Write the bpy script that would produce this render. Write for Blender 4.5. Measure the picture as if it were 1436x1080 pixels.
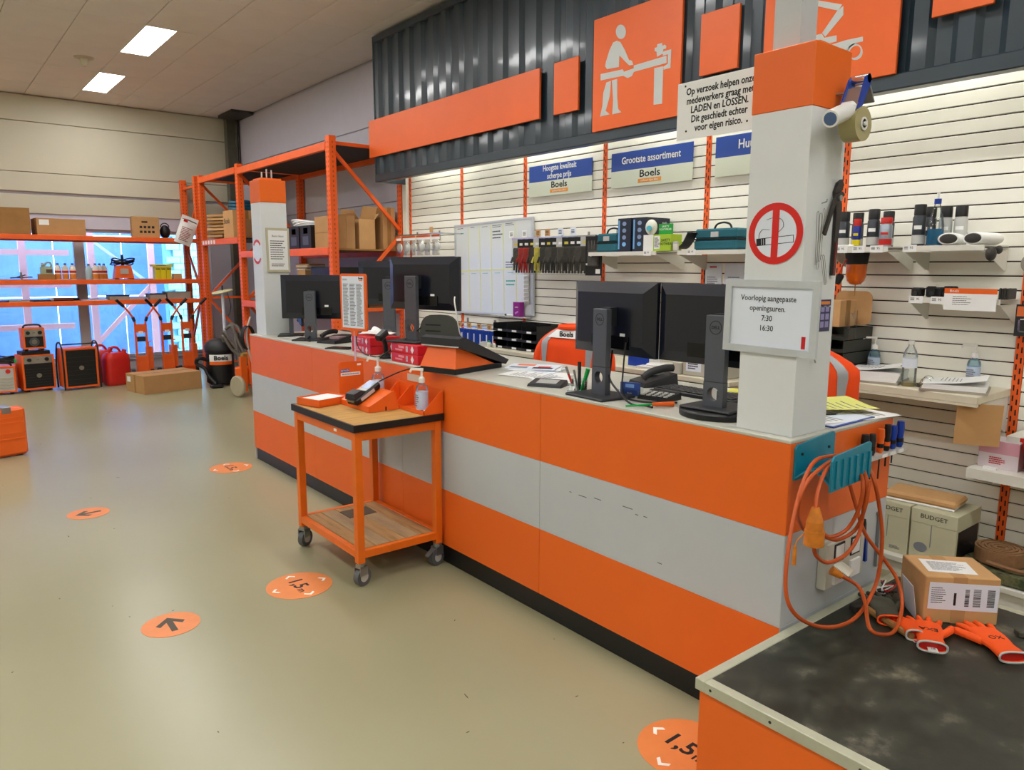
import bpy, bmesh, math, random
from mathutils import Matrix, Vector
random.seed(7)
for o in list(bpy.data.objects): bpy.data.objects.remove(o, do_unlink=True)
SC = bpy.context.scene
COL = SC.collection
PI = math.pi
# ------------------------------------------------------------------ camera
F_PX, YAW, PITCH, ROLL, CAM_H = 1046.194, 0.676076, -0.155199, 0.0038312, 1.62
_fw = Vector((math.sin(YAW)*math.cos(PITCH), math.cos(YAW)*math.cos(PITCH), math.sin(PITCH)))
_rt = Vector((math.cos(YAW), -math.sin(YAW), 0)); _up = _rt.cross(_fw)
_r = math.cos(ROLL)*_rt + math.sin(ROLL)*_up; _u = -math.sin(ROLL)*_rt + math.cos(ROLL)*_up
cd = bpy.data.cameras.new('camera'); cam = bpy.data.objects.new('camera', cd); COL.objects.link(cam)
cam.matrix_world = Matrix(((_r.x, _u.x, -_fw.x, 0), (_r.y, _u.y, -_fw.y, 0), (_r.z, _u.z, -_fw.z, CAM_H), (0, 0, 0, 1)))
cd.sensor_width = 36; cd.lens = F_PX/1436*36; cd.clip_start = .05; cd.clip_end = 200
SC.camera = cam
def ray(x, y): return _r*((x-718)/F_PX) - _u*((y-540)/F_PX) + _fw
def onz(x, y, z=0.): d = ray(x, y); return Vector((0, 0, CAM_H)) + d*((z-CAM_H)/d.z)
def onx(x, y, X): d = ray(x, y); return Vector((0, 0, CAM_H)) + d*(X/d.x)
def ony(x, y, Y): d = ray(x, y); return Vector((0, 0, CAM_H)) + d*(Y/d.y)
# ------------------------------------------------------------------ world (overcast daylight) and exposure
W = bpy.data.worlds.new('world'); SC.world = W; W.use_nodes = True
bg = W.node_tree.nodes['Background']; bg.inputs[0].default_value = (.80, .90, 1, 1); bg.inputs[1].default_value = 9.0
vs = SC.view_settings; vs.view_transform = 'Standard'; vs.look = 'None'; vs.gamma = 1; vs.use_curve_mapping = False
vs.exposure = 0.78
LAMP = 17.0      # ceiling diffuser radiance
TUBE = 26.0      # strip lamps behind the header
# ------------------------------------------------------------------ materials
def lin(c):
    if isinstance(c, str):
        c = c.lstrip('#'); c = [int(c[i:i+2], 16)/255 for i in (0, 2, 4)]
        c = [x/12.92 if x <= .04045 else ((x+.055)/1.055)**2.4 for x in c]
    return (c[0], c[1], c[2], 1)
MATS = {}
def mat(name, col, rough=.5, metal=0., var=.0, scale=8., bump=0., bscale=60., coat=0., trans=0., emit=0., ior=1.45, stretch=None, spec=.5, alpha=1., coat_r=.08):
    if name in MATS: return MATS[name]
    m = bpy.data.materials.new(name); m.use_nodes = True; nt = m.node_tree; N = nt.nodes; L = nt.links
    b = N['Principled BSDF']; c = lin(col)
    b.inputs['Base Color'].default_value = c; b.inputs['Roughness'].default_value = rough; b.inputs['Metallic'].default_value = metal
    b.inputs['IOR'].default_value = ior; b.inputs['Specular IOR Level'].default_value = spec
    b.inputs['Coat Weight'].default_value = coat; b.inputs['Coat Roughness'].default_value = coat_r
    b.inputs['Transmission Weight'].default_value = trans; b.inputs['Alpha'].default_value = alpha
    if emit: b.inputs['Emission Color'].default_value = c; b.inputs['Emission Strength'].default_value = emit
    if var or bump:
        tc = N.new('ShaderNodeTexCoord'); src = tc.outputs['Object']
        if stretch:
            mp = N.new('ShaderNodeMapping'); mp.inputs['Scale'].default_value = stretch; L.new(src, mp.inputs[0]); src = mp.outputs[0]
    if var:
        n = N.new('ShaderNodeTexNoise'); n.inputs['Scale'].default_value = scale; n.inputs['Detail'].default_value = 5; n.inputs['Roughness'].default_value = .6
        L.new(src, n.inputs['Vector'])
        mx = N.new('ShaderNodeMix'); mx.data_type = 'RGBA'
        mx.inputs[6].default_value = tuple(max(0, x*(1-var)) for x in c[:3])+(1,); mx.inputs[7].default_value = tuple(min(1, x*(1+var)) for x in c[:3])+(1,)
        mr = N.new('ShaderNodeMapRange'); mr.inputs[1].default_value = .3; mr.inputs[2].default_value = .7
        L.new(n.outputs[0], mr.inputs[0]); L.new(mr.outputs[0], mx.inputs[0]); L.new(mx.outputs[2], b.inputs['Base Color'])
    if bump:
        n2 = N.new('ShaderNodeTexNoise'); n2.inputs['Scale'].default_value = bscale; n2.inputs['Detail'].default_value = 3; L.new(src, n2.inputs['Vector'])
        bp = N.new('ShaderNodeBump'); bp.inputs['Strength'].default_value = bump; bp.inputs['Distance'].default_value = .01
        L.new(n2.outputs[0], bp.inputs['Height']); L.new(bp.outputs[0], b.inputs['Normal'])
    MATS[name] = m; return m
def glass(name, tint, gl=.10, rough=.02):
    if name in MATS: return MATS[name]
    m = bpy.data.materials.new(name); m.use_nodes = True; nt = m.node_tree; N = nt.nodes; L = nt.links
    for n in list(N):
        if n.type != 'OUTPUT_MATERIAL': N.remove(n)
    out = [n for n in N if n.type == 'OUTPUT_MATERIAL'][0]
    t = N.new('ShaderNodeBsdfTransparent'); t.inputs[0].default_value = lin(tint)
    g = N.new('ShaderNodeBsdfGlossy'); g.inputs['Roughness'].default_value = rough
    mx = N.new('ShaderNodeMixShader'); fr = N.new('ShaderNodeFresnel'); fr.inputs[0].default_value = 1.45
    ml = N.new('ShaderNodeMath'); ml.operation = 'MULTIPLY'; ml.inputs[1].default_value = gl*10
    L.new(fr.outputs[0], ml.inputs[0]); L.new(ml.outputs[0], mx.inputs[0]); L.new(t.outputs[0], mx.inputs[1]); L.new(g.outputs[0], mx.inputs[2]); L.new(mx.outputs[0], out.inputs[0])
    MATS[name] = m; return m
def ramp_mat(name, stops, rough=.5, scale=3., detail=8, bump=0., stretch=None, ntype='noise', coat=0., rr=None):
    """noise through a colour ramp, for worn / stained / floor surfaces"""
    m = bpy.data.materials.new(name); m.use_nodes = True; nt = m.node_tree; N = nt.nodes; L = nt.links; b = N['Principled BSDF']
    tc = N.new('ShaderNodeTexCoord'); src = tc.outputs['Object']
    if stretch:
        mp = N.new('ShaderNodeMapping'); mp.inputs['Scale'].default_value = stretch; L.new(src, mp.inputs[0]); src = mp.outputs[0]
    n = N.new('ShaderNodeTexNoise'); n.inputs['Scale'].default_value = scale; n.inputs['Detail'].default_value = detail; n.inputs['Roughness'].default_value = .62; L.new(src, n.inputs['Vector'])
    r = N.new('ShaderNodeValToRGB'); e = r.color_ramp.elements
    while len(e) < len(stops): e.new(.5)
    for i, (p, c) in enumerate(stops): e[i].position = p; e[i].color = lin(c)
    L.new(n.outputs[0], r.inputs[0]); L.new(r.outputs[0], b.inputs['Base Color']); b.inputs['Roughness'].default_value = rough; b.inputs['Coat Weight'].default_value = coat
    if rr:
        mr = N.new('ShaderNodeMapRange'); mr.inputs[1].default_value = .35; mr.inputs[2].default_value = .65; mr.inputs[3].default_value = rr[0]; mr.inputs[4].default_value = rr[1]
        L.new(n.outputs[0], mr.inputs[0]); L.new(mr.outputs[0], b.inputs['Roughness'])
    if bump:
        bp = N.new('ShaderNodeBump'); bp.inputs['Strength'].default_value = bump; bp.inputs['Distance'].default_value = .01; L.new(n.outputs[0], bp.inputs['Height']); L.new(bp.outputs[0], b.inputs['Normal'])
    MATS[name] = m; return m
OR = mat('orange_paint', '#e8641c', .42, var=.04, scale=3)
ORL = mat('orange_laminate', '#e86818', .48, var=.03, scale=1.5)
ORR = mat('rack_orange', '#ee6220', .45, var=.08, scale=5)
ORD = mat('cart_orange', '#e06a10', .45, var=.08, scale=6)
GRL = mat('grey_laminate', '#b9bec2', .48, var=.03, scale=2)
WH = mat('white_paint', '#dcdcd2', .5, var=.02)
COLW = mat('column_white', '#d6dadb', .45, var=.03, scale=3)
SLW = mat('slat_white', '#f0eee4', .4, var=.02, scale=2)
SLB = mat('slat_groove', '#2a1a12', .8)
SLATE = mat('container_steel', '#2c3a44', .33, var=.1, scale=4, coat=.3)
BLK = mat('black_plastic', '#101114', .45)
BLKG = mat('black_gloss', '#0c0d10', .2)
DKG = mat('dark_grey_plastic', '#25272b', .5)
MDG = mat('stand_grey', '#565a63', .42, metal=.3)
LGR = mat('light_grey_plastic', '#b9bab8', .5)
CARD = mat('cardboard', '#b58a5a', .8, var=.08, scale=6, bump=.05)
CARD2 = mat('cardboard_pale', '#c79b68', .8, var=.06, scale=6)
CARD3 = mat('cardboard_dark', '#9a713f', .85, var=.1, scale=6)
PAPER = mat('paper', '#e8e9e8', .7, var=.02)
PAPER2 = mat('paper_cool', '#dbe3f0', .6)
INK = mat('ink', '#15161a', .6)
GINK = mat('grey_ink', '#7d828a', .7)
BLUEP = mat('blue_print', '#2f4fa3', .45)
BLUEC = mat('cobalt_plastic', '#123a9c', .35)
TEAL = mat('teal_plastic', '#0f7f98', .42, var=.06)
REDP = mat('red_print', '#c81722', .4)
REDC = mat('red_plastic', '#c4221a', .38, var=.06)
YEL = mat('yellow_card', '#d9c914', .5, var=.05)
GRN = mat('green_plastic', '#12a34a', .4)
WOOD = mat('plywood', '#b88d4c', .6, var=.18, scale=5, stretch=(1, 8, 1))
ALU = mat('aluminium', '#c6ccd2', .35, metal=.35, var=.05)
STEEL = mat('zinc_steel', '#9a9c9c', .35, metal=.8)
CHROME = mat('chrome', '#d0d2d4', .15, metal=1)
RUB = mat('grey_rubber', '#55575a', .6)
HIVIS = mat('hivis_cloth', '#ff4f0a', .75, var=.06, scale=8, bump=.15, bscale=30)
REFL = mat('reflective_tape', '#a9abb0', .4, metal=.2)
CORDO = mat('orange_cable', '#bb5018', .5, var=.1, scale=10)
LAV = mat('wall_lavender', '#c6c3cf', .6, var=.02)
WALLC = mat('wall_cream', '#c6c1ad', .6, var=.03, scale=1)
CEIL = mat('ceiling_tile', '#e4ddd6', .85, var=.03, scale=3, bump=.08, bscale=120)
# ------------------------------------------------------------------ mesh builder
def FX(x, y, z, rz=0.):   # frame on a surface facing -X : u = -Y, v = up, w = towards the customer side
    return Matrix.Translation((x, y, z)) @ Matrix.Rotation(rz, 4, 'Z') @ Matrix(((0, 0, -1, 0), (-1, 0, 0, 0), (0, 1, 0, 0), (0, 0, 0, 1)))
def FY(x, y, z, rz=0.):   # frame on a surface facing -Y : u = X, v = up, w = -Y
    return Matrix.Translation((x, y, z)) @ Matrix.Rotation(rz, 4, 'Z') @ Matrix(((1, 0, 0, 0), (0, 0, -1, 0), (0, 1, 0, 0), (0, 0, 0, 1)))
def FZ(x, y, z, rz=0.):   # frame lying flat, w = up
    return Matrix.Translation((x, y, z)) @ Matrix.Rotation(rz, 4, 'Z')
def T(x, y, z, rz=0., rx=0., ry=0.):
    return Matrix.Translation((x, y, z)) @ Matrix.Rotation(rz, 4, 'Z') @ Matrix.Rotation(ry, 4, 'Y') @ Matrix.Rotation(rx, 4, 'X')
class MB:
    def __init__(s, M=None): s.v = []; s.f = []; s.mi = []; s.sm = []; s.M = M
    def add(s, vs_, fs, mat=0, smooth=False, M=None):
        o = len(s.v)
        for p in vs_:
            p = Vector(p)
            if M is not None: p = M @ p
            if s.M is not None: p = s.M @ p
            s.v.append(p)
        for f in fs: s.f.append([i+o for i in f]); s.mi.append(mat); s.sm.append(smooth)
        return s
    def box(s, c, d, mat=0, ch=0., M=None):
        x, y, z = c; a, b, e = d[0]/2, d[1]/2, d[2]/2
        if ch <= 0:
            vs_ = [(x+i*a, y+j*b, z+k*e) for k in (-1, 1) for j in (-1, 1) for i in (-1, 1)]
            fs = [(0, 2, 3, 1), (4, 5, 7, 6), (0, 1, 5, 4), (2, 6, 7, 3), (0, 4, 6, 2), (1, 3, 7, 5)]
            return s.add(vs_, fs, mat, False, M)
        ch = min(ch, a*.98, b*.98, e*.98)
        vs_ = []; idx = {}
        for k in (-1, 1):
            for j in (-1, 1):
                for i in (-1, 1):
                    for ax in range(3):
                        d3 = [a-ch, b-ch, e-ch]; d3[ax] += ch
                        idx[(i, j, k, ax)] = len(vs_); vs_.append((x+i*d3[0], y+j*d3[1], z+k*d3[2]))
        fs = []
        for sg in (-1, 1):
            fs.append([idx[(sg, j, k, 0)] for j, k in ((-1, -1), (1, -1), (1, 1), (-1, 1))][::sg])
            fs.append([idx[(i, sg, k, 1)] for i, k in ((-1, -1), (-1, 1), (1, 1), (1, -1))][::sg])
            fs.append([idx[(i, j, sg, 2)] for i, j in ((-1, -1), (1, -1), (1, 1), (-1, 1))][::sg])
        for p in (-1, 1):
            for q in (-1, 1):
                fs.append([idx[(p, q, -1, 0)], idx[(p, q, -1, 1)], idx[(p, q, 1, 1)], idx[(p, q, 1, 0)]][::-p*q])
                fs.append([idx[(p, -1, q, 0)], idx[(p, -1, q, 2)], idx[(p, 1, q, 2)], idx[(p, 1, q, 0)]][::p*q])
                fs.append([idx[(-1, p, q, 1)], idx[(-1, p, q, 2)], idx[(1, p, q, 2)], idx[(1, p, q, 1)]][::-p*q])
        for i in (-1, 1):
            for j in (-1, 1):
                for k in (-1, 1): fs.append([idx[(i, j, k, 0)], idx[(i, j, k, 1)], idx[(i, j, k, 2)]][::i*j*k])
        return s.add(vs_, fs, mat, False, M)
    def b2(s, x0, y0, z0, x1, y1, z1, mat=0, ch=0., M=None):
        return s.box(((x0+x1)/2, (y0+y1)/2, (z0+z1)/2), (abs(x1-x0), abs(y1-y0), abs(z1-z0)), mat, ch, M)
    def cyl(s, p0, p1, r0, r1=None, n=14, mat=0, caps=True, smooth=True, M=None):
        p0 = Vector(p0); p1 = Vector(p1); r1 = r0 if r1 is None else r1
        d = (p1-p0).normalized(); a = d.orthogonal().normalized(); b = d.cross(a)
        ring = lambda p, r: [p+(a*math.cos(2*PI*i/n)+b*math.sin(2*PI*i/n))*r for i in range(n)]
        vs_ = ring(p0, r0)+ring(p1, r1)
        s.add(vs_, [(i, (i+1) % n, n+(i+1) % n, n+i) for i in range(n)], mat, smooth, M)
        if caps:
            if r0 > 1e-6: s.add(ring(p0, r0), [list(range(n))[::-1]], mat, False, M)
            if r1 > 1e-6: s.add(ring(p1, r1), [list(range(n))], mat, False, M)
        return s
    def tube(s, pts, r, n=8, mat=0, closed=False, M=None, smooth=True, rs=None):
        pts = [Vector(p) for p in pts]; m = len(pts); vs_ = []; a = None
        for i, p in enumerate(pts):
            if closed: d = pts[(i+1) % m]-pts[i-1]
            else: d = pts[min(i+1, m-1)]-pts[max(i-1, 0)]
            d = d.normalized() if d.length > 1e-9 else Vector((0, 0, 1))
            if a is None: a = d.orthogonal().normalized()
            else: a = (a-d*a.dot(d)); a = a.normalized() if a.length > 1e-6 else d.orthogonal().normalized()
            b = d.cross(a); rr = rs[i] if rs else r
            vs_ += [p+(a*math.cos(2*PI*k/n)+b*math.sin(2*PI*k/n))*rr for k in range(n)]
        fs = []
        for i in range(m if closed else m-1):
            j = (i+1) % m
            fs += [(i*n+k, i*n+(k+1) % n, j*n+(k+1) % n, j*n+k) for k in range(n)]
        if not closed: fs += [list(range(n))[::-1], [(m-1)*n+k for k in range(n)]]
        return s.add(vs_, fs, mat, smooth, M)
    def bar(s, p0, p1, w, h, mat=0, up=(0, 0, 1), M=None):   # rectangular bar between two points
        p0 = Vector(p0); p1 = Vector(p1); d = (p1-p0).normalized(); u = Vector(up)
        if abs(d.dot(u)) > .99: u = Vector((1, 0, 0))
        sd = d.cross(u).normalized()*w/2; u = sd.cross(d).normalized()*h/2
        vs_ = [p+i*sd+j*u for p in (p0, p1) for i, j in ((-1, -1), (1, -1), (1, 1), (-1, 1))]
        return s.add(vs_, [(0, 1, 5, 4), (1, 2, 6, 5), (2, 3, 7, 6), (3, 0, 4, 7), (3, 2, 1, 0), (4, 5, 6, 7)], mat, False, M)
    def lathe(s, prof, c=(0, 0, 0), n=20, mat=0, M=None, smooth=True, mats=None):
        vs_ = []; m = len(prof)
        for r, z in prof: vs_ += [(c[0]+r*math.cos(2*PI*i/n), c[1]+r*math.sin(2*PI*i/n), c[2]+z) for i in range(n)]
        for q in range(m-1):
            s.add(vs_[q*n:(q+2)*n], [(i, (i+1) % n, n+(i+1) % n, n+i) for i in range(n)], mats[q] if mats else mat, smooth, M)
        s.add(vs_[:n], [list(range(n))[::-1]], mats[0] if mats else mat, False, M); s.add(vs_[-n:], [list(range(n))], mats[-1] if mats else mat, False, M)
        return s
    def prism(s, poly, t, mat=0, M=None, w0=0., smooth=False):   # polygon (u,v) extruded along w
        n = len(poly); ar = sum(poly[i][0]*poly[(i+1) % n][1]-poly[(i+1) % n][0]*poly[i][1] for i in range(n))
        if ar < 0: poly = poly[::-1]
        vs_ = [(u, v, w0) for u, v in poly]+[(u, v, w0+t) for u, v in poly]
        s.add(vs_, [list(range(n))[::-1], [n+i for i in range(n)]], mat, False, M)
        return s.add(vs_, [(i, (i+1) % n, n+(i+1) % n, n+i) for i in range(n)], mat, smooth, M)
    def ring(s, ro, ri, t, n=40, mat=0, M=None, a0=0., a1=2*PI, sx=1., sy=1.):
        full = abs(a1-a0-2*PI) < 1e-6; k = n if full else n+1; vs_ = []
        for w in (0, t):
            for r in (ri, ro): vs_ += [(r*sx*math.cos(a0+(a1-a0)*i/n), r*sy*math.sin(a0+(a1-a0)*i/n), w) for i in range(k)]
        fs = []
        for i in range(n):
            j = (i+1) % k
            fs += [(2*k+i, 3*k+i, 3*k+j, 2*k+j), (i, j, k+j, k+i), (k+i, k+j, 3*k+j, 3*k+i), (i, 2*k+i, 2*k+j, j)]
        return s.add(vs_, fs, mat, False, M)
    def sph(s, c, r, n=12, m=8, mat=0, sc=(1, 1, 1), M=None):
        c = Vector(c); vs_ = []; fs = []
        for j in range(m+1):
            th = PI*j/m
            vs_ += [c+Vector((r*sc[0]*math.sin(th)*math.cos(2*PI*i/n), r*sc[1]*math.sin(th)*math.sin(2*PI*i/n), r*sc[2]*math.cos(th))) for i in range(n)]
        for j in range(m): fs += [(j*n+i, (j+1)*n+i, (j+1)*n+(i+1) % n, j*n+(i+1) % n) for i in range(n)]
        return s.add(vs_, fs, mat, True, M)
    def sheet(s, fn, nu, nv, t=.001, mat=0, M=None, smooth=True):   # thin shell: fn(u,v)->point, offset down by t
        P = [[Vector(fn(i/nu, j/nv)) for i in range(nu+1)] for j in range(nv+1)]
        top = [p for r_ in P for p in r_]; nrm = []
        for j in range(nv+1):
            for i in range(nu+1):
                a = P[j][min(i+1, nu)]-P[j][max(i-1, 0)]; b = P[min(j+1, nv)][i]-P[max(j-1, 0)][i]
                q = a.cross(b); nrm.append(q.normalized() if q.length > 1e-12 else Vector((0, 0, 1)))
        N = len(top); vs_ = top+[p-q*t for p, q in zip(top, nrm)]; k = nu+1; fs = []
        for j in range(nv):
            for i in range(nu):
                a = j*k+i; fs += [(a, a+1, a+k+1, a+k), (N+a, N+a+k, N+a+k+1, N+a+1)]
        for i in range(nu): fs += [(i, N+i, N+i+1, i+1), (nv*k+i, nv*k+i+1, N+nv*k+i+1, N+nv*k+i)]
        for j in range(nv): fs += [(j*k, (j+1)*k, N+(j+1)*k, N+j*k), (j*k+nu, N+j*k+nu, N+(j+1)*k+nu, (j+1)*k+nu)]
        return s.add(vs_, fs, mat, smooth, M)
    def build(s, name, mats, parent=None, M=None):
        me = bpy.data.meshes.new(name); me.from_pydata([tuple(p) for p in s.v], [], s.f)
        for m in (mats if isinstance(mats, (list, tuple)) else [mats]): me.materials.append(m)
        me.polygons.foreach_set('material_index', s.mi); me.polygons.foreach_set('use_smooth', s.sm)
        if any(s.sm):
            bm = bmesh.new(); bm.from_mesh(me); bmesh.ops.remove_doubles(bm, verts=bm.verts, dist=1e-5); bm.to_mesh(me); bm.free()
            try: me.set_sharp_from_angle(angle=math.radians(40))
            except Exception: pass
        me.update()
        o = bpy.data.objects.new(name, me); COL.objects.link(o)
        if parent is not None: o.parent = parent
        if M is not None: o.matrix_local = M
        return o
def tag(o, label, cat, group=None):
    o['label'] = label; o['category'] = cat
    if group: o['group'] = group
    return o
def thing(name, label, cat, loc=(0, 0, 0), rz=0., group=None):
    o = bpy.data.objects.new(name, None); COL.objects.link(o); o.empty_display_size = .05
    o.location = loc; o.rotation_euler = (0, 0, rz); return tag(o, label, cat, group)
def struct(o): o['kind'] = 'structure'; return o
def link_copy(src, parent, M=None, name=None):
    o = src.copy(); COL.objects.link(o); o.parent = parent
    if M is not None: o.matrix_local = M
    return o
def dup(root, M, label=None, group=None):
    r = root.copy(); COL.objects.link(r); r.matrix_world = M
    if label: r['label'] = label
    if group: r['group'] = group
    for ch in list(root.children):
        c = ch.copy(); COL.objects.link(c); c.parent = r
        for g in list(ch.children):
            d = g.copy(); COL.objects.link(d); d.parent = c
    return r
def text(body, size, m, parent, M, ext=.0006, bold=0., align='CENTER', sx=1., name='lettering', shear=0., ls=1.):
    cu = bpy.data.curves.new('t', 'FONT'); cu.body = body; cu.size = size; cu.extrude = ext; cu.offset = bold; cu.align_x = align; cu.align_y = 'CENTER'
    cu.resolution_u = 2; cu.shear = shear; cu.space_line = ls
    to = bpy.data.objects.new('t', cu); COL.objects.link(to)
    me = bpy.data.meshes.new_from_object(to.evaluated_get(bpy.context.evaluated_depsgraph_get())); bpy.data.objects.remove(to); bpy.data.curves.remove(cu)
    me.materials.clear(); me.materials.append(m); me.transform(Matrix.Diagonal((sx, 1, 1, 1)))
    o = bpy.data.objects.new(name, me); COL.objects.link(o); o.parent = parent; o.matrix_local = M
    return o
def lines(w, h, n, M, parent, m=None, name='print_lines', seed=0, gap=.5, t=.0004, jag=.35):
    """rows of small print too fine to read"""
    r = random.Random(seed); b = MB()
    for i in range(n):
        y = h/2-(i+.5)*h/n; x = -w/2; end = w/2-(r.random()*jag*w)
        while x < end-1e-4:
            l = min(end-x, w*(.06+.12*r.random())); b.b2(x, y-h/n*gap/2, 0, x+l*.88, y+h/n*gap/2, t); x += l
    return b.build(name, m or GINK, parent, M)
def arc(c, r, a0, a1, n, ax='xz', k=1.):
    out = []
    for i in range(n+1):
        a = a0+(a1-a0)*i/n; u, v = r*math.cos(a), r*k*math.sin(a)
        out.append((c[0]+u, c[1], c[2]+v) if ax == 'xz' else (c[0], c[1]+u, c[2]+v) if ax == 'yz' else (c[0]+u, c[1]+v, c[2]))
    return out
def spline(pts, n=6, closed=False):
    P = [Vector(p) for p in pts]; m = len(P); out = []
    for i in range(m if closed else m-1):
        p0 = P[(i-1) % m] if (closed or i > 0) else P[0]; p1 = P[i]; p2 = P[(i+1) % m]; p3 = P[(i+2) % m] if (closed or i+2 < m) else P[-1]
        for k in range(n):
            t = k/n; out.append(.5*((2*p1)+(p2-p0)*t+(2*p0-5*p1+4*p2-p3)*t*t+(3*p1-p0-3*p2+p3)*t*t*t))
    if not closed: out.append(P[-1])
    return out
# ================================================================== THE ROOM
XL, XR, YN, YF, ZC = -5.2, 4.56, -4.0, 13.15, 4.065
FLOOR = bpy.data.materials.new('epoxy_floor'); FLOOR.use_nodes = True
def _floor():
    nt = FLOOR.node_tree; N = nt.nodes; L = nt.links; b = N['Principled BSDF']
    tc = N.new('ShaderNodeTexCoord')
    n1 = N.new('ShaderNodeTexNoise'); n1.inputs['Scale'].default_value = .55; n1.inputs['Detail'].default_value = 1.5; L.new(tc.outputs['Object'], n1.inputs['Vector'])
    r1 = N.new('ShaderNodeValToRGB'); r1.color_ramp.elements[0].position = .3; r1.color_ramp.elements[0].color = lin('#8f8c6e'); r1.color_ramp.elements[1].position = .7; r1.color_ramp.elements[1].color = lin('#a19e80')
    L.new(n1.outputs[0], r1.inputs[0])
    L.new(r1.outputs[0], b.inputs['Base Color'])
    mr = N.new('ShaderNodeMapRange'); mr.inputs[1].default_value = .3; mr.inputs[2].default_value = .7; mr.inputs[3].default_value = .28; mr.inputs[4].default_value = .30; L.new(n1.outputs[0], mr.inputs[0]); L.new(mr.outputs[0], b.inputs['Roughness'])
    n3 = N.new('ShaderNodeTexNoise'); n3.inputs['Scale'].default_value = 7; n3.inputs['Detail'].default_value = 2; L.new(tc.outputs['Object'], n3.inputs['Vector'])
    bp = N.new('ShaderNodeBump'); bp.inputs['Strength'].default_value = .03; bp.inputs['Distance'].default_value = .02; L.new(n3.outputs[0], bp.inputs['Height']); L.new(bp.outputs[0], b.inputs['Normal'])
_floor()
fl = struct(MB().b2(XL, YN, -.1, XR, YF, 0).build('floor', FLOOR))
q = MB(); r = random.Random(17)
for k in range(70):
    x, y = r.uniform(-.6, 2.1), r.uniform(1.5, 9.5); a = r.uniform(0, PI); l = r.choice((.004, .006, .008, .02)); w = .0025
    q.prism([(-l, -w*.3), (-l*.3, -w), (l, -w*.2), (l*.6, w), (-l*.5, w*.8)], .0004, M=T(x, y, .0001, a))
q.build('floor_specks', mat('speck', '#4d4938', .7), fl)['kind'] = 'stuff'
# ceiling slab and its lay-in tiles (0.6 x 1.2 m), lamps take half a tile
GRID = mat('ceiling_grid', '#6e6862', .6)
ceil = struct(MB().b2(XL, YN, ZC+.012, XR, YF, ZC+.15).build('ceiling', GRID))
tile = MB().box((0, 0, 0), (.594, 1.194, .016), ch=.003); half = MB().box((0, 0, 0), (.294, 1.194, .016), ch=.003)
tproto = hproto = None
def lamp_here(i, j): return j % 2 == 0 and (i % 5 == 0)
TX0, TY0 = 2.14, 11.07
lamps = []
for i in range(-13, 5):
    for j in range(-13, 2):
        x0 = TX0+.6*i; y0 = TY0+1.2*j; x1 = x0+.6; y1 = y0+1.2
        if x1 < XL+.02 or y1 < YN+.02 or x0 > XR-.05 or y0 > YF-.05: continue
        cx0, cx1, cy0, cy1 = max(x0, XL), min(x1, XR), max(y0, YN), min(y1, YF)
        if lamp_here(i, j): lamps.append((x0+.15, y0+.6))
        if cx1-cx0 < .59 or cy1-cy0 < 1.19:
            MB().b2(cx0+.003, cy0+.003, ZC-.004, cx1-.003, cy1-.003, ZC+.012, ch=.003).build('ceiling_tile', CEIL, ceil); continue
        if lamp_here(i, j):
            if hproto is None: hproto = half.build('ceiling_tile', CEIL, ceil, T(x0+.45, y0+.6, ZC+.004))
            else: link_copy(hproto, ceil, T(x0+.45, y0+.6, ZC+.004))
        else:
            if tproto is None: tproto = tile.build('ceiling_tile', CEIL, ceil, T(x0+.3, y0+.6, ZC+.004))
            else: link_copy(tproto, ceil, T(x0+.3, y0+.6, ZC+.004))
LIT = mat('lamp_diffuser', (1, .99, .97), .4, emit=LAMP)
lp = None
for (x, y) in lamps:
    near_far = {12: 'ceiling light panel over the window racks, the one nearer the window wall'}
    if lp is None:
        lp = thing('ceiling_light', 'x', 'ceiling light', (x, y, ZC-.004))
        MB().b2(-.147, -.597, 0, .147, .597, .014).build('diffuser', LIT, lp)
        fr = MB()
        for s in (-1, 1): fr.b2(s*.15-.004, -.6, -.004, s*.15+.004, .6, .014); fr.b2(-.15, s*.6-.004, -.004, .15, s*.6+.004, .014)
        fr.build('frame', WH, lp); o = lp
    else: o = dup(lp, T(x, y, ZC-.004))
    if x > 2 and y > 11: o['label'] = 'lit ceiling light panel closest to the window wall'
    elif x > 2 and y > 8.5: o['label'] = 'lit ceiling light panel above the floor between racks and counter'
    else: o['label'] = 'lit white light panel set into the tiled ceiling'; o['group'] = 'ceiling lights further along the ceiling'
d = thing('smoke_detector', 'small cream cone-shaped detector on the ceiling tiles beside the lamps', 'detector', (1.865, 10.425, ZC-.004))
MB().lathe([(.0, -.10), (.02, -.10), (.035, -.07), (.05, -.02), (.095, -.012), (.1, 0)], n=20).build('cone', mat('cream_plastic', '#c9bfa6', .5), d)
MB().lathe([(.105, -.008), (.11, 0)], n=20).build('base_ring', MATS['cream_plastic'], d)
# walls
struct(MB().b2(XL-.2, YN, 0, XL, YF, ZC+.15).build('wall_left', WALLC))
struct(MB().b2(XL-.2, YN-.2, 0, XR+.2, YN, ZC+.15).build('wall_front', WALLC))
wr = struct(MB().b2(XR, YN, 0, XR+.2, YF+.2, ZC+.15).build('wall_right', LAV))
for z0, z1 in ((.0, 1.2), (1.21, 2.38), (2.39, 3.3), (3.31, 4.04)):
    MB().b2(XR-.02, 7.5, z0, XR, YF, z1, ch=.005).build('wall_panel', LAV, wr)
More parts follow.
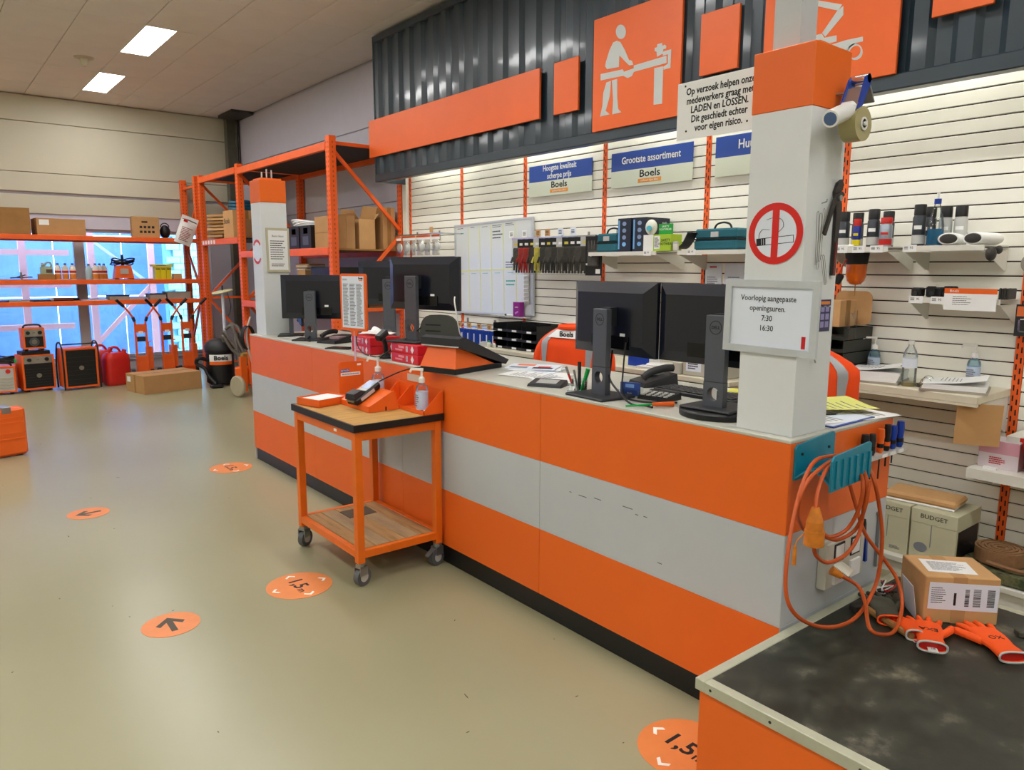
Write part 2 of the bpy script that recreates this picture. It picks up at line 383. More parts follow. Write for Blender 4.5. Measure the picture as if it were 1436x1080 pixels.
# slatted display wall: uprights every 1.01 m, one slat per row and bay
PIT, ZT = .0748, 2.562
UY = [7.42-1.01*k for k in range(9)]
MB().b2(4.493, UY[-1]-.02, 0, XR, 7.47, 2.75).build('slat_backing', SLB, wr)
sp = None
for k in range(8):
    yc = (UY[k]+UY[k+1])/2
    for q in range(34):
        zc = ZT-PIT*(q+.5)
        M = T(4.486, yc, zc)
        if zc < .03: continue
        if sp is None: sp = MB().box((0, 0, 0), (.014, .965, PIT-.007), ch=.002).build('slat', SLW, wr, M)
        else: link_copy(sp, wr, M)
    M = T(4.486, yc, ZT+.06); 
    if k == 0: st = MB().box((0, 0, 0), (.014, .965, .112), ch=.002).build('slat', SLW, wr, M)
    else: link_copy(st, wr, M)
u = MB().box((0, 0, 0), (.016, .042, 2.68), ch=.002)
for i in range(48):
    z = -1.3+i*.055
    u.b2(-.0088, -.013, z, -.0075, -.006, z+.03, mat=1); u.b2(-.0088, .006, z+.02, -.0075, .013, z+.05, mat=1)
up0 = None
for k, y in enumerate(UY):
    M = T(4.482, y, 1.34)
    if up0 is None: up0 = u.build('shelf_upright', [ORR, BLK], wr, M)
    else: link_copy(up0, wr, M)
MB().b2(4.44, 7.445, 0, XR, 7.53, 2.75, ch=.004).build('end_post', WH, wr)
# far wall with the window band
WZ0, WZ1, WX0, WX1 = .18, 2.19, -3.8, 4.02
wb = MB().b2(XL, YF, 0, XR, YF+.2, WZ0).b2(XL, YF, WZ1, XR, YF+.2, ZC+.15).b2(XL, YF, WZ0, WX0, YF+.2, WZ1).b2(WX1, YF, WZ0, XR, YF+.2, WZ1)
wb = struct(wb.build('wall_back', LAV))
for z0, z1, dy in ((2.39, 2.66, .02), (2.70, 2.97, .05), (2.977, 3.68, .05), (3.687, 4.05, .05)):
    MB().b2(XL, YF-dy, z0, XR, YF, z1, ch=.006).build('wall_panel', WALLC, wb)
PANE = glass('window_glass', '#d7e6f2', .10)
FRM = mat('window_frame_grey', '#c9c5cf', .45)
mull = [WX0, -1.87, .10, 2.07, WX1]
for n in range(4):
    a, b = mull[n], mull[n+1]
    f = MB()
    f.b2(a+.0, YF+.05, WZ0, a+.05, YF+.13, WZ1).b2(b-.05, YF+.05, WZ0, b, YF+.13, WZ1).b2(a+.05, YF+.05, WZ0, b-.05, YF+.13, WZ0+.05).b2(a+.05, YF+.05, WZ1-.05, b-.05, YF+.13, WZ1)
    w = struct(f.build('window_%d' % (n+1), FRM))
    MB().b2(a+.05, YF+.085, WZ0+.05, b-.05, YF+.093, WZ1-.05).build('pane', PANE, w)
MB().b2(2.0, YF-.03, WZ0-.02, 2.14, YF+.05, WZ1, ch=.004).build('mullion_cover', mat('mullion_grey', '#d8d2d6', .5), wb)  # cover colour lightened to carry the glare from the window
MB().b2(WX0, YF-.06, WZ0-.03, WX1, YF+.05, WZ0, ch=.004).build('window_sill', FRM, wb)
# steel column and pipe in the far corner
sc_ = thing('steel_column', 'dark grey-green steel column in the corner beside a thin pipe', 'column', (4.40, 12.98, 0))
m = MB(); m.b2(-.08, -.07, 0, -.068, .07, ZC-.005).b2(.068, -.07, 0, .08, .07, ZC-.005).b2(-.068, -.006, 0, .068, .006, ZC-.005)
m.build('beam_section', mat('dull_steel', '#6c6b5e', .55, metal=.3, var=.15), sc_)
MB().cyl((.115, -.05, 0), (.115, -.05, ZC-.005), .018).build('pipe', mat('dark_pipe', '#3b3a36', .5), sc_)
MB().b2(-.22, -.75, ZC-.05, .12, -.1, ZC-.006).build('top_plate', mat('dark_pipe', '#3b3a36', .5), sc_)
# outside: yard, blue clad wall, pale brick wall, outdoor racking
yard = struct(MB().b2(-9, YF+.2, -.12, 8, 20, -.02).build('floor_yard', mat('yard_concrete', '#a9b0b0', .8, var=.1)))
bl = thing('blue_shed_wall', 'blue panelled shed wall standing across the yard behind the glass', 'wall', (0, 15.6, -.02))
BLU = mat('blue_cladding', '#6a90d2', .5, var=.15, scale=3)
pan = None
for i in range(10):
    for j in range(3):
        M = T(-6.2+i*1.1, 0, .55+j*1.1)
        if pan is None: pan = MB().box((0, 0, 0), (1.08, .06, 1.08), ch=.01).build('panel', BLU, bl, M)
        else: link_copy(pan, bl, M)
bk = thing('brick_wall', 'pale blue-green brick wall outside the window next to the corner', 'wall', (4.8, 14.9, -.02))
PB = mat('pale_brick', '#9fd6da', .8, var=.06)
MB().b2(-1.05, .05, 0, 1.6, .25, 3.2).build('mortar', mat('mortar', '#7fb6bd', .9), bk)
br = None
for r_ in range(26):
    for c_ in range(11):
        M = T(-.92+c_*.24+(.12 if r_ % 2 else 0), .03, .06+r_*.122)
        if br is None: br = MB().box((0, 0, 0), (.23, .06, .112)).build('brick', PB, bk, M)
        else: link_copy(br, bk, M)
PK = mat('glare_washed_orange', '#f6b0a8', .6)  # orange racking, with the window glare put into its pale pink colour
yr = thing('outdoor_rack', 'glare-washed pink-orange steel racking standing outside against the blue wall', 'rack', (0, 14.3, -.02))
for x in (1.45, 2.42, 3.35): MB().b2(x-.05, -.04, 0, x+.05, .04, 2.9).build('upright', PK, yr)
for x in (-1.4, .2): MB().b2(x-.04, -.04, 0, x+.04, .04, 2.9).build('upright', PK, yr)
for z in (.62, 1.30, 1.82): MB().b2(-3, -.03, z, 2.1, .03, z+.09).build('beam', PK, yr)
MB().bar((2.42, 0, .35), (3.35, 0, 1.35), .05, .07).build('brace', PK, yr)
MB().bar((2.3, 0, 2.2), (3.3, 0, 1.35), .05, .05).build('brace', WH, yr)
# ================================================================== HEADER, COUNTER, BENCH, COLUMNS, RACKS
HX, HZ0, HZ1, HY0, HY1 = 4.08, 2.54, 4.035, -1.5, 7.47
h = thing('container_header', 'dark slate corrugated steel header hanging above the slatted wall', 'header', (HX, 0, HZ0))
def corr(y0, y1, pitch, depth):
    pts = []; y = y1
    while y > y0:
        for dy, dx in ((0, 0), (.07, 0), (.098, depth), (.168, depth), (.205, 0)):
            pts.append((y-dy*pitch/.205, dx))
        y -= pitch
    return pts
pts = corr(HY0+.1, HY1-.02, .215, .034); m = MB(); n = len(pts)
m.add([(dx, y, .075) for y, dx in pts]+[(dx, y, HZ1-HZ0-.06) for y, dx in pts], [(i, i+1, n+i+1, n+i) for i in range(n-1)])
m.build('corrugated_sheet', SLATE, h)
MB().b2(-.012, HY0, 0, .07, HY1, .08, ch=.006).build('bottom_rail', SLATE, h)
MB().b2(-.012, HY0, HZ1-HZ0-.07, .07, HY1, HZ1-HZ0, ch=.006).build('top_rail', SLATE, h)
MB().b2(-.008, HY1-.02, .08, .40, HY1, HZ1-HZ0-.07).b2(.07, HY1-.02, 0, .40, HY1, .08).build('end_sheet', SLATE, h)
# strip lamps tucked behind the header, lighting the slats
LT = mat('tube_glow', (1, .97, .86), .4, emit=TUBE)
sl = None
for k in range(5):
    y = 6.6-1.55*k
    if sl is None:
        sl = thing('strip_light', 'slim strip lamp behind the slate header lighting the slatted wall', 'strip light', (4.30, y, 2.86), group='strip lamps behind the header')
        MB().cyl((0, -.62, 0), (0, .62, 0), .014, n=10).build('tube', LT, sl)
        MB().b2(-.03, -.65, .02, .03, .65, .06).b2(-.012, -.65, -.015, .012, -.625, .02).b2(-.012, .625, -.015, .012, .65, .02).build('fitting', WH, sl)
        MB().b2(-.01, -.3, .06, .01, -.28, HZ1-2.86+.008).b2(-.01, .28, .06, .01, .3, HZ1-2.86+.008).build('hanger', WH, sl)
    else: dup(sl, T(4.30, y, 2.86))
# orange boards on the header
BX = HX-.012
def board(label, x0, y0, x1, y1, pics=None, name='sign_board', z=None, ywid=None):
    a = onx(x0, y0, BX-.02); b = onx(x1, y1, BX-.02)
    yt, yb = max(a.y, b.y), min(a.y, b.y); zt, zb = (z if z else (max(a.z, b.z), min(a.z, b.z)))
    if ywid: yt = yb+ywid
    o = thing(name, label, 'sign', (BX, (yt+yb)/2, zb))
    MB().b2(-.02, -(yt-yb)/2, 0, 0, (yt-yb)/2, zt-zb, ch=.002).build('panel', [OR], o)
    for pn, polys in (pics or []):
        m = MB()
        for pl in polys:
            uv = []
            for (px_, py_) in pl:
                p = onx(px_, py_, BX-.02); uv.append((-(p.y-(yt+yb)/2), p.z-zb))
            m.prism(uv, .002, M=FX(-.02, 0, 0))
        m.build(pn, mat('pictogram_grey', '#c3c7c4', .5), o)
    return o
zs = lambda pl: [(x/3.989+820, y/3.989) for x, y in pl]
z2 = lambda pl: [(x/3.989+1076, y/3.989) for x, y in pl]
def ell(cx_, cy_, rx, ry, n=20): return [(cx_+rx*math.cos(2*PI*i/n), cy_+ry*math.sin(2*PI*i/n)) for i in range(n)]
board('long plain orange board fixed along the lower left of the slate header', 517.5, 200, 756, 166, z=(3.185, 2.80))
board('small upright orange board beside the long orange board on the header', 776.5, 120, 810, 152, z=(3.185, 2.80))
worker = [('worker', [zs(ell(203, 178, 28, 40)),
  zs([(160, 238), (180, 228), (200, 235), (225, 280), (248, 335), (265, 340), (272, 362), (250, 366), (228, 345), (195, 310), (192, 375), (125, 388), (115, 370), (120, 345), (140, 280)]),
  zs([(122, 462), (148, 452), (140, 540), (118, 620), (140, 640), (87, 652), (100, 590), (105, 520)]), zs([(153, 450), (183, 442), (182, 540), (188, 610), (205, 628), (155, 640), (160, 560)])]),
 ('workpiece', [zs([(90, 450), (90, 415), (213, 388), (220, 402), (275, 382), (275, 367), (458, 312), (458, 352), (275, 402), (265, 425), (240, 437), (216, 424)])]),
 ('vise', [zs([(390, 382), (440, 371), (433, 580), (386, 586)]), zs([(407, 248), (434, 240), (436, 258), (448, 250), (458, 258), (455, 272), (440, 275), (437, 300), (405, 318), (403, 290), (392, 285), (393, 268), (405, 265)]),
  zs([(437, 290), (485, 275), (480, 380), (442, 390), (441, 374), (466, 357), (466, 303), (438, 313)])])]
board('orange header board with a grey pictogram of a worker at a vise', 832.5, 60, 952, 162, worker, z=(3.395, 2.615))
board('medium plain orange board between the two pictogram boards on the header', 982, 60, 1038, 5, z=(3.20, 2.83))
lift = [('boom_lift', [z2([(165, 2), (230, -6), (420, 25), (398, 60), (165, 10)]), z2([(390, 64), (426, 34), (426, 84), (325, 206), (308, 185)]), z2([(250, 202), (305, 189), (320, 212), (388, 198), (388, 232), (350, 242), (300, 222), (255, 224)]),
   z2([(362, 250), (440, 225), (535, 205), (535, 232), (500, 240), (468, 262), (452, 284)])]),
 ('wheel', [z2(ell(492, 290, 42, 46))]), ('wheel', [z2(ell(300, 330, 42, 46))])]
lo = board('orange header board with a grey boom lift pictogram behind the white column', 1071, 60, 1256, 94, lift, z=(3.395, 2.615))
p = onx(1076+492/3.989, 290/3.989, BX-.02); 
MB().cyl((-.022, p.y-lo.location.y, p.z-lo.location.z), (-.0235, p.y-lo.location.y, p.z-lo.location.z), .03, n=20).build('wheel_hub', OR, lo)
board('plain orange board on the header past the boom lift pictogram', 1306, 27, 1393, 8, z=(3.20, 2.845))
# ------------------------------------------------------------------ counter
CX, CY0, CY1, CB = 2.184, 1.275, 6.235, 2.92
c = thing('service_counter', 'long service counter with orange and grey striped front and grey top', 'counter', (CX, CY0, 0))
L_ = CY1-CY0
MB().b2(.02, .02, .0, .70, L_-.02, 1.05).build('carcass', GRL, c)
MB().b2(.012, .002, 0, .03, L_-.002, .102).build('plinth', mat('plinth_black', '#0d0c0d', .35, var=.2, scale=20), c)
for k in range(4):
    for (z0, z1, mm) in ((.104, .4205, ORL), (.4215, .7455, GRL), (.7465, 1.058, ORL)):
        MB().b2(0, k*1.24+.001, z0, .018, (k+1)*1.24-.001, z1, ch=.0012).build('front_panel', mm, c)
for (z0, z1, mm) in ((0, .4205, GRL), (.4215, .7455, GRL), (.7465, 1.058, ORL)):
    MB().b2(.001, 0, z0, .715, .018, z1, ch=.001).build('end_panel', mm, c)
    MB().b2(.001, L_-.018, z0, .715, L_, z1, ch=.001).build('end_panel', GRL, c)
MB().b2(0, 0, 1.058, CB-CX+.02, L_, 1.07, ch=.002).build('counter_top', mat('counter_top_grey', '#bdbdb2', .35, var=.03), c)
sc2 = MB(); r = random.Random(3)
for (x, y, w) in ((817, 696, 30), (838, 700, 26), (880, 712, 34), (905, 725, 12), (800, 690, 8), (893, 722, 10), (925, 790, 14)):
    q = onx(x, y, CX); sc2.b2(-.0006, q.y-CY0-.0008*w, q.z-.0015, 0, q.y-CY0+.0008*w, q.z+.0012)
sc2.build('scuff_marks', mat('scuff', '#3c3c40', .7), c)['kind'] = 'stuff'
# ------------------------------------------------------------------ packing bench at the end of the counter
WORN = ramp_mat('worn_black_top', [(.0, '#151713'), (.46, '#25271f'), (.58, '#37382f'), (.66, '#5c584a'), (.78, '#8f8a76')], .5, scale=7, detail=10, bump=.1, rr=(.35, .6))
b = thing('packing_bench', 'low packing bench with a worn black top, pale metal edging and orange sides', 'bench', (1.715, 1.262, 0))
BW, BL = 1.27, 1.75
MB().b2(.03, -BL+.03, .40, BW-.03, -.03, .419).build('bench_top', WORN, b)
EDG = mat('edge_strip', '#b3b49f', .45, metal=.15, var=.08, scale=12)
for (x0, y0, x1, y1) in ((0, -.034, BW, 0), (0, -BL, BW, -BL+.034), (0, -BL+.034, .034, -.034), (BW-.034, -BL+.034, BW, -.034)):
    MB().b2(x0, y0, .385, x1, y1, .421, ch=.002).build('edge_strip', EDG, b)
for y in (-.055, -.25, -.5, -.75): MB().cyl((-.001, y, .403), (.001, y, .403), .0045, n=8).build('screw', DKG, b)
MB().b2(.012, -BL+.01, 0, .03, -.01, .385).build('front_board', ORL, b)
MB().b2(BW-.03, -BL+.01, 0, BW-.012, -.01, .385).build('back_board', ORL, b)
for y in (-.028, -BL+.01): MB().b2(.03, y, 0, BW-.03, y+.018, .385).build('end_board', ORL, b)
# ------------------------------------------------------------------ columns
def column(label, x, y, ztop, zor, w=.213, post=True):
    o = thing('boxed_column', label, 'column', (x, y, 1.07))
    MB().b2(0, 0, 0, w, w, zor-1.07, ch=.0015).build('white_casing', COLW, o)
    MB().b2(-.002, -.002, zor-1.07, w+.002, w+.002, ztop-1.07, ch=.002).build('orange_cap', ORL, o)
    if post: MB().b2(.055, .09, ztop-1.07, .15, .185, ZC-1.07-.004).build('steel_post', mat('post_grey', '#b9bec0', .5), o)
    return o
cn = column('white boxed column with orange cap carrying the no-smoking disc', 2.227, 1.300, 2.312, 2.122)
cf = column('white boxed column with orange cap at the rack end of the counter', 2.245, 6.015, 2.312, 2.135, post=False)
MB().b2(.02, .02, 1.243, .19, .19, 1.258).build('cap_lid', ORL, cf)
for x, z in ((.06, .06), (.1, .085), (.14, .08)): MB().cyl((x, .1, 1.25), (x, .1, 1.25+z), .006, n=6).build('cable_stub', LGR, cf)
# ------------------------------------------------------------------ pallet-style racks
SLOT = mat('rack_slot', '#a8431a', .6)
RDK = mat('rack_deck_dark', '#2c2a2b', .7, var=.1)
def post(w, d, hgt, front='x'):
    m = MB().b2(-w/2, -d/2, 0, w/2, d/2, hgt, ch=.003)
    i = 0; z = .12
    while z < hgt-.06:
        for s in (-1, 1):
            if front == 'x': m.b2(-w/2-.001, s*d*.27-.006, z, -w/2+.001, s*d*.27+.006, z+.02, mat=1)
            else: m.b2(s*w*.27-.006, -d/2-.001, z, s*w*.27+.006, -d/2+.001, z+.02, mat=1)
        if front == 'x': m.b2(-.006, -d/2-.001, z, .006, -d/2+.001, z+.02, mat=1)
        else: m.b2(-w/2-.001, -.006, z, -w/2+.001, .006, z+.02, mat=1)
        z += .05
    return m
R = thing('storage_rack', 'tall orange storage rack along the side wall loaded with cartons', 'rack', (3.585, 7.61, 0))
RY = (0, 2.84, 4.53)
pp = None
for y in RY:
    for x in (.04, .90):
        if pp is None: pp = post(.08, .09, 3.0).build('upright', [ORR, SLOT], R, T(x, y, 0))
        else: link_copy(pp, R, T(x, y, 0))
    for z in (.12, 1.15, 2.93): MB().bar((.08, y, z), (.86, y, z), .03, .035).build('strut', ORR, R)
    MB().bar((.08, y, 2.84), (.86, y, 2.05), .03, .035).build('brace', ORR, R)
    MB().bar((.86, y, 1.98), (.08, y, 1.18), .03, .035).build('brace', ORR, R)
    MB().bar((.08, y, 1.12), (.86, y, .15), .03, .035).build('brace', ORR, R)
for (a, b_, levels) in ((0, 2.84, (.37, 1.097, 1.761, 2.866)), (2.84, 4.53, (1.955, 2.887))):
    for z in levels:
        for x in (.012, .905): MB().b2(x-.02, a+.045, z-.01, x+.025, b_-.045, z+.075, ch=.004).build('beam', ORR, R)
        MB().b2(.037, a+.05, z+.05, .885, b_-.05, z+.068).build('shelf_deck', RDK if z > 1.8 else CARD3, R)
for i in range(5): MB().b2(-.0105, 3.85+.13*i, 1.96, -.0085, 3.92+.13*i, 2.015).build('shelf_label', PAPER, R)
Wk = thing('storage_rack', 'orange storage rack in front of the window with three goods levels', 'rack', (0, 12.25, 0))
pw = None
for x in (-2.2, .70, 3.60):
    for y in (.04, .76):
        if pw is None: pw = post(.09, .08, 3.0, 'y').build('upright', [ORR, SLOT], Wk, T(x, y, 0))
        else: link_copy(pw, Wk, T(x, y, 0))
for x in (3.60, -2.2):
    MB().bar((x, .08, 2.86), (x, .72, 2.86), .03, .035).build('strut', ORR, Wk)
    MB().bar((x, .08, 2.6), (x, .72, 1.95), .03, .035).build('brace', ORR, Wk)
    MB().bar((x, .72, 1.9), (x, .08, 1.25), .03, .035).build('brace', ORR, Wk)
    MB().bar((x, .08, 1.2), (x, .72, .4), .03, .035).build('brace', ORR, Wk)
for (a, b_) in ((-2.155, .655), (.745, 3.555)):
    for z in (1.987, 1.369, 1.068):
        for y in (.012, .745): MB().b2(a, y-.02, z, b_, y+.025, z+.068, ch=.004).build('beam', ORR, Wk)
        MB().b2(a+.005, .037, z+.05, b_-.005, .725, z+.062).build('shelf_deck', mat('deck_board', '#8f6a4c', .7, var=.1), Wk)
# ================================================================== CART AND WHAT STANDS ON IT
ct = thing('utility_cart', 'orange steel utility cart with wooden top parked against the counter', 'cart', (1.64, 3.29, 0))
CW, CL = .534, .775
for (x, y) in ((.012, .012), (CW-.052, .012), (.012, CL-.052), (CW-.052, CL-.052)):
    MB().b2(x, y, .125, x+.04, y+.04, .815, ch=.002).build('leg', ORD, ct)
for z0, z1 in ((.765, .815), (.15, .19)):
    for y in (.014, CL-.044): MB().b2(.052, y, z0, CW-.052, y+.03, z1, ch=.002).build('rail', ORD, ct)
    for x in (.014, CW-.044): MB().b2(x, .052, z0, x+.03, CL-.052, z1, ch=.002).build('rail', ORD, ct)
MB().b2(.012, .012, .815, CW-.012, CL-.012, .849).build('table_top', WOOD, ct)
for (x0, y0, x1, y1) in ((0, 0, CW, .012), (0, CL-.012, CW, CL), (0, .012, .012, CL-.012), (CW-.012, .012, CW, CL-.012)):
    MB().b2(x0, y0, .813, x1, y1, .85, ch=.001).build('edge_band', mat('edge_black', '#14120f', .5), ct)
PLK = ramp_mat('old_plank', [(.2, '#6b4a2a'), (.45, '#a07a4c'), (.7, '#b78e5c')], .7, scale=5, detail=6, stretch=(6, .7, 1))
PLK2 = ramp_mat('old_plank_grey', [(.2, '#7a6248'), (.45, '#9c8160'), (.7, '#ad9068')], .7, scale=4, detail=6, stretch=(6, .7, 1))
PLD = mat('dark_plank', '#57483a', .8, var=.2)
pw_ = (CW-.092)/5
for i in range(5):
    x0, x1 = .046+pw_*i+.002, .046+pw_*(i+1)-.002
    if i in (2, 3):
        MB().b2(x0, .05, .172, x1, .52, .19, ch=.0015).build('plank', (PLK, PLK2)[i % 2], ct); MB().b2(x0, .523, .172, x1, .66, .192, ch=.0015).build('plank', PLD, ct); MB().b2(x0, .663, .172, x1, CL-.05, .19, ch=.0015).build('plank', PLK, ct)
    else: MB().b2(x0, .05, .172, x1, CL-.05, .19+.001*(i % 2), ch=.0015).build('plank', (PLK, PLK2)[i % 2], ct)
for k, (x, y, a) in enumerate(((.032, .032, .3), (CW-.032, .032, PI+.25), (.032, CL-.032, .5), (CW-.032, CL-.032, PI-.3))):
    M = T(x, y, 0, a); q = MB()
    q.cyl((0, 0, .105), (0, 0, .125), .024, n=12)
    q.b2(-.022, -.024, .06, .03, -.019, .108).b2(-.022, .019, .06, .03, .024, .108).b2(-.02, -.024, .1, .02, .024, .108)
    cs = q.build('caster_fork', STEEL, ct, M)
    MB().cyl((.012, -.016, .048), (.012, .016, .048), .048, n=24).build('wheel', RUB, cs); MB().cyl((.012, -.018, .048), (.012, .018, .048), .026, n=16).build('hub', LGR, cs)
    if k == 1: MB().bar((.03, 0, .1), (.085, 0, .068), .03, .006).build('brake_pedal', STEEL, cs)
MB().b2(.0125, .22, .782, .0142, .25, .796).build('label_tab', PAPER, ct)
CT = .85
# tray
tr = thing('paper_tray', 'shallow orange tray holding white sheets on the wooden cart top', 'tray', (1.712, 3.842, CT+.0005), math.radians(15.8))
q = MB().b2(0, 0, 0, .225, .19, .004)
for a in ((0, 0, 0, .225, .004, .042), (0, .186, 0, .225, .19, .042), (0, .004, 0, .004, .186, .042), (.221, .004, 0, .225, .186, .042)): q.b2(*a)
q.build('tray_body', OR, tr); MB().b2(.006, .006, .004, .219, .184, .034).build('paper_stack', PAPER, tr)
# info board
ib = thing('info_board', 'upright rounded orange notice board standing at the back of the cart', 'sign', (1.985, 3.995, CT+.0005), math.radians(4))
def rrect(w, h, r, n=5):
    pts = []
    for cx_, cy_, a0 in ((w/2-r, h-r, 0), (-w/2+r, h-r, PI/2), (-w/2+r, r, PI), (w/2-r, r, 1.5*PI)):
        pts += [(cx_+r*math.cos(a0+PI/2*i/n), cy_+r*math.sin(a0+PI/2*i/n)) for i in range(n+1)]
    return pts
MB().prism(rrect(.165, .225, .014), .006, M=FY(0, 0, 0)).build('board', OR, ib)
MB().b2(-.06, -.05, 0, .06, .0, .005).build('foot', OR, ib)
MB().b2(-.07, -.0068, .165, -.012, -.006, .182, M=None).build('header_box', BLUEP, ib); text('BETALEN', .013, PAPER, ib, FY(-.041, -.007, .1735), ext=.0003)
MB().b2(-.07, -.0068, .142, .06, -.006, .162).build('caption_strip', PAPER, ib); lines(.115, .01, 1, FY(-.005, -.007, .152), ib, seed=2, jag=0)
MB().b2(.04, -.0068, .198, .066, -.006, .21).build('logo_patch', PAPER, ib)
# card terminal on its wedge stand
ws = thing('terminal_stand', 'orange wedge-shaped stand carrying the card terminal on the cart', 'stand', (1.862, 3.548, CT+.0005))
MB().prism([(0, 0), (0, .03), (.14, .10), (.16, .10), (.188, 0)], .33, M=Matrix(((1, 0, 0, 0), (0, 0, 1, 0), (0, 1, 0, 0), (0, 0, 0, 1)))).build('wedge', OR, ws)
MB().b2(.10, -.0006, 0, .108, 0, .022).build('cable_slot', BLK, ws)
pt = thing('card_terminal', 'black payment card terminal with grey screen lying on the orange wedge', 'card terminal', (1.935, 3.70, CT+.069), math.radians(12))
TM = Matrix.Rotation(math.radians(-25.8), 4, 'Y')
MB(TM).b2(-.115, -.042, .002, .085, .042, .045, ch=.012).build('body', BLK, pt)
MB(TM).b2(-.075, -.0425, .012, .03, -.0415, .032).build('side_label', LGR, pt)
MB(TM).b2(-.02, -.036, .045, .078, .036, .047).build('screen_frame', LGR, pt); MB(TM).b2(.0, -.03, .047, .068, .03, .0485).build('screen', mat('lcd', '#9fb2d8', .2), pt)
MB(TM).add([(-.115, -.04, .045), (-.03, -.04, .045), (-.03, .04, .045), (-.115, .04, .045), (-.1, -.036, .072), (-.045, -.036, .066), (-.045, .036, .066), (-.1, .036, .072)], [(4, 5, 6, 7), (0, 1, 5, 4), (1, 2, 6, 5), (2, 3, 7, 6), (3, 0, 4, 7)]).build('keypad_hood', DKG, pt)
MB(TM).b2(-.117, -.03, .03, -.11, .03, .04).build('card_slot', STEEL, pt)
tag(MB().tube(spline([(2.02, 3.72, CT+.135), (2.07, 3.70, CT+.16), (2.12, 3.62, CT+.20), (2.16, 3.52, CT+.224), (2.20, 3.46, CT+.2255), (2.24, 3.48, CT+.2250)]), .0042, n=6).build('terminal_cable', BLK), 'thin black cable running from the card terminal up to the counter', 'cable')
# holder and pump bottles
hb = thing('bottle_holder', 'open orange metal holder with slanted sides at the counter side of the cart', 'holder', (2.052, 3.30, CT+.0005))
q = MB().b2(0, 0, 0, .122, .66, .003); q.build('base', OR, hb)
MB().b2(.119, 0, .003, .122, .66, .125).build('back_plate', OR, hb); MB().b2(0, 0, .003, .003, .66, .022).build('front_lip', OR, hb)
for y in (0, .30, .45, .657): MB().prism([(0, .003), (.0, .02), (.10, .115), (.119, .115), (.119, .003)], .003, M=Matrix.Translation((0, y+.003, 0)) @ FY(0, 0, 0)).build('side_plate', OR, hb)
PETG = glass('clear_plastic', '#f5f8f8', .09, .05); PUMP = mat('pump_white', '#e4e4e0', .4)
SLAB = mat('bottle_label', '#b9c8e0', .5)
def pump_bottle(label, M, body=None, lab=SLAB, k=1., group=None, nozzle=0.):
    o = thing('pump_bottle', label, 'bottle', M.to_translation(), M.to_euler().z, group)
    MB().lathe([(.026*k, 0), (.03*k, .004), (.03*k, .105*k), (.026*k, .122*k), (.012*k, .132*k), (.012*k, .14*k)], n=18).build('bottle', body or PETG, o)
    MB().lathe([(.0303*k, .012), (.0303*k, .095*k)], n=18).build('label_band', lab, o)
    lines(.04*k, .06*k, 6, FX(-.0306*k, 0, .055*k), o, seed=5)
    pm = MB().lathe([(.015*k, .138*k), (.015*k, .158*k), (.006*k, .166*k), (.005*k, .192*k), (.009*k, .194*k), (.009*k, .206*k)], n=12).build('pump', PUMP, o)
    MB(Matrix.Rotation(nozzle, 4, 'Z')).bar((0, 0, .2*k), (-.052*k, 0, .2*k), .012*k, .01*k).bar((-.05*k, 0, .203*k), (-.058*k, 0, .185*k), .009*k, .008*k).build('nozzle', PUMP, pm)
    return o
pump_bottle('clear hand sanitizer pump bottle in the holder cell beside the counter seam', T(2.105, 3.40, CT+.004), k=1.14, nozzle=-.9)
pump_bottle('clear pump bottle standing behind the card terminal on the cart', T(2.10, 3.875, CT+.004), k=1.2, nozzle=-1.0)
# poster holder on a pole
ps = thing('poster_stand', 'orange framed price sheet on a clear pole rising behind the cart notice board', 'sign', (2.04, 4.038, CT+.0005), math.radians(12))
MB().cyl((0, 0, 0), (0, 0, .006), .018, n=16).build('foot', OR, ps); MB().cyl((0, 0, .006), (0, 0, .40), .006, n=10).build('pole', mat('clear_rod', '#cfb6c8', .15), ps)
q = MB(); w_, h_ = .235, .335
q.prism(rrect(w_, h_, .016), .012, M=FX(.006, 0, .40))
q.build('frame', OR, ps); MB().prism([(-.02, .37), (.02, .37), (.035, .405), (-.035, .405)], .01, M=FX(.005, 0, 0)).build('clamp', OR, ps)
MB().b2(-.0075, -.1, .416, -.006, .1, .72).build('sheet', PAPER2, ps)
for k in range(3): lines(.054, .25, 30, FX(-.0078, .062-.062*k, .553), ps, seed=k+3, gap=.55)
text('Boels', .018, INK, ps, FX(-.0078, -.075, .708), bold=.0006); MB().b2(-.0079, -.092, .693, -.0075, -.06, .698).build('logo_bar', OR, ps)
lines(.05, .012, 2, FX(-.0078, .065, .70), ps, seed=9)
# ================================================================== FLOOR STICKERS
STK = mat('sticker_orange', '#dd8448', .45, var=.06, scale=10); STKW = mat('sticker_white', '#efeee8', .5); STKG = mat('sticker_grey', '#4a4335', .55)
def ang(p, q): a = onz(*p); b = onz(*q); return math.atan2(b.y-a.y, b.x-a.x)
def dist_sticker(label, px_, py_, r, a, pos=None):
    c_ = pos or onz(px_, py_)
    o = thing('floor_sticker', label, 'floor sticker', (c_.x, c_.y, .0003), a)
    MB().cyl((0, 0, 0), (0, 0, .0012), r, n=48, smooth=False).build('disc', STK, o)
    text('1,5', r*.62, INK, o, FZ(-.14*r, .0, .0014), bold=r*.012, ext=.0003); text('m', r*.34, INK, o, FZ(.40*r, -.1*r, .0014), bold=r*.006, ext=.0003)
    for k, an in enumerate((0, PI/2, PI, -PI/2)):
        MB().prism([(.0, .0), (-.14*r, .16*r), (-.22*r, .14*r), (-.1*r, 0), (-.22*r, -.14*r), (-.14*r, -.16*r)], .0006, M=Matrix.Rotation(an, 4, 'Z') @ Matrix.Translation((.88*r, 0, .0011))).build('chevron', STKW, o)
a1 = ang((410.3, 815), (425.6, 827.4))
dist_sticker('round orange floor sticker reading 1,5 m beside the cart wheels', 420, 821, .165, a1)
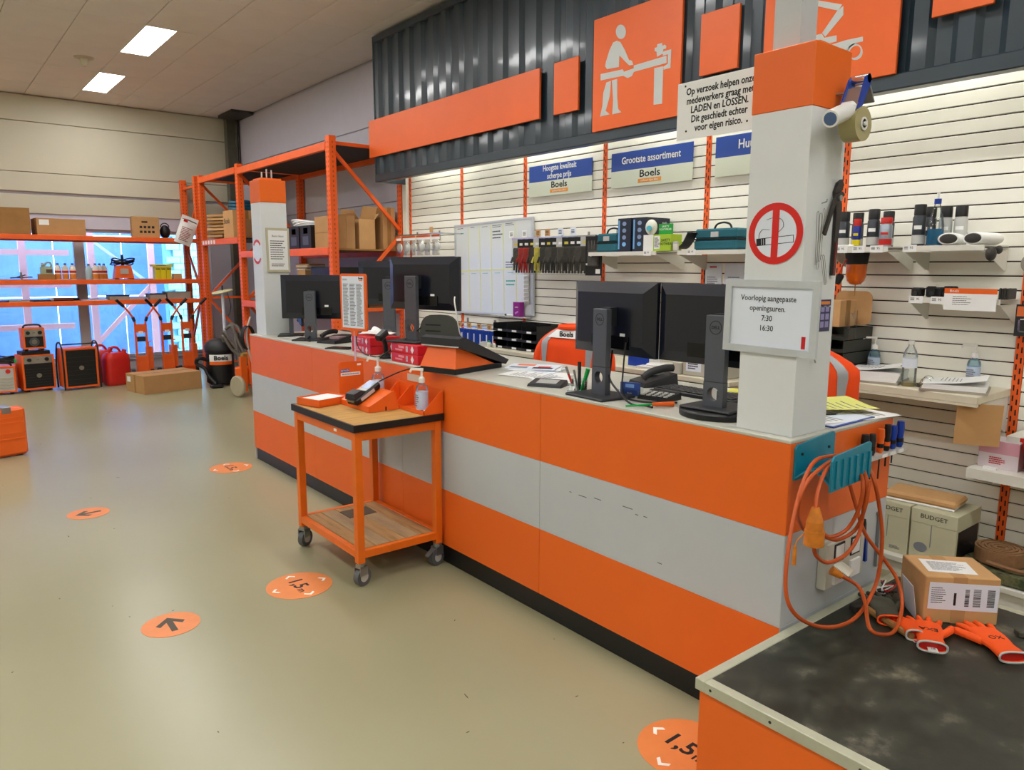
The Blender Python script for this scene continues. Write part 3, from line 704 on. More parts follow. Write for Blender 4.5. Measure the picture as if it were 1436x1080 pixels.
dist_sticker('round orange floor sticker reading 1,5 m near the far end of the counter', 324, 656, .165, a1)
dist_sticker('round orange floor sticker reading 1,5 m partly under the packing bench side', 962, 1049, .165, a1)
def arrow_sticker(label, c_, tip, tail, r=.125):
    p = onz(*c_); o = thing('floor_sticker', label, 'floor sticker', (p.x, p.y, .0003), ang(tail, tip))
    MB().cyl((0, 0, 0), (0, 0, .0012), r, n=40, smooth=False).build('disc', STK, o)
    MB().prism([(.62*r, 0), (.1*r, .5*r), (-.08*r, .38*r), (.22*r, .11*r), (-.6*r, .11*r), (-.6*r, -.11*r), (.22*r, -.11*r), (-.08*r, -.38*r), (.1*r, -.5*r)], .0006, M=Matrix.Translation((0, 0, .0011))).build('arrow', STKG, o)
arrow_sticker('orange arrow floor sticker beside the 1,5 m disc near the cart', (240, 876), (236, 867.6), (245.5, 882))
arrow_sticker('orange arrow floor sticker alone on the open floor before the racks', (124, 720), (109.5, 724), (140, 718))
# ================================================================== ON THE COUNTER
ZK = 1.0705
def monitor(label, x, y, th, z=ZK, zc=.34, base='plate', w=.53, hgt=.315, shift=0., group=None, tall=None):
    o = thing('computer_monitor', label, 'monitor', (x, y, z), th, group)
    top = tall or (zc+.045)
    # stand column with a round cable hole
    cw = .043; q = MB(); hz, hr = .085, .026; t0, t1 = -.012, .018
    q.b2(t0, -cw, .008, t1, cw, hz-.045); q.b2(t0, -cw, hz+.045, t1, cw, top, ch=.002)
    sq = []; ci = []; n = 24
    for i in range(n):
        a = 2*PI*i/n; c_, s_ = math.cos(a), math.sin(a); k = 1/max(abs(c_), abs(s_)); sq.append((c_*k*cw, s_*k*.045)); ci.append((hr*c_, hr*s_))
    for xx, rev in ((t0, 1), (t1, -1)):
        vs_ = [(xx, u, hz+v) for u, v in sq]+[(xx, u, hz+v) for u, v in ci]
        q.add(vs_, [[i, (i+1) % n, n+(i+1) % n, n+i][::-rev] for i in range(n)])
    q.add([(t0, u, hz+v) for u, v in ci]+[(t1, u, hz+v) for u, v in ci], [(i, (i+1) % n, n+(i+1) % n, n+i) for i in range(n)])
    for s in (-1, 1): q.add([(t0, s*cw, hz-.045), (t1, s*cw, hz-.045), (t1, s*cw, hz+.045), (t0, s*cw, hz+.045)], [(0, 1, 2, 3)])
    st = q.build('stand_column', MDG, o)
    MB().ring(.026, .0235, .0006, n=28, M=FX(t0, 0, top-.045)).build('logo_ring', INK, st); text('DELL', .0165, INK, st, FX(t0-.0003, 0, top-.045), bold=.0004, ext=.0003)
    if base == 'plate': MB().b2(-.10, -.12, 0, .10, .12, .011, ch=.004).build('stand_base', DKG, o)
    else:
        MB().lathe([(.0, 0), (.15, 0), (.152, .006), (.152, .02), (.145, .026), (0, .026)], c=(.04, 0, 0), n=36).build('turntable', BLK, o)
        MB().b2(-.07, -.11, .026, .12, .11, .037, ch=.004).build('stand_base', DKG, o)
    ar = MB().b2(.018, -.03, zc-.03, .06, .03, zc+.05); ar.build('stand_arm', DKG, o)
    a, b = w/2, hgt/2; c_, d_ = a-.05, b-.045; q = MB()
    vs_ = [(xx, sy*p+shift, zc+sz*r_) for xx, p, r_ in ((.112, a, b), (.094, a, b), (.062, c_, d_)) for sy, sz in ((-1, -1), (1, -1), (1, 1), (-1, 1))]
    fs = [(0, 1, 2, 3)]
    for k in (0, 4): fs += [(k+i, k+4+i, k+4+(i+1) % 4, k+(i+1) % 4) for i in range(4)]
    q.add(vs_, fs+[(8, 11, 10, 9)]); q.build('housing', mat('monitor_back', '#0f1422', .3, coat=.3), o)
    MB().b2(.112, -a+.012+shift, zc-b+.014, .1135, a-.012+shift, zc+b-.012).build('screen', mat('screen_off', '#131720', .12), o)
    MB().b2(.056, -.13+shift, zc-b+.03, .064, .10+shift, zc-b+.085).build('port_cover', BLKG, o)
    MB().b2(.0605, -.105+shift, zc-.075, .0618, -.075+shift, zc-.06).build('asset_sticker', PAPER, o)
    MB().b2(.05, -.02, top-.03, .062, .06, top-.012, ch=.003).build('release_tab', LGR, o)
    return o
monitor('black monitor seen from behind, beside the pens and card holder', 2.305, 2.26, math.radians(-3), zc=.335, shift=.025, w=.51)
monitor('black monitor on a round turntable foot next to the no-smoking column', 2.33, 1.685, math.radians(3), zc=.335, base='disc', shift=.07)
monitor('black monitor standing on a stack of red paper packs', 2.32, 3.85, math.radians(19), z=ZK+.1125, zc=.345, shift=-.02)
monitor('black monitor next to the poster stand, back shining bluish, partly hidden', 2.66, 4.72, math.radians(40), z=ZK, zc=.44, tall=.47)
monitor('black monitor nearest the boxed column at the rack end of the counter', 2.37, 5.42, math.radians(48), zc=.325, shift=-.02, w=.55, hgt=.335)
monitor('black monitor seen edge-on against the far boxed column', 2.40, 5.875, math.radians(-26), zc=.25, w=.50, tall=.36)
# red paper packs
PW = mat('ream_red', '#d01824', .35, var=.04); LB = mat('ream_pink', '#e79aa0', .5)
def ream(label, x, y, z, rz, grp=None):
    o = thing('paper_pack', label, 'paper pack', (x, y, z), rz, grp)
    MB().b2(0, 0, 0, .21, .297, .055, ch=.003).build('wrapper', PW, o)
    for k, yy_ in enumerate((.06, .295)):
        MB().prism([(-.017 if k == 0 else -.013, .0275), (0, .004), (.017 if k == 0 else .0, .0275), (0, .051)], .0006, M=FX(0, yy_, 0)).build('white_diamond', PAPER, o)
    MB().b2(-.0007, .11, .012, 0, .13, .044).build('barcode_patch', PAPER2, o); lines(.016, .028, 5, FX(-.0008, .12, .028), o, m=INK, jag=0, gap=.4)
    MB().b2(-.0007, .15, .03, 0, .215, .043).build('product_name', LB, o); MB().b2(-.0007, .17, .014, 0, .25, .024).build('caption', LB, o)
    return o
z = ZK
ream('lower red paper pack under the monitor on the stack', 2.215, 3.618, z, 0); ream('upper red paper pack directly under the monitor stand', 2.218, 3.622, z+.0555, 0)
ream('lower red paper pack beside the poster pole, desk clutter on it', 2.245, 4.235, z, math.radians(-4)); ream('upper red paper pack beside the poster pole', 2.243, 4.232, z+.0555, math.radians(-4))
# signature slope stand
sg = thing('slope_stand', 'orange and black sloping signing stand at the counter edge', 'stand', (2.33, 3.345, ZK), math.radians(15))
MB().b2(-.2, -.125, 0, .2, .125, .03, ch=.002).build('base', BLK, sg)
q = MB()
vs_ = [(-.2, -.125, .03), (.13, -.125, .03), (.13, .125, .03), (-.2, .125, .03), (-.16, -.095, .145), (-.16, .095, .145)]
q.add(vs_, [(0, 1, 4), (1, 2, 5, 4), (2, 3, 5), (3, 0, 4, 5), (0, 3, 2, 1)]); q.build('orange_body', OR, sg)
q = MB(); P = [(-.18, .142), (-.18, .185), (-.14, .195), (.25, .04), (.225, .018)]
q.prism(P, .27, M=Matrix.Translation((0, .135, 0)) @ FY(0, 0, 0)); q.build('lid', DKG, sg)
MB().b2(-.183, -.13, .14, -.179, .13, .146).build('lid_edge', LGR, sg)
# label strip on counter front
q = onx(583, 531, CX); MB().b2(CX-.001-CX, q.y-CY0-.09, q.z-.018, 0, q.y-CY0+.09, q.z+.022).build('label_strip', mat('label_cream', '#cfcabd', .6), c)
# small goods
def tp(px_, py_, z=ZK): return onz(px_, py_, z)
p = tp(768, 541); o = thing('signature_pad', 'flat black signature pad with grey display at the counter edge', 'signature pad', (p.x, p.y, ZK), math.radians(-62))
q = MB(); q.add([(-.085, -.055, 0), (.085, -.055, 0), (.085, .055, 0), (-.085, .055, 0), (-.08, -.05, .012), (.08, -.05, .012), (.08, .05, .026), (-.08, .05, .026)], [(3, 2, 1, 0), (4, 5, 6, 7), (0, 1, 5, 4), (1, 2, 6, 5), (2, 3, 7, 6), (3, 0, 4, 7)]); q.build('body', DKG, o)
q = MB(Matrix.Rotation(math.atan2(.014, .1), 4, 'X')); q.b2(-.05, -.025, .0185, .05, .038, .0198); q.build('display', mat('lcd_grey', '#a7aaa6', .3), o)
p = tp(812, 549); o = thing('pen_cup', 'clear cup holding markers and pens beside the monitor stand', 'pen cup', (p.x, p.y, ZK))
MB().lathe([(.034, 0), (.036, .003), (.038, .055), (.035, .055), (.033, .004), (.0, .004)], n=20).build('cup', PETG, o)
for nm, lb, dx, dy, tx, ty, hh, rr, mm in (('green_marker', 'green felt marker in the clear pen cup', .006, -.012, .01, -.02, .10, .0095, GRN), ('black_marker', 'tall black marker in the clear pen cup', .008, .006, .012, .014, .125, .008, BLK), ('red_pen', 'red and silver pen leaning in the clear pen cup', -.012, .018, -.02, .026, .105, .0055, REDC), ('grey_pen', 'slim grey pen in the clear pen cup', -.006, .0, -.018, .004, .095, .005, STEEL)):
    t = thing(nm, lb, 'pen', (p.x+dx, p.y+dy, ZK+.0055)); MB().cyl((0, 0, 0), (tx-dx*.2, ty-dy*.2, hh*.7), rr, n=10).build('barrel', mm, t); MB().cyl((tx-dx*.2, ty-dy*.2, hh*.7), ((tx-dx*.2)*1.4, (ty-dy*.2)*1.4, hh), rr*1.08, n=10).build('cap', mm if nm != 'red_pen' else STEEL, t)
p = tp(822, 553); o = thing('tape_dispenser', 'small white tape dispenser at the foot of the pen cup', 'tape dispenser', (2.255, 2.395, ZK), .5)
MB().b2(-.035, -.012, 0, .035, .012, .01, ch=.002).build('base', PUMP, o); MB().cyl((-.008, -.009, .026), (-.008, .009, .026), .02, n=18).build('tape_roll', PETG, o); MB().bar((.01, 0, .01), (.034, 0, .026), .022, .004).build('cutter', PUMP, o)
p = tp(880, 557); o = thing('card_holder', 'clear acrylic holder with blue business cards behind the monitor stand', 'card holder', (2.40, 2.175, ZK), math.radians(20))
MB().b2(-.004, -.05, 0, .05, .05, .004).b2(-.006, -.05, .004, -.002, .05, .03).b2(.03, -.05, .004, .034, .05, .085).build('holder', PETG, o)
MB().b2(0, -.044, .005, .014, .044, .062).build('cards', BLUEP, o); MB().b2(-.001, -.02, .04, -.0002, .02, .055).build('card_motif', mat('sky_print', '#7fa8e8', .5), o); text('Boels', .01, PAPER, o, FX(-.0004, 0, .016))
# keyboard, calculator, phone, box
def keyboard(label, x, y, rz):
    o = thing('keyboard', label, 'keyboard', (x, y, ZK), rz); MB().b2(-.07, -.22, 0, .07, .22, .018, ch=.004).build('case', BLK, o)
    k0 = None
    for r_ in range(5):
        for c_ in range(15):
            M = T(-.052+r_*.026, -.195+c_*.0279, .0205)
            if k0 is None: k0 = MB().b2(-.0108, -.0118, -.0025, .0108, .0118, .0025, ch=.002).build('key', DKG, o, M)
            else: link_copy(k0, o, M)
keyboard('black keyboard lying under papers between the two near monitors', 2.66, 1.99, math.radians(-2))
keyboard('black keyboard by the far boxed column', 2.74, 5.34, math.radians(30))
p = tp(912, 560); o = thing('calculator', 'black desk calculator with white keys behind the monitor cables', 'calculator', (2.455, 2.055, ZK), math.radians(8))
q = MB(); q.add([(-.055, -.075, 0), (.055, -.075, 0), (.055, .075, 0), (-.055, .075, 0), (-.053, -.073, .014), (.053, -.073, .03), (.053, .073, .03), (-.053, .073, .014)], [(3, 2, 1, 0), (4, 5, 6, 7), (0, 1, 5, 4), (1, 2, 6, 5), (2, 3, 7, 6), (3, 0, 4, 7)]); q.build('case', BLK, o)
k0 = None
for r_ in range(4):
    for c_ in range(5):
        M = T(-.04+r_*.017, -.056+c_*.028, .017+r_*.0026)
        if k0 is None: k0 = MB().b2(-.006, -.0095, 0, .006, .0095, .005, ch=.0015).build('key', LGR, o, M)
        else: link_copy(k0, o, M)
o = thing('desk_phone', 'dark office phone with handset on the counter behind the keyboard', 'telephone', (2.74, 2.335, ZK), math.radians(-20))
q = MB(); q.add([(-.09, -.08, 0), (.09, -.08, 0), (.09, .08, 0), (-.09, .08, 0), (-.085, -.075, .02), (.085, -.075, .06), (.085, .075, .06), (-.085, .075, .02)], [(3, 2, 1, 0), (4, 5, 6, 7), (0, 1, 5, 4), (1, 2, 6, 5), (2, 3, 7, 6), (3, 0, 4, 7)]); q.build('base', DKG, o)
MB().tube(spline([(-.08, -.05, .045), (-.04, -.05, .07), (.03, -.05, .085), (.075, -.05, .085)]), .018, n=10, rs=None).build('handset', DKG, o); MB().b2(-.02, .0, .046, .06, .06, .062).build('keypad', LGR, o)
o = thing('small_box', 'small white and orange box standing beside the turntable monitor', 'box', (2.50, 1.83, ZK), .2)
MB().b2(-.02, -.02, 0, .02, .02, .11, ch=.001).build('carton', PAPER, o); MB().b2(-.0206, -.017, .02, -.0198, .017, .07).build('orange_panel', OR, o)
o = thing('screwdriver', 'screwdriver with green shaft grip and orange handle on the counter', 'screwdriver', (2.36, 1.90, ZK+.012), math.radians(150))
MB().cyl((0, 0, 0), (.09, 0, 0), .011, .008, n=10).build('handle', OR, o); MB().cyl((.09, 0, 0), (.2, 0, -.004), .004, n=8).build('shaft', GRN, o)
def paper(label, x, y, rz, w=.21, l=.297, z=ZK, m=None, n=6, curl=.006, name='paper_sheet', seed=1, t=.0008, rows=14):
    r = random.Random(seed); a, b, ph = r.random()*curl, r.random()*curl, r.random()*6
    o = thing(name, label, 'paper', (x, y, z), rz)
    fn = lambda u, v: ((u-.5)*w, (v-.5)*l, t+a*(.5+.5*math.sin(3*u+ph))*u*(1-v*.5)+b*v*v*.8)
    MB().sheet(fn, 6, 6, t).build('sheet', m or PAPER, o)
    if rows:
        q = MB()
        for i in range(rows):
            v = .12+.75*i/rows; u0 = .1; u1 = .35+.5*r.random()
            q.sheet(lambda u, vv: (lambda U, V: (fn(U, V)[0], fn(U, V)[1], fn(U, V)[2]+.0006))(u0+(u1-u0)*u, v+.018*vv), 4, 1, .0003)
        q.build('print_lines', GINK, o)['kind'] = 'stuff'
    return o
paper('white form lying open between slope stand and pen cup', 2.52, 2.93, .35, .25, .33)
paper('printed white sheet lying partly under the signature pad', 2.46, 2.73, -.5, seed=4)
paper('sheet with yellow note behind the keyboard', 2.83, 1.92, .1, seed=6)
o = thing('sticky_note', 'yellow sticky note lying on a sheet behind the keyboard', 'note', (2.83, 1.93, ZK+.012), .3); MB().sheet(lambda u, v: ((u-.5)*.076, (v-.5)*.076, .001+.006*u*u), 4, 2, .0006).build('note', mat('note_yellow', '#e4e26a', .7), o)
# magazines
for i, (dx, dy, a, mm) in enumerate(((0, 0, .5, PAPER2), (.01, .01, .75, PAPER), (.0, .02, .62, PAPER2))):
    o = thing('magazine', ('bottom brochure of the pile beside the slope stand', 'middle brochure of the pile beside the slope stand', 'top brochure of the pile with bold cover print')[i], 'brochure', (2.63+dx, 3.07+dy, ZK+.0065*i), a)
    MB().b2(-.1, -.14, 0, .1, .14, .006, ch=.001).build('pages', mm, o)
    if i == 2:
        for k, (x0, y0, w, l, m_) in enumerate(((-.085, -.12, .05, .11, INK), (-.03, -.1, .04, .07, REDP), (.02, .0, .06, .1, OR), (-.08, .02, .06, .1, GINK))): MB().b2(x0, y0, .006, x0+w, y0+l, .0066).build('cover_print', m_, o)
# far end clutter
o = thing('desk_phone', 'black desk phone on the counter in front of the far monitors', 'telephone', (2.42, 5.12, ZK), math.radians(20))
q = MB(); q.add([(-.09, -.09, 0), (.09, -.09, 0), (.09, .09, 0), (-.09, .09, 0), (-.085, -.085, .02), (.085, -.085, .05), (.085, .085, .05), (-.085, .085, .02)], [(3, 2, 1, 0), (4, 5, 6, 7), (0, 1, 5, 4), (1, 2, 6, 5), (2, 3, 7, 6), (3, 0, 4, 7)]); q.build('base', BLK, o)
MB().tube(spline([(-.075, .055, .05), (-.03, .055, .07), (.04, .055, .08), (.08, .055, .075)]), .017, n=10).build('handset', BLK, o); MB().b2(-.03, -.07, .03, .05, .02, .048).build('keypad', mat('dusty_pink', '#9a7f86', .5), o)
o = thing('tablet', 'small flat black tablet at the counter edge beside the red packs', 'tablet', (2.275, 4.72, ZK), math.radians(35)); MB().b2(-.06, -.09, 0, .06, .09, .008, ch=.003).build('case', BLK, o); MB().b2(-.052, -.08, .008, .052, .08, .0088).build('screen', BLKG, o)
paper('white sheet on the counter behind the far desk phone', 2.78, 5.02, .4, seed=9, rows=0)
paper('loose white sheet beside the far monitor foot', 2.36, 5.62, .2, .16, .22, seed=12, rows=0)
o = thing('barcode_scanner', 'black handheld scanner standing in its cradle in front of the red packs', 'scanner', (2.26, 4.06, ZK), math.radians(20))
MB().lathe([(0, 0), (.055, 0), (.055, .008), (.03, .02), (.02, .03), (0, .03)], n=20).build('cradle', BLK, o)
MB().tube([(0, 0, .025), (-.005, 0, .08), (-.02, 0, .12)], .015, n=10).build('grip', BLK, o); MB(T(-.03, 0, .145, 0, 0, -.5)).b2(-.05, -.025, -.02, .035, .025, .02, ch=.008).build('head', BLK, o)
o = thing('cleaning_cloth', 'crumpled white cloth lying on the upper red pack', 'cloth', (2.39, 4.40, ZK+.112), .3)
MB().sheet(lambda u, v: ((u-.5)*.14, (v-.5)*.2, .006+.035*abs(math.sin(5*u+3*v))*(.2+u*v)), 10, 10, .002).build('cloth', PAPER, o)
# cables
def cable(label, pts, r=.004, m=BLK, name='cable', n=6):
    return tag(MB().tube(spline(pts, 8), r, n=n).build(name, m), label, 'cable')
cable('black monitor cable drooping through the stand hole beside the card holder', [(2.36, 2.245, ZK+.20), (2.345, 2.24, ZK+.12), (2.30, 2.20, ZK+.085), (2.27, 2.13, ZK+.05), (2.25, 2.03, ZK+.006), (2.27, 1.97, ZK+.0055), (2.26, 1.925, ZK+.0055)], .0045)
cable('black cable hanging from the monitor ports down to the counter', [(2.352, 2.16, ZK+.24), (2.335, 2.155, ZK+.14), (2.30, 2.12, ZK+.03), (2.32, 2.05, ZK+.006), (2.42, 1.93, ZK+.006)], .004)
cable('white charging cable hanging from the monitor on the red packs', [(2.385, 3.49, ZK+.39), (2.37, 3.47, ZK+.36), (2.375, 3.455, ZK+.28), (2.40, 3.47, ZK+.2), (2.42, 3.48, ZK+.17)], .004, PUMP)
cable('black cable from the red-pack monitor over to the scanner', [(2.34, 3.78, ZK+.20), (2.30, 3.88, ZK+.13), (2.235, 3.98, ZK+.05), (2.21, 4.05, ZK+.01), (2.205, 4.12, ZK+.006), (2.215, 4.18, ZK+.006)], .0045)
cable('black cable looped over the front of the red packs', [(2.235, 4.40, ZK+.115), (2.225, 4.38, ZK+.07), (2.22, 4.33, ZK+.03), (2.215, 4.26, ZK+.01), (2.212, 4.20, ZK+.006)], .004)
cable('thick black cable coiled at the foot of the far monitor', [(2.40, 5.50, ZK+.09), (2.36, 5.42, ZK+.03), (2.31, 5.36, ZK+.008), (2.30, 5.28, ZK+.008)], .007)
# vent-backed grey chair rest behind the red-pack monitor
# ================================================================== GOODS ON THE SLATTED WALL (behind the counter)
XS = 4.474     # face the goods hang on (front of uprights)
SHW = mat('shelf_white', '#d9d8cf', .45, var=.02)
def wall_shelf(label, y0, y1, zt, xf=4.15, th=.028, name='wall_shelf', tags=()):
    o = thing(name, label, 'shelf', (xf, (y0+y1)/2, zt-th)); hl = (y1-y0)/2
    MB().b2(0, -hl, th-.006, XS-xf, hl, th).b2(0, -hl, 0, .006, hl, th-.006).build('board', SHW, o)
    for s in (-1, 1): MB().prism([(.012, -.0), (XS-xf, .0), (XS-xf, -.10), (XS-xf-.03, -.10)], .004, M=Matrix.Translation((0, s*(hl-.004)+.002, 0)) @ FY(0, 0, 0)).build('bracket', SHW, o)
    for t in tags:
        tg = MB().b2(-.003, t-.035, -.004, -.0005, t+.035, th+.006).build('price_tag', PAPER, o)
        text('95', .018, INK, tg, FX(-.0032, t-.01, th/2+.004), ext=.0002); lines(.02, .016, 3, FX(-.0032, t+.018, th/2+.004), tg, m=INK, jag=0)
    return o
# --- printed boards
SB = mat('sign_pale', '#dfe6d6', .5)
def wall_sign(label, y0, y1, body, size, off=0., nlogo=True):
    o = thing('wall_sign', label, 'sign', (4.468, (y0+y1)/2, 2.252)); hl = (y1-y0)/2
    MB().b2(-.006, -hl, 0, 0, hl, .128).build('pale_half', SB, o); MB().b2(-.006, -hl, .128, 0, hl, .268).build('blue_half', BLUEP, o)
    text(body, size, PAPER, o, FX(-.0065, off, .2), bold=.0010, ls=1.0, sx=.88)
    if nlogo:
        text('Boels', .076, INK, o, FX(-.0065, -.0, .088), bold=.001, sx=1.25)
        MB().b2(-.0068, -.115, .022, -.006, .115, .052).build('orange_bar', mat('logo_orange', '#f0a040', .5), o); text('verhuurt bijna alles!', .022, PAPER, o, FX(-.0072, 0, .037))
    return o
wall_sign('blue and pale sign reading Hoogste kwaliteit scherpe prijs', 4.525, 5.325, 'Hoogste kwaliteit\nscherpe prijs', .068)
wall_sign('blue and pale sign reading Grootste assortiment', 3.505, 4.305, 'Grootste assortiment', .075)
wall_sign('blue and pale sign starting with Huur, cut off by the column', 2.51, 3.31, 'Huur', .085, off=.14)
# --- whiteboard
wbd = thing('whiteboard', 'framed whiteboard with yellow grid lines and handwritten notes', 'whiteboard', (4.468, 5.86, 1.178))
WM = Matrix.Rotation(math.radians(-1.3), 4, 'X')
MB(WM).b2(-.018, -.612, 0, 0, .612, .885).build('panel', mat('whiteboard_white', '#d8dee0', .15, coat=.4), wbd)
q = MB(WM)
for s in (-1, 1): q.b2(-.024, s*.612-.012, -.006, 0, s*.612+.012, .891)
q.b2(-.024, -.6, -.006, 0, .6, .012).b2(-.024, -.6, .873, 0, .6, .891); q.build('frame', ALU, wbd)
YL = mat('tape_yellow', '#d9dc9a', .6)
for u in (-.38, -.19, .0, .19, .38): MB(WM).b2(-.0188, u-.006, .03, -.018, u+.006, .86).build('grid_line', YL, wbd)
MB(WM).b2(-.0190, -.58, .42, -.018, .58, .432).build('grid_line', YL, wbd)
MKR = mat('marker_black', '#2a3340', .6); MKG = mat('marker_teal', '#1d9f90', .6)
for k, (u, v, w, hh, n, mm) in enumerate(((.5, .85, .14, .018, 1, MKR), (.5, .80, .08, .025, 1, MKG), (.29, .85, .1, .015, 1, MKR), (.1, .845, .1, .012, 1, MKR), (-.1, .84, .16, .03, 2, MKR), (-.1, .76, .16, .09, 3, MKR), (-.3, .845, .15, .03, 2, MKR), (-.3, .47, .16, .07, 3, MKR), (-.3, .30, .15, .07, 2, MKG), (.5, .395, .1, .012, 1, MKG), (.29, .395, .1, .012, 1, MKG), (.1, .395, .1, .012, 1, MKG), (-.1, .395, .1, .012, 1, MKG), (-.3, .395, .1, .012, 1, MKG))):
    lines(w, hh, n, WM @ FX(-.0185, u, v), wbd, m=mm, seed=k, gap=.35, name='handwriting')
MB().b2(-.09, -.585, -.012, -.024, -.05, -.004).build('pen_tray', LGR, wbd)
MB(WM).b2(-.034, -.58, .11, -.024, -.51, .40).build('card_pocket', LGR, wbd)
for i in range(7): MB(WM).b2(-.044, -.578, .13+.038*i, -.034, -.512, .136+.038*i).build('pocket_lip', PAPER, wbd)
o = thing('purple_box', 'small purple carton standing on the whiteboard pen tray', 'box', (4.41, 5.40, 1.1745)); MB().b2(-.03, -.05, 0, .022, .05, .135, ch=.001).build('carton', mat('purple_print', '#86127e', .4), o); text('extra', .022, PAPER, o, FX(-.0305, 0, .09)); MB().bar((-.0302, .02, .03), (-.0302, -.025, .05), .001, .014).build('cover_motif', mat('lilac', '#c98fd0', .5), o)
o = thing('marker', 'white marker pen lying on the whiteboard tray', 'pen', (4.405, 5.53, 1.184)); MB().cyl((0, -.06, 0), (0, .04, 0), .008, n=10).build('barrel', PAPER, o); MB().cyl((0, .04, 0), (0, .07, 0), .0085, n=10).build('cap', BLK, o)
# --- peg rail with respirator masks
BAGC = glass('clear_bag', '#fbfcfc', .06, .12)
def rail(label, y0, y1, z, x=4.2, arms=3):
    o = thing('hook_rail', label, 'hook rail', (XS, (y0+y1)/2, z)); hl = (y1-y0)/2
    MB().b2(x-XS-.005, -hl, -.006, x-XS+.005, hl, .006).build('front_bar', CHROME, o)
    for i in range(arms):
        yy_ = -hl+.03+(2*hl-.06)*i/max(1, arms-1); MB().b2(x-XS, yy_-.004, -.006, -.002, yy_+.004, .006).build('arm', CHROME, o); MB().b2(-.006, yy_-.01, -.05, 0, yy_+.01, .05).build('plate', STEEL, o)
    return o
def hook(parent_y, z, x0, mm=CHROME): return MB().cyl((XS, parent_y, z), (x0, parent_y, z), .003, n=6)
rail('chrome rail carrying the dust mask packs near the side rack', 6.34, 7.30, 1.965, 4.2)
for i in range(6):
    y = 7.22-.145*i; o = thing('mask_pack', 'dust mask in clear bag with orange and white header card', 'mask pack', (4.205+.01*(i % 2), y, 1.955), math.radians((-8, 5, -4, 9, -6, 3)[i]), 'dust mask packs on the chrome rail')
    MB().b2(-.002, -.065, -.045, .002, .065, .004).build('header_card', PAPER, o); MB().b2(-.0026, -.065, -.02, -.002, .065, .0).build('orange_strip', OR, o)
    MB().sheet(lambda u, v: (-.004-.02*math.sin(PI*u)*math.sin(PI*v), (u-.5)*.125, -.045-.16*v), 6, 6, .001).build('bag', BAGC, o)
    MB().sph((.012, 0, -.12), .05, n=14, m=8, sc=(.45, 1, 1)).build('mask', PAPER, o); MB().tube(arc((.0, 0, -.12), .045, 0, 2*PI, 14, 'yz'), .002, n=5).build('strap', LGR, o)
# --- rail with glove packs
rail('chrome rail carrying the glove packs beside the whiteboard', 4.20, 5.24, 1.875, 4.2, arms=4)
GK = mat('glove_dark', '#33302e', .6, var=.3, scale=25); GD = mat('glove_grey', '#46433f', .6, var=.3, scale=25); GRD = mat('glove_red', '#b01a18', .55, var=.2, scale=20); GY = mat('glove_yellow', '#cdbf4a', .6, var=.2, scale=20)
cols = [GD, GRD, GRD, GK, GY, GK, GD, GK, GD, GK, GK, GD, GK]
labs = ['grey work gloves in a hanging pack beside the whiteboard edge', 'red work gloves hanging pack next to the grey pair', 'second red work gloves pack, beside the black pair', 'black work gloves pack between the red and yellow packs', 'yellow-green work gloves in a hanging pack']
for i, mm in enumerate(cols):
    y = 5.17-.072*i; o = thing('glove_pack', labs[i] if i < 5 else 'dark work gloves in a slim hanging pack right of the yellow pair', 'glove pack', (4.205, y, 1.866), math.radians(random.uniform(25, 50)), None if i < 5 else 'dark glove packs on the chrome rail')
    MB().b2(-.0015, -.05, -.07, .0015, .05, .004).build('header_card', BLK if i % 4 else LGR, o); MB().b2(-.0021, -.03, -.05, -.0015, .03, -.03).build('card_print', PAPER if i % 3 else GY, o)
    q = MB(); q.b2(-.012, -.042, -.20, .012, .042, -.07, ch=.008)
    for k in range(4): q.cyl((0, -.032+.021*k, -.20), (0, -.034+.0225*k, -.265-.02*(k in (1, 2))), .0105, .008, n=8)
    q.cyl((0, .042, -.15), (0, .062, -.20), .011, .008, n=8); q.build('gloves', mm, o)
    MB().b2(-.0145, -.05, -.30, -.0135, .05, -.07).build('bag_front', BAGC, o)
for i, y in enumerate((5.24, 5.06, 4.88, 4.76, 4.60, 4.45)):
    o = thing('price_tag', 'small square price tag on the rail above the glove packs', 'price tag', (4.192, y, 1.885), 0, 'price tags above the glove packs'); MB().b2(-.002, -.032, 0, 0, .032, .06).build('tag', (PAPER, PAPER, CARD2, CARD2, PAPER2, PAPER2)[i], o); lines(.04, .035, 3, FX(-.0022, 0, .03), o, m=INK, jag=.1)
for i, y in enumerate((6.98, )):
    o = thing('price_tag', 'single tan price tag above the dust mask packs', 'price tag', (4.470, y, 2.0)); MB().b2(-.002, -.03, 0, 0, .03, .06).build('tag', CARD2, o)
o = thing('glove_pack', 'large black glove pack at the end of the rail below the shelf', 'glove pack', (4.20, 4.22, 1.866), math.radians(14))
MB().b2(-.002, -.075, -.30, .002, .075, .004).build('backing_card', BLK, o); q = MB(); q.b2(-.02, -.05, -.23, -.002, .05, -.10, ch=.008)
for k in range(4): q.cyl((-.011, -.038+.025*k, -.10), (-.011, -.04+.027*k, -.03), .012, .009, n=8)
q.build('gloves', GD, o); MB().b2(-.0026, -.06, -.285, -.002, -.02, -.25).build('price_patch', PAPER, o); MB().b2(-.0026, .02, -.22, -.002, .07, -.205).build('card_print', PAPER, o)
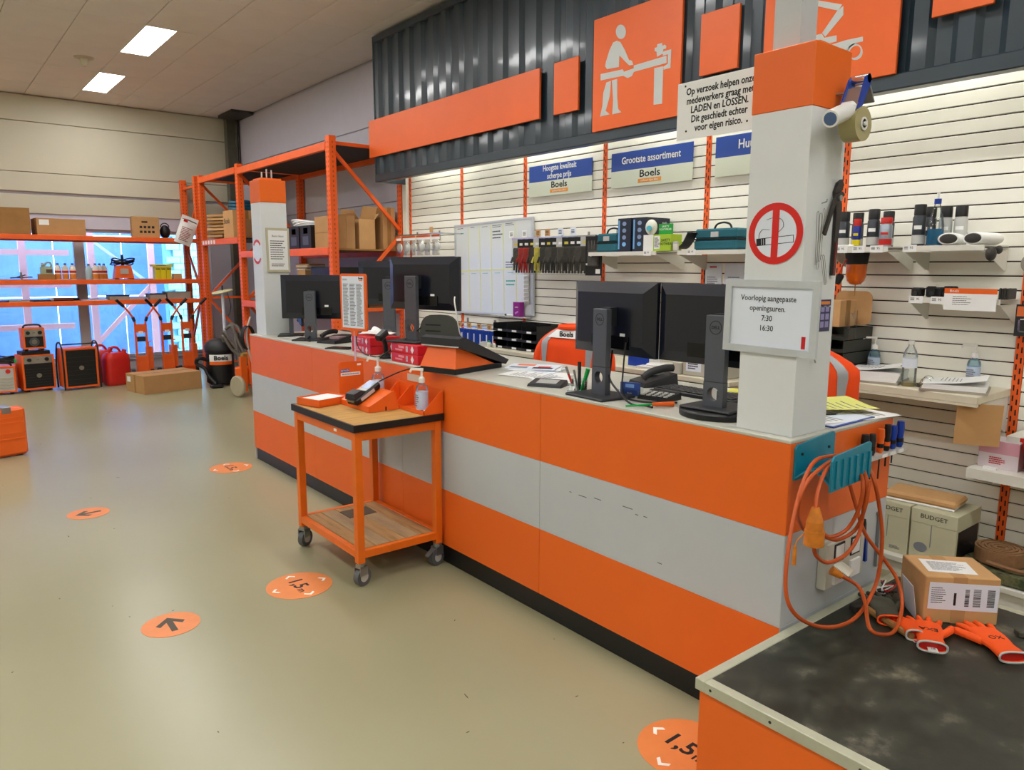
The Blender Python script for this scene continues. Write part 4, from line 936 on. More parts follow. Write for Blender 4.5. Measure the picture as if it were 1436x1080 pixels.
# --- shelf with teal bags and boxes
wall_shelf('white wall shelf holding teal bag, black boxes and green carton', 3.55, 4.23, 1.745, tags=(-.26,))
wall_shelf('white wall shelf under the second teal bag', 2.82, 3.36, 1.745, tags=(.15,))
def tool_bag(label, x, y, rz, w=.30, d=.16, h=.14):
    o = thing('tool_bag', label, 'bag', (x, y, 1.7455), rz); TB = mat('teal_fabric', '#1d5f6e', .75, var=.1, bump=.2, bscale=150)
    MB().b2(-d/2, -w/2, 0, d/2, w/2, h*.48, ch=.012).build('lower_body', TB, o); MB().b2(-d/2+.004, -w/2+.004, h*.52, d/2-.004, w/2-.004, h, ch=.012).build('upper_lid', TB, o)
    MB().b2(-d/2-.001, -w/2-.001, h*.47, d/2+.001, w/2+.001, h*.54, ch=.003).build('zip_band', BLK, o)
    MB().tube(spline([(0, -.07, h-.003), (0, -.05, h+.03), (0, 0, h+.042), (0, .05, h+.03), (0, .07, h-.003)]), .007, n=6).build('carry_handle', BLK, o)
    MB().b2(-d/2-.002, -.03, h*.6, -d/2+.003, .03, h*.85).build('badge', LGR, o)
tool_bag('teal fabric tool bag at the end of the shelf beside black cartons', 4.27, 4.08, 0, w=.22)
tool_bag('wide teal fabric tool bag alone on its shelf near the column', 4.27, 3.08, 0, w=.34, d=.18)
BX1 = mat('navy_box', '#1c2436', .4)
for i, (y, lb) in enumerate(((3.905, 'dark navy product carton beside the teal tool bag'), (3.755, 'dark navy product carton beside the white dust mask'))):
    o = thing('product_box', lb, 'box', (4.20, y, 1.7455)); MB().b2(0, -.065, 0, .26, .065, .245, ch=.001).build('carton', BX1, o)
    for k in range(4): MB().prism(ell(0, .055+.05*k, .02, .016, 10), .0006, M=FX(0, 0, 0)).build('icon', mat('icon_blue', '#7f93b8', .5) if k else mat('icon_light', '#6ea7dc', .5), o)
    MB().b2(-.0007, .045, .02, 0, .06, .23).build('edge_print', mat('icon_light', '#6ea7dc', .5), o); text('tools', .026, PAPER, o, FY(.2, -.0655, .21), ext=.0003)
MB().b2(4.2, 3.72, 1.991, 4.46, 3.79, 1.992)
o = thing('dust_mask', 'white dust mask with blue valve standing on the shelf before the cartons', 'mask', (4.185, 3.64, 1.7455), .3); MB().sph((.02, 0, .17), .05, n=14, m=10, sc=(.6, .9, 1.1)).build('cup', WH, o); MB().cyl((-.016, -.0, .16), (-.022, 0, .16), .02, n=14).build('valve', mat('valve_blue', '#52b4c8', .4), o); MB().b2(.0, -.05, 0, .04, .05, .115).build('pack_base', PAPER, o)
o = thing('shoe_carton', 'lime green safety footwear carton with white label on the shelf', 'box', (4.175, 3.60, 1.7455), math.radians(-4)); LIME = mat('lime_print', '#9fc02a', .5)
MB().b2(0, -.17, 0, .11, .0, .115, ch=.001).build('carton', LIME, o); MB().b2(-.0007, -.065, .015, 0, -.01, .105).build('white_label', PAPER, o); lines(.045, .07, 7, FX(-.0009, -.037, .06), o, m=INK); text('SAFETY\nFOOTWEAR', .026, INK, o, FX(-.0008, -.12, .06), ext=.0003, bold=.0004)
o = thing('product_card', 'green safety footwear card standing on the lime carton', 'card', (4.22, 3.53, 1.8615)); MB().b2(0, -.06, 0, .012, .06, .075).build('card', mat('card_green', '#1f9a3c', .5), o); text('SAFETY\nFOOTWEAR', .02, PAPER, o, FX(-.0008, 0, .045), ext=.0003)
o = thing('insole_pack', 'black and orange insole leaning at the end of the lime carton', 'insole', (4.20, 3.325, 1.7455), math.radians(-30))
MB().sheet(lambda u, v: ((u-.5)*.07, (v-.5)*.20, .02+.10*(1-v)**2), 5, 10, .008).build('sole', BLK, o); MB().sheet(lambda u, v: ((u-.5)*.05, .02+(v-.5)*.12, .034+.05*(1-v)**2), 4, 6, .003).build('orange_pad', mat('salmon', '#e8743a', .5), o); 
o = thing('small_jar', 'small white jar with dark lid on the shelf beside the lime carton', 'jar', (4.17, 3.39, 1.7455)); MB().lathe([(.018, 0), (.02, .004), (.02, .045), (.0, .05)], n=14).build('jar', WH, o); MB().lathe([(.021, .045), (.021, .062), (0, .064)], n=14).build('lid', LGR, o)
# --- notices pinned under the shelf
for i, (y0, y1) in enumerate(((3.22, 3.37), (3.04, 3.20), (2.86, 3.02))):
    o = thing('wall_notice', ('printed notice with red heading pinned under the teal bag shelf', 'printed notice with a helmet drawing pinned under the shelf', 'printed notice beside the column under the shelf')[i], 'notice', (4.476, (y0+y1)/2, 1.45)); MB().b2(-.002, -(y1-y0)/2, 0, 0, (y1-y0)/2, .21).build('sheet', PAPER2, o)
    lines(.1, .10, 7, FX(-.0022, 0, .07), o, seed=i); 
    if i == 1: MB().sph((0, 0, .16), .028, n=12, m=6, sc=(.05, 1, .8)).build('helmet_drawing', LGR, o)
    else: MB().b2(-.0025, -.03, .18, -.002, .03, .19).build('heading', REDP if i == 0 else INK, o)
# --- low hooks with blue packs, letter trays and back worktop
rail('rail with blue glove packs below the whiteboard', 5.36, 6.34, 1.065, 4.16, arms=3)
for i in range(9):
    y = 6.26-.1*i; o = thing('blue_pack', 'cobalt blue hanging pack below the whiteboard', 'blue pack', (4.155, y, 1.055), math.radians(30), 'blue packs on the low rail')
    MB().b2(-.008, -.045, -.20, .008, .045, -.01, ch=.005).build('pack', BLUEC, o); MB().b2(-.0088, -.008, -.16, -.008, .004, -.05).build('print', PAPER2, o)
for i in range(5):
    o = thing('price_tag', 'tan price tag on the low rail above the blue packs', 'price tag', (4.150, 6.15-.16*i, 1.055), 0, 'tan price tags on the low rail'); MB().b2(-.002, -.032, 0, 0, .032, .05).build('tag', CARD2, o); lines(.03, .025, 2, FX(-.0022, 0, .025), o, m=INK, jag=.1)
BDK = mat('back_desk_cream', '#cfc9b4', .5, var=.04)
o = thing('back_desk', 'cream back worktop under the whiteboard carrying black letter trays', 'desk', (3.95, 4.30, 0)); MB().b2(0, -1.55, .885, .52, 1.20, .92, ch=.004).build('worktop', BDK, o)
for y in (-1.54, -.05, 1.17): MB().b2(.03, y, 0, .50, y+.022, .885).build('side_panel', BDK, o)
MB().b2(.48, -1.5, .1, .50, 1.17, .885).build('back_panel', mat('desk_brown', '#6b4a35', .7), o)
lt = thing('letter_trays', 'row of black letter trays with white tabs on the back worktop', 'letter trays', (4.05, 5.02, .9205))
for k in range(3):
    z0 = .075*k; q = MB().b2(0, -.30, z0, .33, .30, z0+.004)
    for s in (-.30, -.1, .1, .297): q.b2(0, s, z0+.004, .33, s+.003, z0+.07)
    q.b2(.327, -.3, z0+.004, .33, .3, z0+.07).b2(-.002, -.3, z0, 0, .3, z0+.022); q.build('tray', BLK, lt)
    for s in (-.2, 0, .2): MB().b2(-.0035, s-.03, z0+.004, -.002, s+.03, z0+.02).build('tab', PAPER, lt)
MB().b2(.03, -.09, .079, .28, .09, .088).build('papers', PAPER, lt)
o = thing('stapler', 'grey stapler lying on the back worktop beside the letter trays', 'stapler', (4.02, 5.40, .9205), .4); MB().b2(-.02, -.07, 0, .02, .07, .012, ch=.003).build('base', LGR, o); MB().prism([(-.07, .012), (.07, .012), (.05, .04), (-.03, .045)], .026, M=FX(.013, 0, 0)).build('arm', LGR, o)
for i, (nm, lb, y, mm) in enumerate((('ink_bottle', 'small green-capped bottle in front of the letter trays', 4.86, GRN), ('ink_bottle', 'small red-capped bottle beside the letter trays', 4.72, REDC))):
    o = thing(nm, lb, 'bottle', (4.0, 5.32-.08*i, .9205)); MB().lathe([(.014, 0), (.016, .003), (.016, .035), (.008, .042), (.008, .046)], n=12).build('bottle', WH, o); MB().lathe([(.009, .046), (.009, .06), (0, .061)], n=10).build('cap', mm, o)
o = thing('product_carton', 'white and orange carton on the back worktop behind the jacket', 'box', (4.1, 3.62, .9205)); MB().b2(-.02, -.1, 0, .1, .1, .33, ch=.001).build('carton', PAPER, o); MB().b2(-.0207, -.1, .27, -.02, .1, .33).build('orange_band', OR, o); lines(.13, .1, 4, FX(-.0207, 0, .18), o, m=OR); MB().b2(-.0207, -.1, .0, -.02, .1, .1).build('navy_base', BLUEC, o)
# right part of the back worktop behind the monitors: papers, printer
def stack(label, x, y, z, rz, n, w=.21, l=.297, th=.006, cat='paper stack'):
    o = thing('paper_stack', label, cat, (x, y, z), rz); r = random.Random(int(x*100))
    for k in range(n): MB(T(r.uniform(-.006, .006), r.uniform(-.006, .006), k*th, r.uniform(-.05, .05))).b2(-w/2, -l/2, 0, w/2, l/2, th*.92).build('sheaf', PAPER, o)
stack('pile of white papers on the back worktop behind the monitor', 4.12, 3.43, .9205, .2, 3)
o = thing('work_gloves', 'pale work gloves lying on the back worktop behind the monitors', 'gloves', (4.07, 3.46, .9392), .3)
q = MB().b2(-.05, -.09, 0, .05, .05, .022, ch=.01)
for k in range(4): q.cyl((-.038+.025*k, -.085, .011), (-.042+.028*k, -.16, .011), .011, .009, n=8)
q.build('glove', PAPER, o)
o = thing('printer', 'pale grey label printer with dark lid on the back worktop', 'printer', (4.02, 3.02, .9205))
MB().b2(-.03, -.2, 0, .32, .13, .13, ch=.006).build('case', mat('printer_grey', '#b5b2a6', .5), o); MB().b2(-.035, -.205, .13, .325, .135, .165, ch=.008).build('lid', DKG, o); MB().b2(-.0312, -.02, .03, -.0298, .10, .115).build('panel_sticker', PAPER2, o); lines(.09, .06, 4, FX(-.0314, .04, .072), o, m=INK)
MB().b2(-.05, .135, 0, .2, .2, .08, ch=.004).build('side_box', MATS['printer_grey'], o)
# ================================================================== CHAIRS AND JACKETS
def chair(label, x, y, rz, bh=1.16, mm=None, slots=False, lean=0.):
    mm = mm or DKG; o = thing('office_chair', label, 'chair', (x, y, 0), rz)
    MB().b2(-.23, -.23, .44, .23, .23, .52, ch=.035).build('seat', mm, o); MB().cyl((0, 0, .10), (0, 0, .44), .03, n=12).build('gas_column', BLK, o)
    for k in range(5):
        a = 2*PI*k/5; p = (.27*math.cos(a), .27*math.sin(a)); l = MB().bar((0, 0, .10), (p[0], p[1], .075), .045, .03).build('leg', BLK, o); MB().cyl((p[0]-.012, p[1], .03), (p[0]+.012, p[1], .03), .0295, n=12).build('caster', BLK, l)
    MB().bar((-.2, 0, .46), (-.26, 0, .72), .05, .02).build('back_support', BLK, o)
    w0, w1, z0, z1 = .20, (.18 if slots else .215), .68, bh
    q = MB(); pts = []
    for i in range(28):
        a = 2*PI*i/28; c_, s_ = math.cos(a), math.sin(a); e = .55
        pts.append((w1*math.copysign(abs(c_)**e, c_), (z0+z1)/2+(z1-z0)/2*math.copysign(abs(s_)**e, s_)))
    q.prism(pts, .035, M=FX(-.25, 0, 0), smooth=True); bk_ = q.build('backrest', mm, o)
    if slots:
        for i in range(4): MB().b2(-.2862, -.02, z1-.09-.05*i, -.285, .12, z1-.08-.05*i).build('slot', BLK, bk_)
    return o
OLV = mat('chair_olive', '#4c4e48', .7, bump=.2, bscale=200)
chair('grey-green chair with slotted backrest behind the red-pack monitor', 3.62, 5.32, math.radians(30), bh=1.24, mm=OLV, slots=True)
def jacket(label, x, y, rz, top=1.25, hem=.62, hw=.27, dp=.10, patch=True, sleeves=True):
    o = thing('hivis_jacket', label, 'jacket', (x, y, 0), rz)
    H_ = top-hem
    def body(t, a):      # t 0 hem .. 1 collar
        w = hw*(1-.10*(1-t)) if t < .80 else hw*(1-((t-.80)/.20)**1.6*.62); d = dp*(1+.25*(1-t)) if t < .85 else dp*(1-.35*((t-.85)/.15))
        c_, s_ = math.cos(a), math.sin(a); e = .75
        f = 1+.035*math.sin(7*a+5*t)*(1-t*.6)+.02*math.sin(13*a+9*t)
        return (d*math.copysign(abs(c_)**e, c_)*f, w*math.copysign(abs(s_)**e, s_)*f, hem+H_*t)
    def patchf(t0, t1, a0, a1, off, nu=20, nv=6):
        def fn(u, v):
            p = Vector(body(t0+(t1-t0)*v, a0+(a1-a0)*u)); return (p.x*(1+off/dp), p.y*(1+off/hw), p.z)
        return lambda u, v: fn(u, v)
    q = MB(); n, m = 36, 18; V = [body(j/m, 2*PI*i/n) for j in range(m+1) for i in range(n)]
    q.add(V, [(j*n+i, j*n+(i+1) % n, (j+1)*n+(i+1) % n, (j+1)*n+i) for j in range(m) for i in range(n)]+[[m*n+i for i in range(n)]], 0, True); q.build('shell', HIVIS, o)
    # reflective straps: around the chest and over the shoulders
    MB().sheet(patchf(.44, .54, PI*.55, PI*1.45, .004), 24, 3, .002).build('reflective_band', REFL, o)
    for s in (-1, 1): MB().sheet(patchf(.10, .97, PI+s*.50, PI+s*.72, .005), 4, 20, .002).build('reflective_strap', REFL, o)
    MB().tube(arc((0, 0, top-.002), .085, 0, 2*PI, 18, 'xy', 1.15), .018, n=8).build('collar', HIVIS, o)
    if patch:
        MB().sheet(patchf(.885, .97, PI-.6, PI+.6, .012), 8, 3, .002).build('neck_patch', PAPER, o); text('Boels', .05, INK, o, FX(-dp*.99, 0, hem+H_*.925), bold=.001, ext=.0012)
    if sleeves:
        for s in (-1, 1):
            sl_ = MB().tube(spline([(0, s*hw*.80, top-.12), (-.01, s*(hw-.01), top-.22), (-.02, s*(hw+.01), top-.38), (-.01, s*(hw+.005), top-.60)]), .07, n=12, rs=[.052+.008*math.sin(i*.4) for i in range(19)]).build('sleeve', HIVIS, o)
            MB().tube([(-.018, s*(hw+.008), top-.33), (-.02, s*(hw+.012), top-.38)], .064, n=14).build('sleeve_band', REFL, sl_)
    return o
chair('dark office chair wearing the jacket with neck patch', 3.70, 3.70, math.radians(14), bh=1.13)
jacket('orange hi-vis jacket with white neck patch hung over a chair', 3.455, 3.64, math.radians(14), top=1.235)
chair('dark office chair wearing the jacket beside the white column', 3.55, 2.08, math.radians(36), bh=1.13)
jacket('orange hi-vis jacket over a chair seen beside the white column', 3.36, 1.93, math.radians(36), top=1.245, patch=False, sleeves=False)
# ================================================================== RACK GOODS AND FLOOR MACHINES
def carton(label, x, y, z, w, d, hh, rz=0., m=None, tape=True, flaps=False, lab=None, words=None, name='cardboard_box', group=None, closed_seam=False):
    """w along local x (faces -y), d along local y; origin at front-left bottom corner"""
    m = m or CARD; o = thing(name, label, 'box', (x, y, z), rz, group)
    if flaps:
        t = .004; q = MB().b2(0, 0, 0, w, d, t).b2(0, 0, t, w, t, hh).b2(0, d-t, t, w, d, hh).b2(0, t, t, t, d-t, hh).b2(w-t, t, t, w, d-t, hh); q.build('body', m, o)
        for (p0, ax, sgn, ln) in (((w/2, 0), 'x', -1, w), ((w/2, d), 'x', 1, w)):
            M = Matrix.Translation((w/2, 0 if sgn < 0 else d, hh)) @ Matrix.Rotation(math.radians(38)*sgn*-1, 4, 'X'); MB(M).b2(-ln/2, -.002, 0, ln/2, .002, d*.42).build('flap', m, o)
        for sgn in (-1, 1):
            M = Matrix.Translation((0 if sgn < 0 else w, d/2, hh)) @ Matrix.Rotation(math.radians(30)*sgn, 4, 'Y'); MB(M).b2(-.002, -d/2+.01, 0, .002, d/2-.01, w*.38).build('flap', m, o)
    else:
        MB().b2(0, 0, 0, w, d/2-.0015, hh, ch=.002).b2(0, d/2+.0015, 0, w, d, hh, ch=.002).b2(.003, d/2-.003, .003, w-.003, d/2+.003, hh-.003).build('body', m, o)
        if tape: MB().b2(-.0006, d/2-.024, 0, w+.0006, d/2+.024, hh+.0006).build('tape', CARD3 if m is not CARD3 else CARD, o)
    if closed_seam: MB().b2(.0, -.0008, hh*.5-.004, w, 0, hh*.5+.004).build('seam', CARD3, o)
    if lab: MB().b2(lab[0], -.0012, lab[1], lab[0]+lab[2], 0, lab[1]+lab[3]).build('white_label', PAPER, o)
    for (b_, u, v, s, mm) in (words or []): text(b_, s, mm, o, FY(u, -.001, v), ext=.0004, bold=.0006)
    return o
ZT1, ZT2, ZT3 = 2.0495, 1.4315, 1.1305
YW = 12.27
# --- top level of the window rack
carton('large plain carton on top of the window rack, closest to the heaters side', .78, YW+.02, ZT1, .60, .45, .36, m=CARD3)
carton('long low carton with white address label on the window rack', 1.45, YW+.02, ZT1, .60, .40, .235, math.radians(3), lab=(.03, .14, .12, .075))
o = carton('square carton with printed arrows and hand hole on the window rack', 2.66, YW+.055, ZT1, .37, .33, .31, math.radians(-8))
for i in range(4):
    for j in range(2): MB().b2(.10+.055*i, -.001, .07+.07*j, .135+.055*i, 0, .105+.07*j).build('stamp', INK, o)
MB().b2(.13, -.0015, .22, .21, 0, .245).build('hand_hole', BLK, o)
for j in range(4): MB().b2(-.001, .09, .05+.05*j, 0, .12, .08+.05*j).build('side_print', INK, o)
o = thing('tool_pouch', 'dark tool pouch squeezed between carton and paper sack on the rack', 'pouch', (3.13, YW+.12, ZT1)); MB().sph((0, 0, .10), .10, n=14, m=10, sc=(.75, .9, 1)).build('pouch', BLK, o); MB().tube(arc((0, 0, .17), .06, 0, PI, 8), .008, n=6).build('handle', BLK, o)
o = thing('paper_sack', 'white printed paper sack tilted over the window rack beam', 'sack', (3.30, 12.16, 1.965), math.radians(0))
KM = Matrix.Rotation(math.radians(20), 4, 'Y')
q = MB(KM); q.sheet(lambda u, v: ((u-.5)*.25, -.02-.045*math.sin(PI*u)*math.sin(PI*min(1, v+.1)), .43*v), 8, 10, .002); q.sheet(lambda u, v: ((.5-u)*.25, -.02+.03*math.sin(PI*u)*math.sin(PI*min(1, v+.1)), .43*v), 8, 10, .002); q.build('sack', PAPER, o)
lines(.17, .22, 9, KM @ FY(0, -.068, .15), o, m=mat('sack_red', '#a2564e', .7), seed=3); MB(KM).b2(-.09, -.062, .33, -.03, -.058, .37).build('red_logo', REDP, o)
# --- second level
def bottle(label, x, y, z, r, hh, m, cap, lab=None, group=None, name='plastic_bottle', flat=.7, logo=None):
    o = thing(name, label, 'bottle', (x, y, z), 0, group); M = Matrix.Diagonal((1, flat, 1, 1))
    MB(M).lathe([(r*.9, 0), (r, .008), (r, hh*.66), (r*.75, hh*.80), (r*.34, hh*.88), (r*.34, hh*.92)], n=18).build('bottle', m, o)
    MB().lathe([(r*.42, hh*.915), (r*.42, hh), (0, hh)], n=12).build('cap', cap, o)
    if lab: MB(M).lathe([(r*1.008, hh*.06), (r*1.008, hh*.36)], n=18).build('orange_label', lab, o); MB(M).lathe([(r*1.008, hh*.42), (r*1.008, hh*.56)], n=18).build('badge', REDC, o)
    return o
OIL = mat('oil_bottle', '#e3ded2', .4); JUG = mat('jug_green', '#a9b79a', .45); ORB = mat('label_amber', '#d8802a', .5)
o = thing('jerry_can', 'pale green square jerry can behind the small carton on the rack', 'jerry can', (1.535, YW+.17, ZT2)); MB().b2(-.075, -.05, 0, .075, .05, .19, ch=.015).b2(-.06, -.03, .19, -.01, .03, .215, ch=.008).build('body', JUG, o); MB().tube(spline([(-.02, 0, .205), (.01, 0, .24), (.05, 0, .24), (.065, 0, .185)]), .012, n=8).build('handle', JUG, o); MB().cyl((-.045, 0, .21), (-.045, 0, .24), .018, n=12).build('cap', PAPER, o); MB().b2(-.01, -.0515, .10, .065, -.05, .15).build('dark_label', mat('brown_label', '#5b463a', .6), o)
carton('small open-topped brown carton beside the white oil bottles', 1.415, YW+.02, ZT2, .20, .09, .085, m=CARD3, tape=False)
for i in range(3): bottle(('white oil bottle with orange label beside the small carton', 'white oil bottle with orange label, middle one of three', 'white oil bottle with orange label, last before the window mullion')[i], 1.665+.092*i, YW+.10, ZT2, .042, .235, OIL, BLUEC, ORB)
bottle('pale blue translucent jug next to the second row of oil bottles', 2.05, YW+.09, ZT2, .045, .225, mat('jug_blue', '#a9c6d2', .3), BLK)
for i in range(3): bottle(('white oil bottle beside the pale blue jug', 'white oil bottle in the middle behind the cordless machine', 'white oil bottle next to the orange machine')[i], 2.135+.068*i, YW+.08+.064*i, ZT2, .042, .235, OIL, BLUEC, ORB)
o = thing('power_unit', 'orange power unit wound with a black cable on the window rack', 'machine', (2.51, YW+.14, ZT2)); q = MB(); q.add([(-.13, -.09, .02), (.13, -.09, .02), (.13, .09, .02), (-.13, .09, .02), (-.10, -.07, .21), (.10, -.07, .21), (.10, .07, .21), (-.10, .07, .21)], [(3, 2, 1, 0), (4, 5, 6, 7), (0, 1, 5, 4), (1, 2, 6, 5), (2, 3, 7, 6), (3, 0, 4, 7)]); q.build('housing', OR, o)
for s in (-1, 1): MB().b2(s*.10-.03, -.08, 0, s*.10+.03, .08, .02, ch=.004).build('foot', BLK, o)
MB(Matrix.Rotation(.15, 4, 'X')).b2(-.055, -.084, .10, .055, -.078, .175).build('rating_plate', LGR, o)
q = MB()
for k in range(4): q.tube([Vector((.15*math.cos(a)*(1+.12*math.sin(3*a+k)), .075*math.sin(a)-.02*k+.03, .235+.02*k+.02*math.sin(2*a+k))) for a in [2*PI*i/20 for i in range(20)]], .009, n=6, closed=True)
q.build('wound_cable', BLK, o); MB().cyl((0, 0, .21), (0, 0, .37), .024, .016, n=10).build('plug', BLK, o)
for i in range(3):
    o = thing('yellow_carton', 'slim bright yellow carton standing upright on the window rack', 'box', (2.935+.078*i, YW+.04, ZT2), 0, 'yellow cartons on the window rack'); MB().b2(0, 0, 0, .074, .16, .19, ch=.001).build('carton', YEL, o); MB().b2(.008, -.0008, .15, .066, 0, .165).build('print', INK, o)
o = thing('yellow_carton', 'flat yellow carton lying across the upright yellow cartons', 'box', (2.90, YW+.03, ZT2+.1905)); MB().b2(0, 0, 0, .29, .18, .035, ch=.001).build('carton', YEL, o); lines(.2, .015, 1, FY(.15, -.0006, .018), o, m=INK)
carton('little tan carton beside the yellow cartons on the rack', 3.19, YW+.03, ZT2, .12, .10, .09, m=CARD2, tape=False)
o = thing('clamp_tool', 'dark clamp tool lying at the open end of the second rack level', 'tool', (1.22, YW+.08, ZT2+.012)); MB().bar((-.13, 0, .02), (.13, 0, .03), .02, .016).build('bar', DKG, o); MB().cyl((0, 0, -.011), (0, 0, .10), .014, n=8).build('screw', STEEL, o); MB().bar((-.05, 0, .03), (.05, 0, .06), .014, .014).build('lever', BLK, o)
# --- third level
def flatbox(label, x, w, d, hh, m, top=None, dz=0., nm='tile_pack'):
    o = thing(nm, label, 'pack', (x, YW+.02, ZT3+dz)); MB().b2(0, 0, 0, w, d, hh, ch=.002).build('pack', m, o)
    if top: MB().b2(-.004, -.004, hh, w+.004, d+.004, hh+.012).build('cover', top, o)
GST = mat('stone_grey', '#9d958a', .7, var=.1)
flatbox('flat grey pack with dark cover over the hand trolleys', 2.28, .27, .25, .062, GST, DKG); flatbox('long grey slab pack on the third rack level', 2.55, .25, .3, .035, mat('lilac_grey', '#b1a6b8', .6), None)
flatbox('flat beige pack with dark strip near the rack corner', 2.83, .23, .28, .075, GST, DKG); flatbox('topmost grey pack at the corner end of the third level', 3.08, .34, .3, .10, GST, MATS['stone_grey'])
for i, (x, w, hh, mm, lb) in enumerate(((1.05, .24, .03, GST, 'flat stone-coloured sample strip on the third rack level'), (1.34, .2, .022, BLK, 'thin black bar lying on the third rack level'))):
    flatbox(lb, x, w, .12, hh, mm, None, nm='sample_bar')
o = thing('angle_grinder', 'dark hand tool with brown body lying on the third rack level', 'tool', (1.72, YW+.08, ZT3+.028)); MB().cyl((-.14, 0, 0), (.10, 0, 0), .027, .024, n=12).build('body', mat('tool_brown', '#6a3a30', .5), o); MB().cyl((.10, 0, 0), (.18, 0, 0), .02, .014, n=12).build('nose', BLK, o); MB().cyl((-.14, 0, -.0), (-.19, 0, .0), .02, n=10).build('tail', LGR, o)
flatbox('thin pale panel pack beside the dark hand tool', 1.94, .32, .2, .018, PAPER2, None, nm='sample_bar')
# --- heaters
HB = mat('heater_black', '#0f0e0f', .45)
def heater(label, x, y, w, hh, d=.32, rz=0., z=0., grey_band=True, fan=False, frame=True, vents=False):
    o = thing('fan_heater', label, 'heater', (x, y, z), rz); t = .022
    MB().b2(-w/2, 0, .03, w/2, d, hh, ch=.004).build('casing', OR, o)
    for s in (-1, 1): MB().b2(s*(w/2-t/2)-t/2, -.012, .03, s*(w/2-t/2)+t/2, 0, hh).build('front_frame', OR, o)
    MB().b2(-w/2+t, -.012, .03, w/2-t, 0, .03+t).build('front_frame', OR, o); MB().b2(-w/2+t, -.012, hh-t*.6, w/2-t, 0, hh).build('front_frame', OR, o)
    zb = hh-.11 if grey_band else hh-t
    MB().b2(-w/2+t, -.004, .03+t, w/2-t, -.001, zb).build('grille_panel', HB if not vents else LGR, o)
    if grey_band:
        MB().b2(-w/2+t, -.008, zb, w/2-t, -.002, hh-t*.6).build('control_band', mat('band_grey', '#8b8578', .5), o)
        for s in (-1, 1): MB().cyl((s*w*.27, -.008, zb+.05), (s*w*.27, -.026, zb+.05), .024, n=14).build('knob', BLK, o)
        text('230', .02, INK, o, FY(0, -.0085, zb+.05), ext=.0004)
    if vents:
        k = 0; zz = .08
        while zz < hh-.12: MB().b2(-w/2+.03, -.012, zz, w/2-.03, -.004, zz+.022).build('vent_slat', mat('vent_grey', '#b2aa98', .5), o); zz += .04
        MB().cyl((w*.3, -.004, hh-.06), (w*.3, -.02, hh-.06), .028, n=14).build('knob', REDC, o)
    else:
        cz = (.03+t+zb)/2; cr = min(w/2-t, (zb-.05)/2)*.86
        if fan:
            for k in range(7):
                a = 2*PI*k/7; M = FY(0, -.005, cz) @ Matrix.Rotation(a, 4, 'Z'); MB(M).prism([(.02, -.012), (cr*.9, -.035), (cr*.95, .02), (.02, .012)], .003).build('fan_blade', mat('blade_grey', '#6e737c', .3, metal=.6), o)
            for r_ in (1, .72): MB(FY(0, -.012, cz)).ring(cr*r_, cr*r_-.004, .003, n=28).build('guard_ring', BLK, o)
        else:
            for i in range(7): MB().b2(-w/2+t+.006, -.0075, .08+i*(zb-.12)/7, w/2-t-.006, -.005, .084+i*(zb-.12)/7).build('grille_wire', DKG, o)
        MB(FY(0, -.008, cz)).ring(.03, .0, .004, n=16).build('fan_hub', mat('hub_metal', '#8a857a', .35, metal=.5), o)  # hub disc in a plain metallic grey
    if frame:
        for s in (-1, 1):
            xx = s*(w/2+.014); MB().tube(spline([(xx, -.02, .0105), (xx, -.02, hh*.7), (xx, .03, hh+.05), (xx, d*.7, hh+.05), (xx, d, hh*.6), (xx, d, .0105)], 5), .0105, n=8).build('side_tube', BLK, o)
        MB().tube([(-w/2-.014, .05, hh+.055), (w/2+.014, .05, hh+.055)], .009, n=8).build('carry_bar', BLK, o)
    else:
        for s in (-1, 1): MB().b2(s*w*.35-.02, .03, 0, s*w*.35+.02, d-.03, .03).build('foot', BLK, o)
        MB().tube(spline([(-w*.4, .08, hh-.01), (-w*.3, .08, hh+.035), (w*.3, .08, hh+.035), (w*.4, .08, hh-.01)], 5), .012, n=8).build('carry_handle', BLK, o)
    return o
heater('big black-fronted orange fan heater with tubular side handles', 1.69, 11.27, .40, .55, rz=math.radians(6), grey_band=False)
heater('orange fan heater with grey control band and two knobs on the floor', 1.22, 11.42, .37, .48, rz=math.radians(8), frame=False)
heater('small orange fan heater standing on another heater', 1.205, 11.45, .25, .30, d=.22, rz=math.radians(4), z=.528, fan=True, frame=False)
MB().b2(-.16, .04, .48, .16, .28, .527).build('top_tray', BLK, bpy.data.objects['fan_heater.001'])
heater('orange heater with grey vent slats next to the knob heater', .76, 11.36, .40, .36, rz=math.radians(-6), grey_band=False, vents=True, frame=False)
o = thing('cable_reel', 'black cable bundle with green tag lying on the slatted heater', 'cable', (.88, 11.50, .395)); q = MB()
for k in range(4): q.tube([(.09*math.cos(a), .06*math.sin(a), .012+.02*k+.012*math.sin(2*a+k)) for a in [2*PI*i/18 for i in range(18)]], .011, n=6, closed=True)
q.build('coil', BLK, o); MB().b2(.08, -.08, .0, .11, -.075, .05).build('tag', GRN, o)
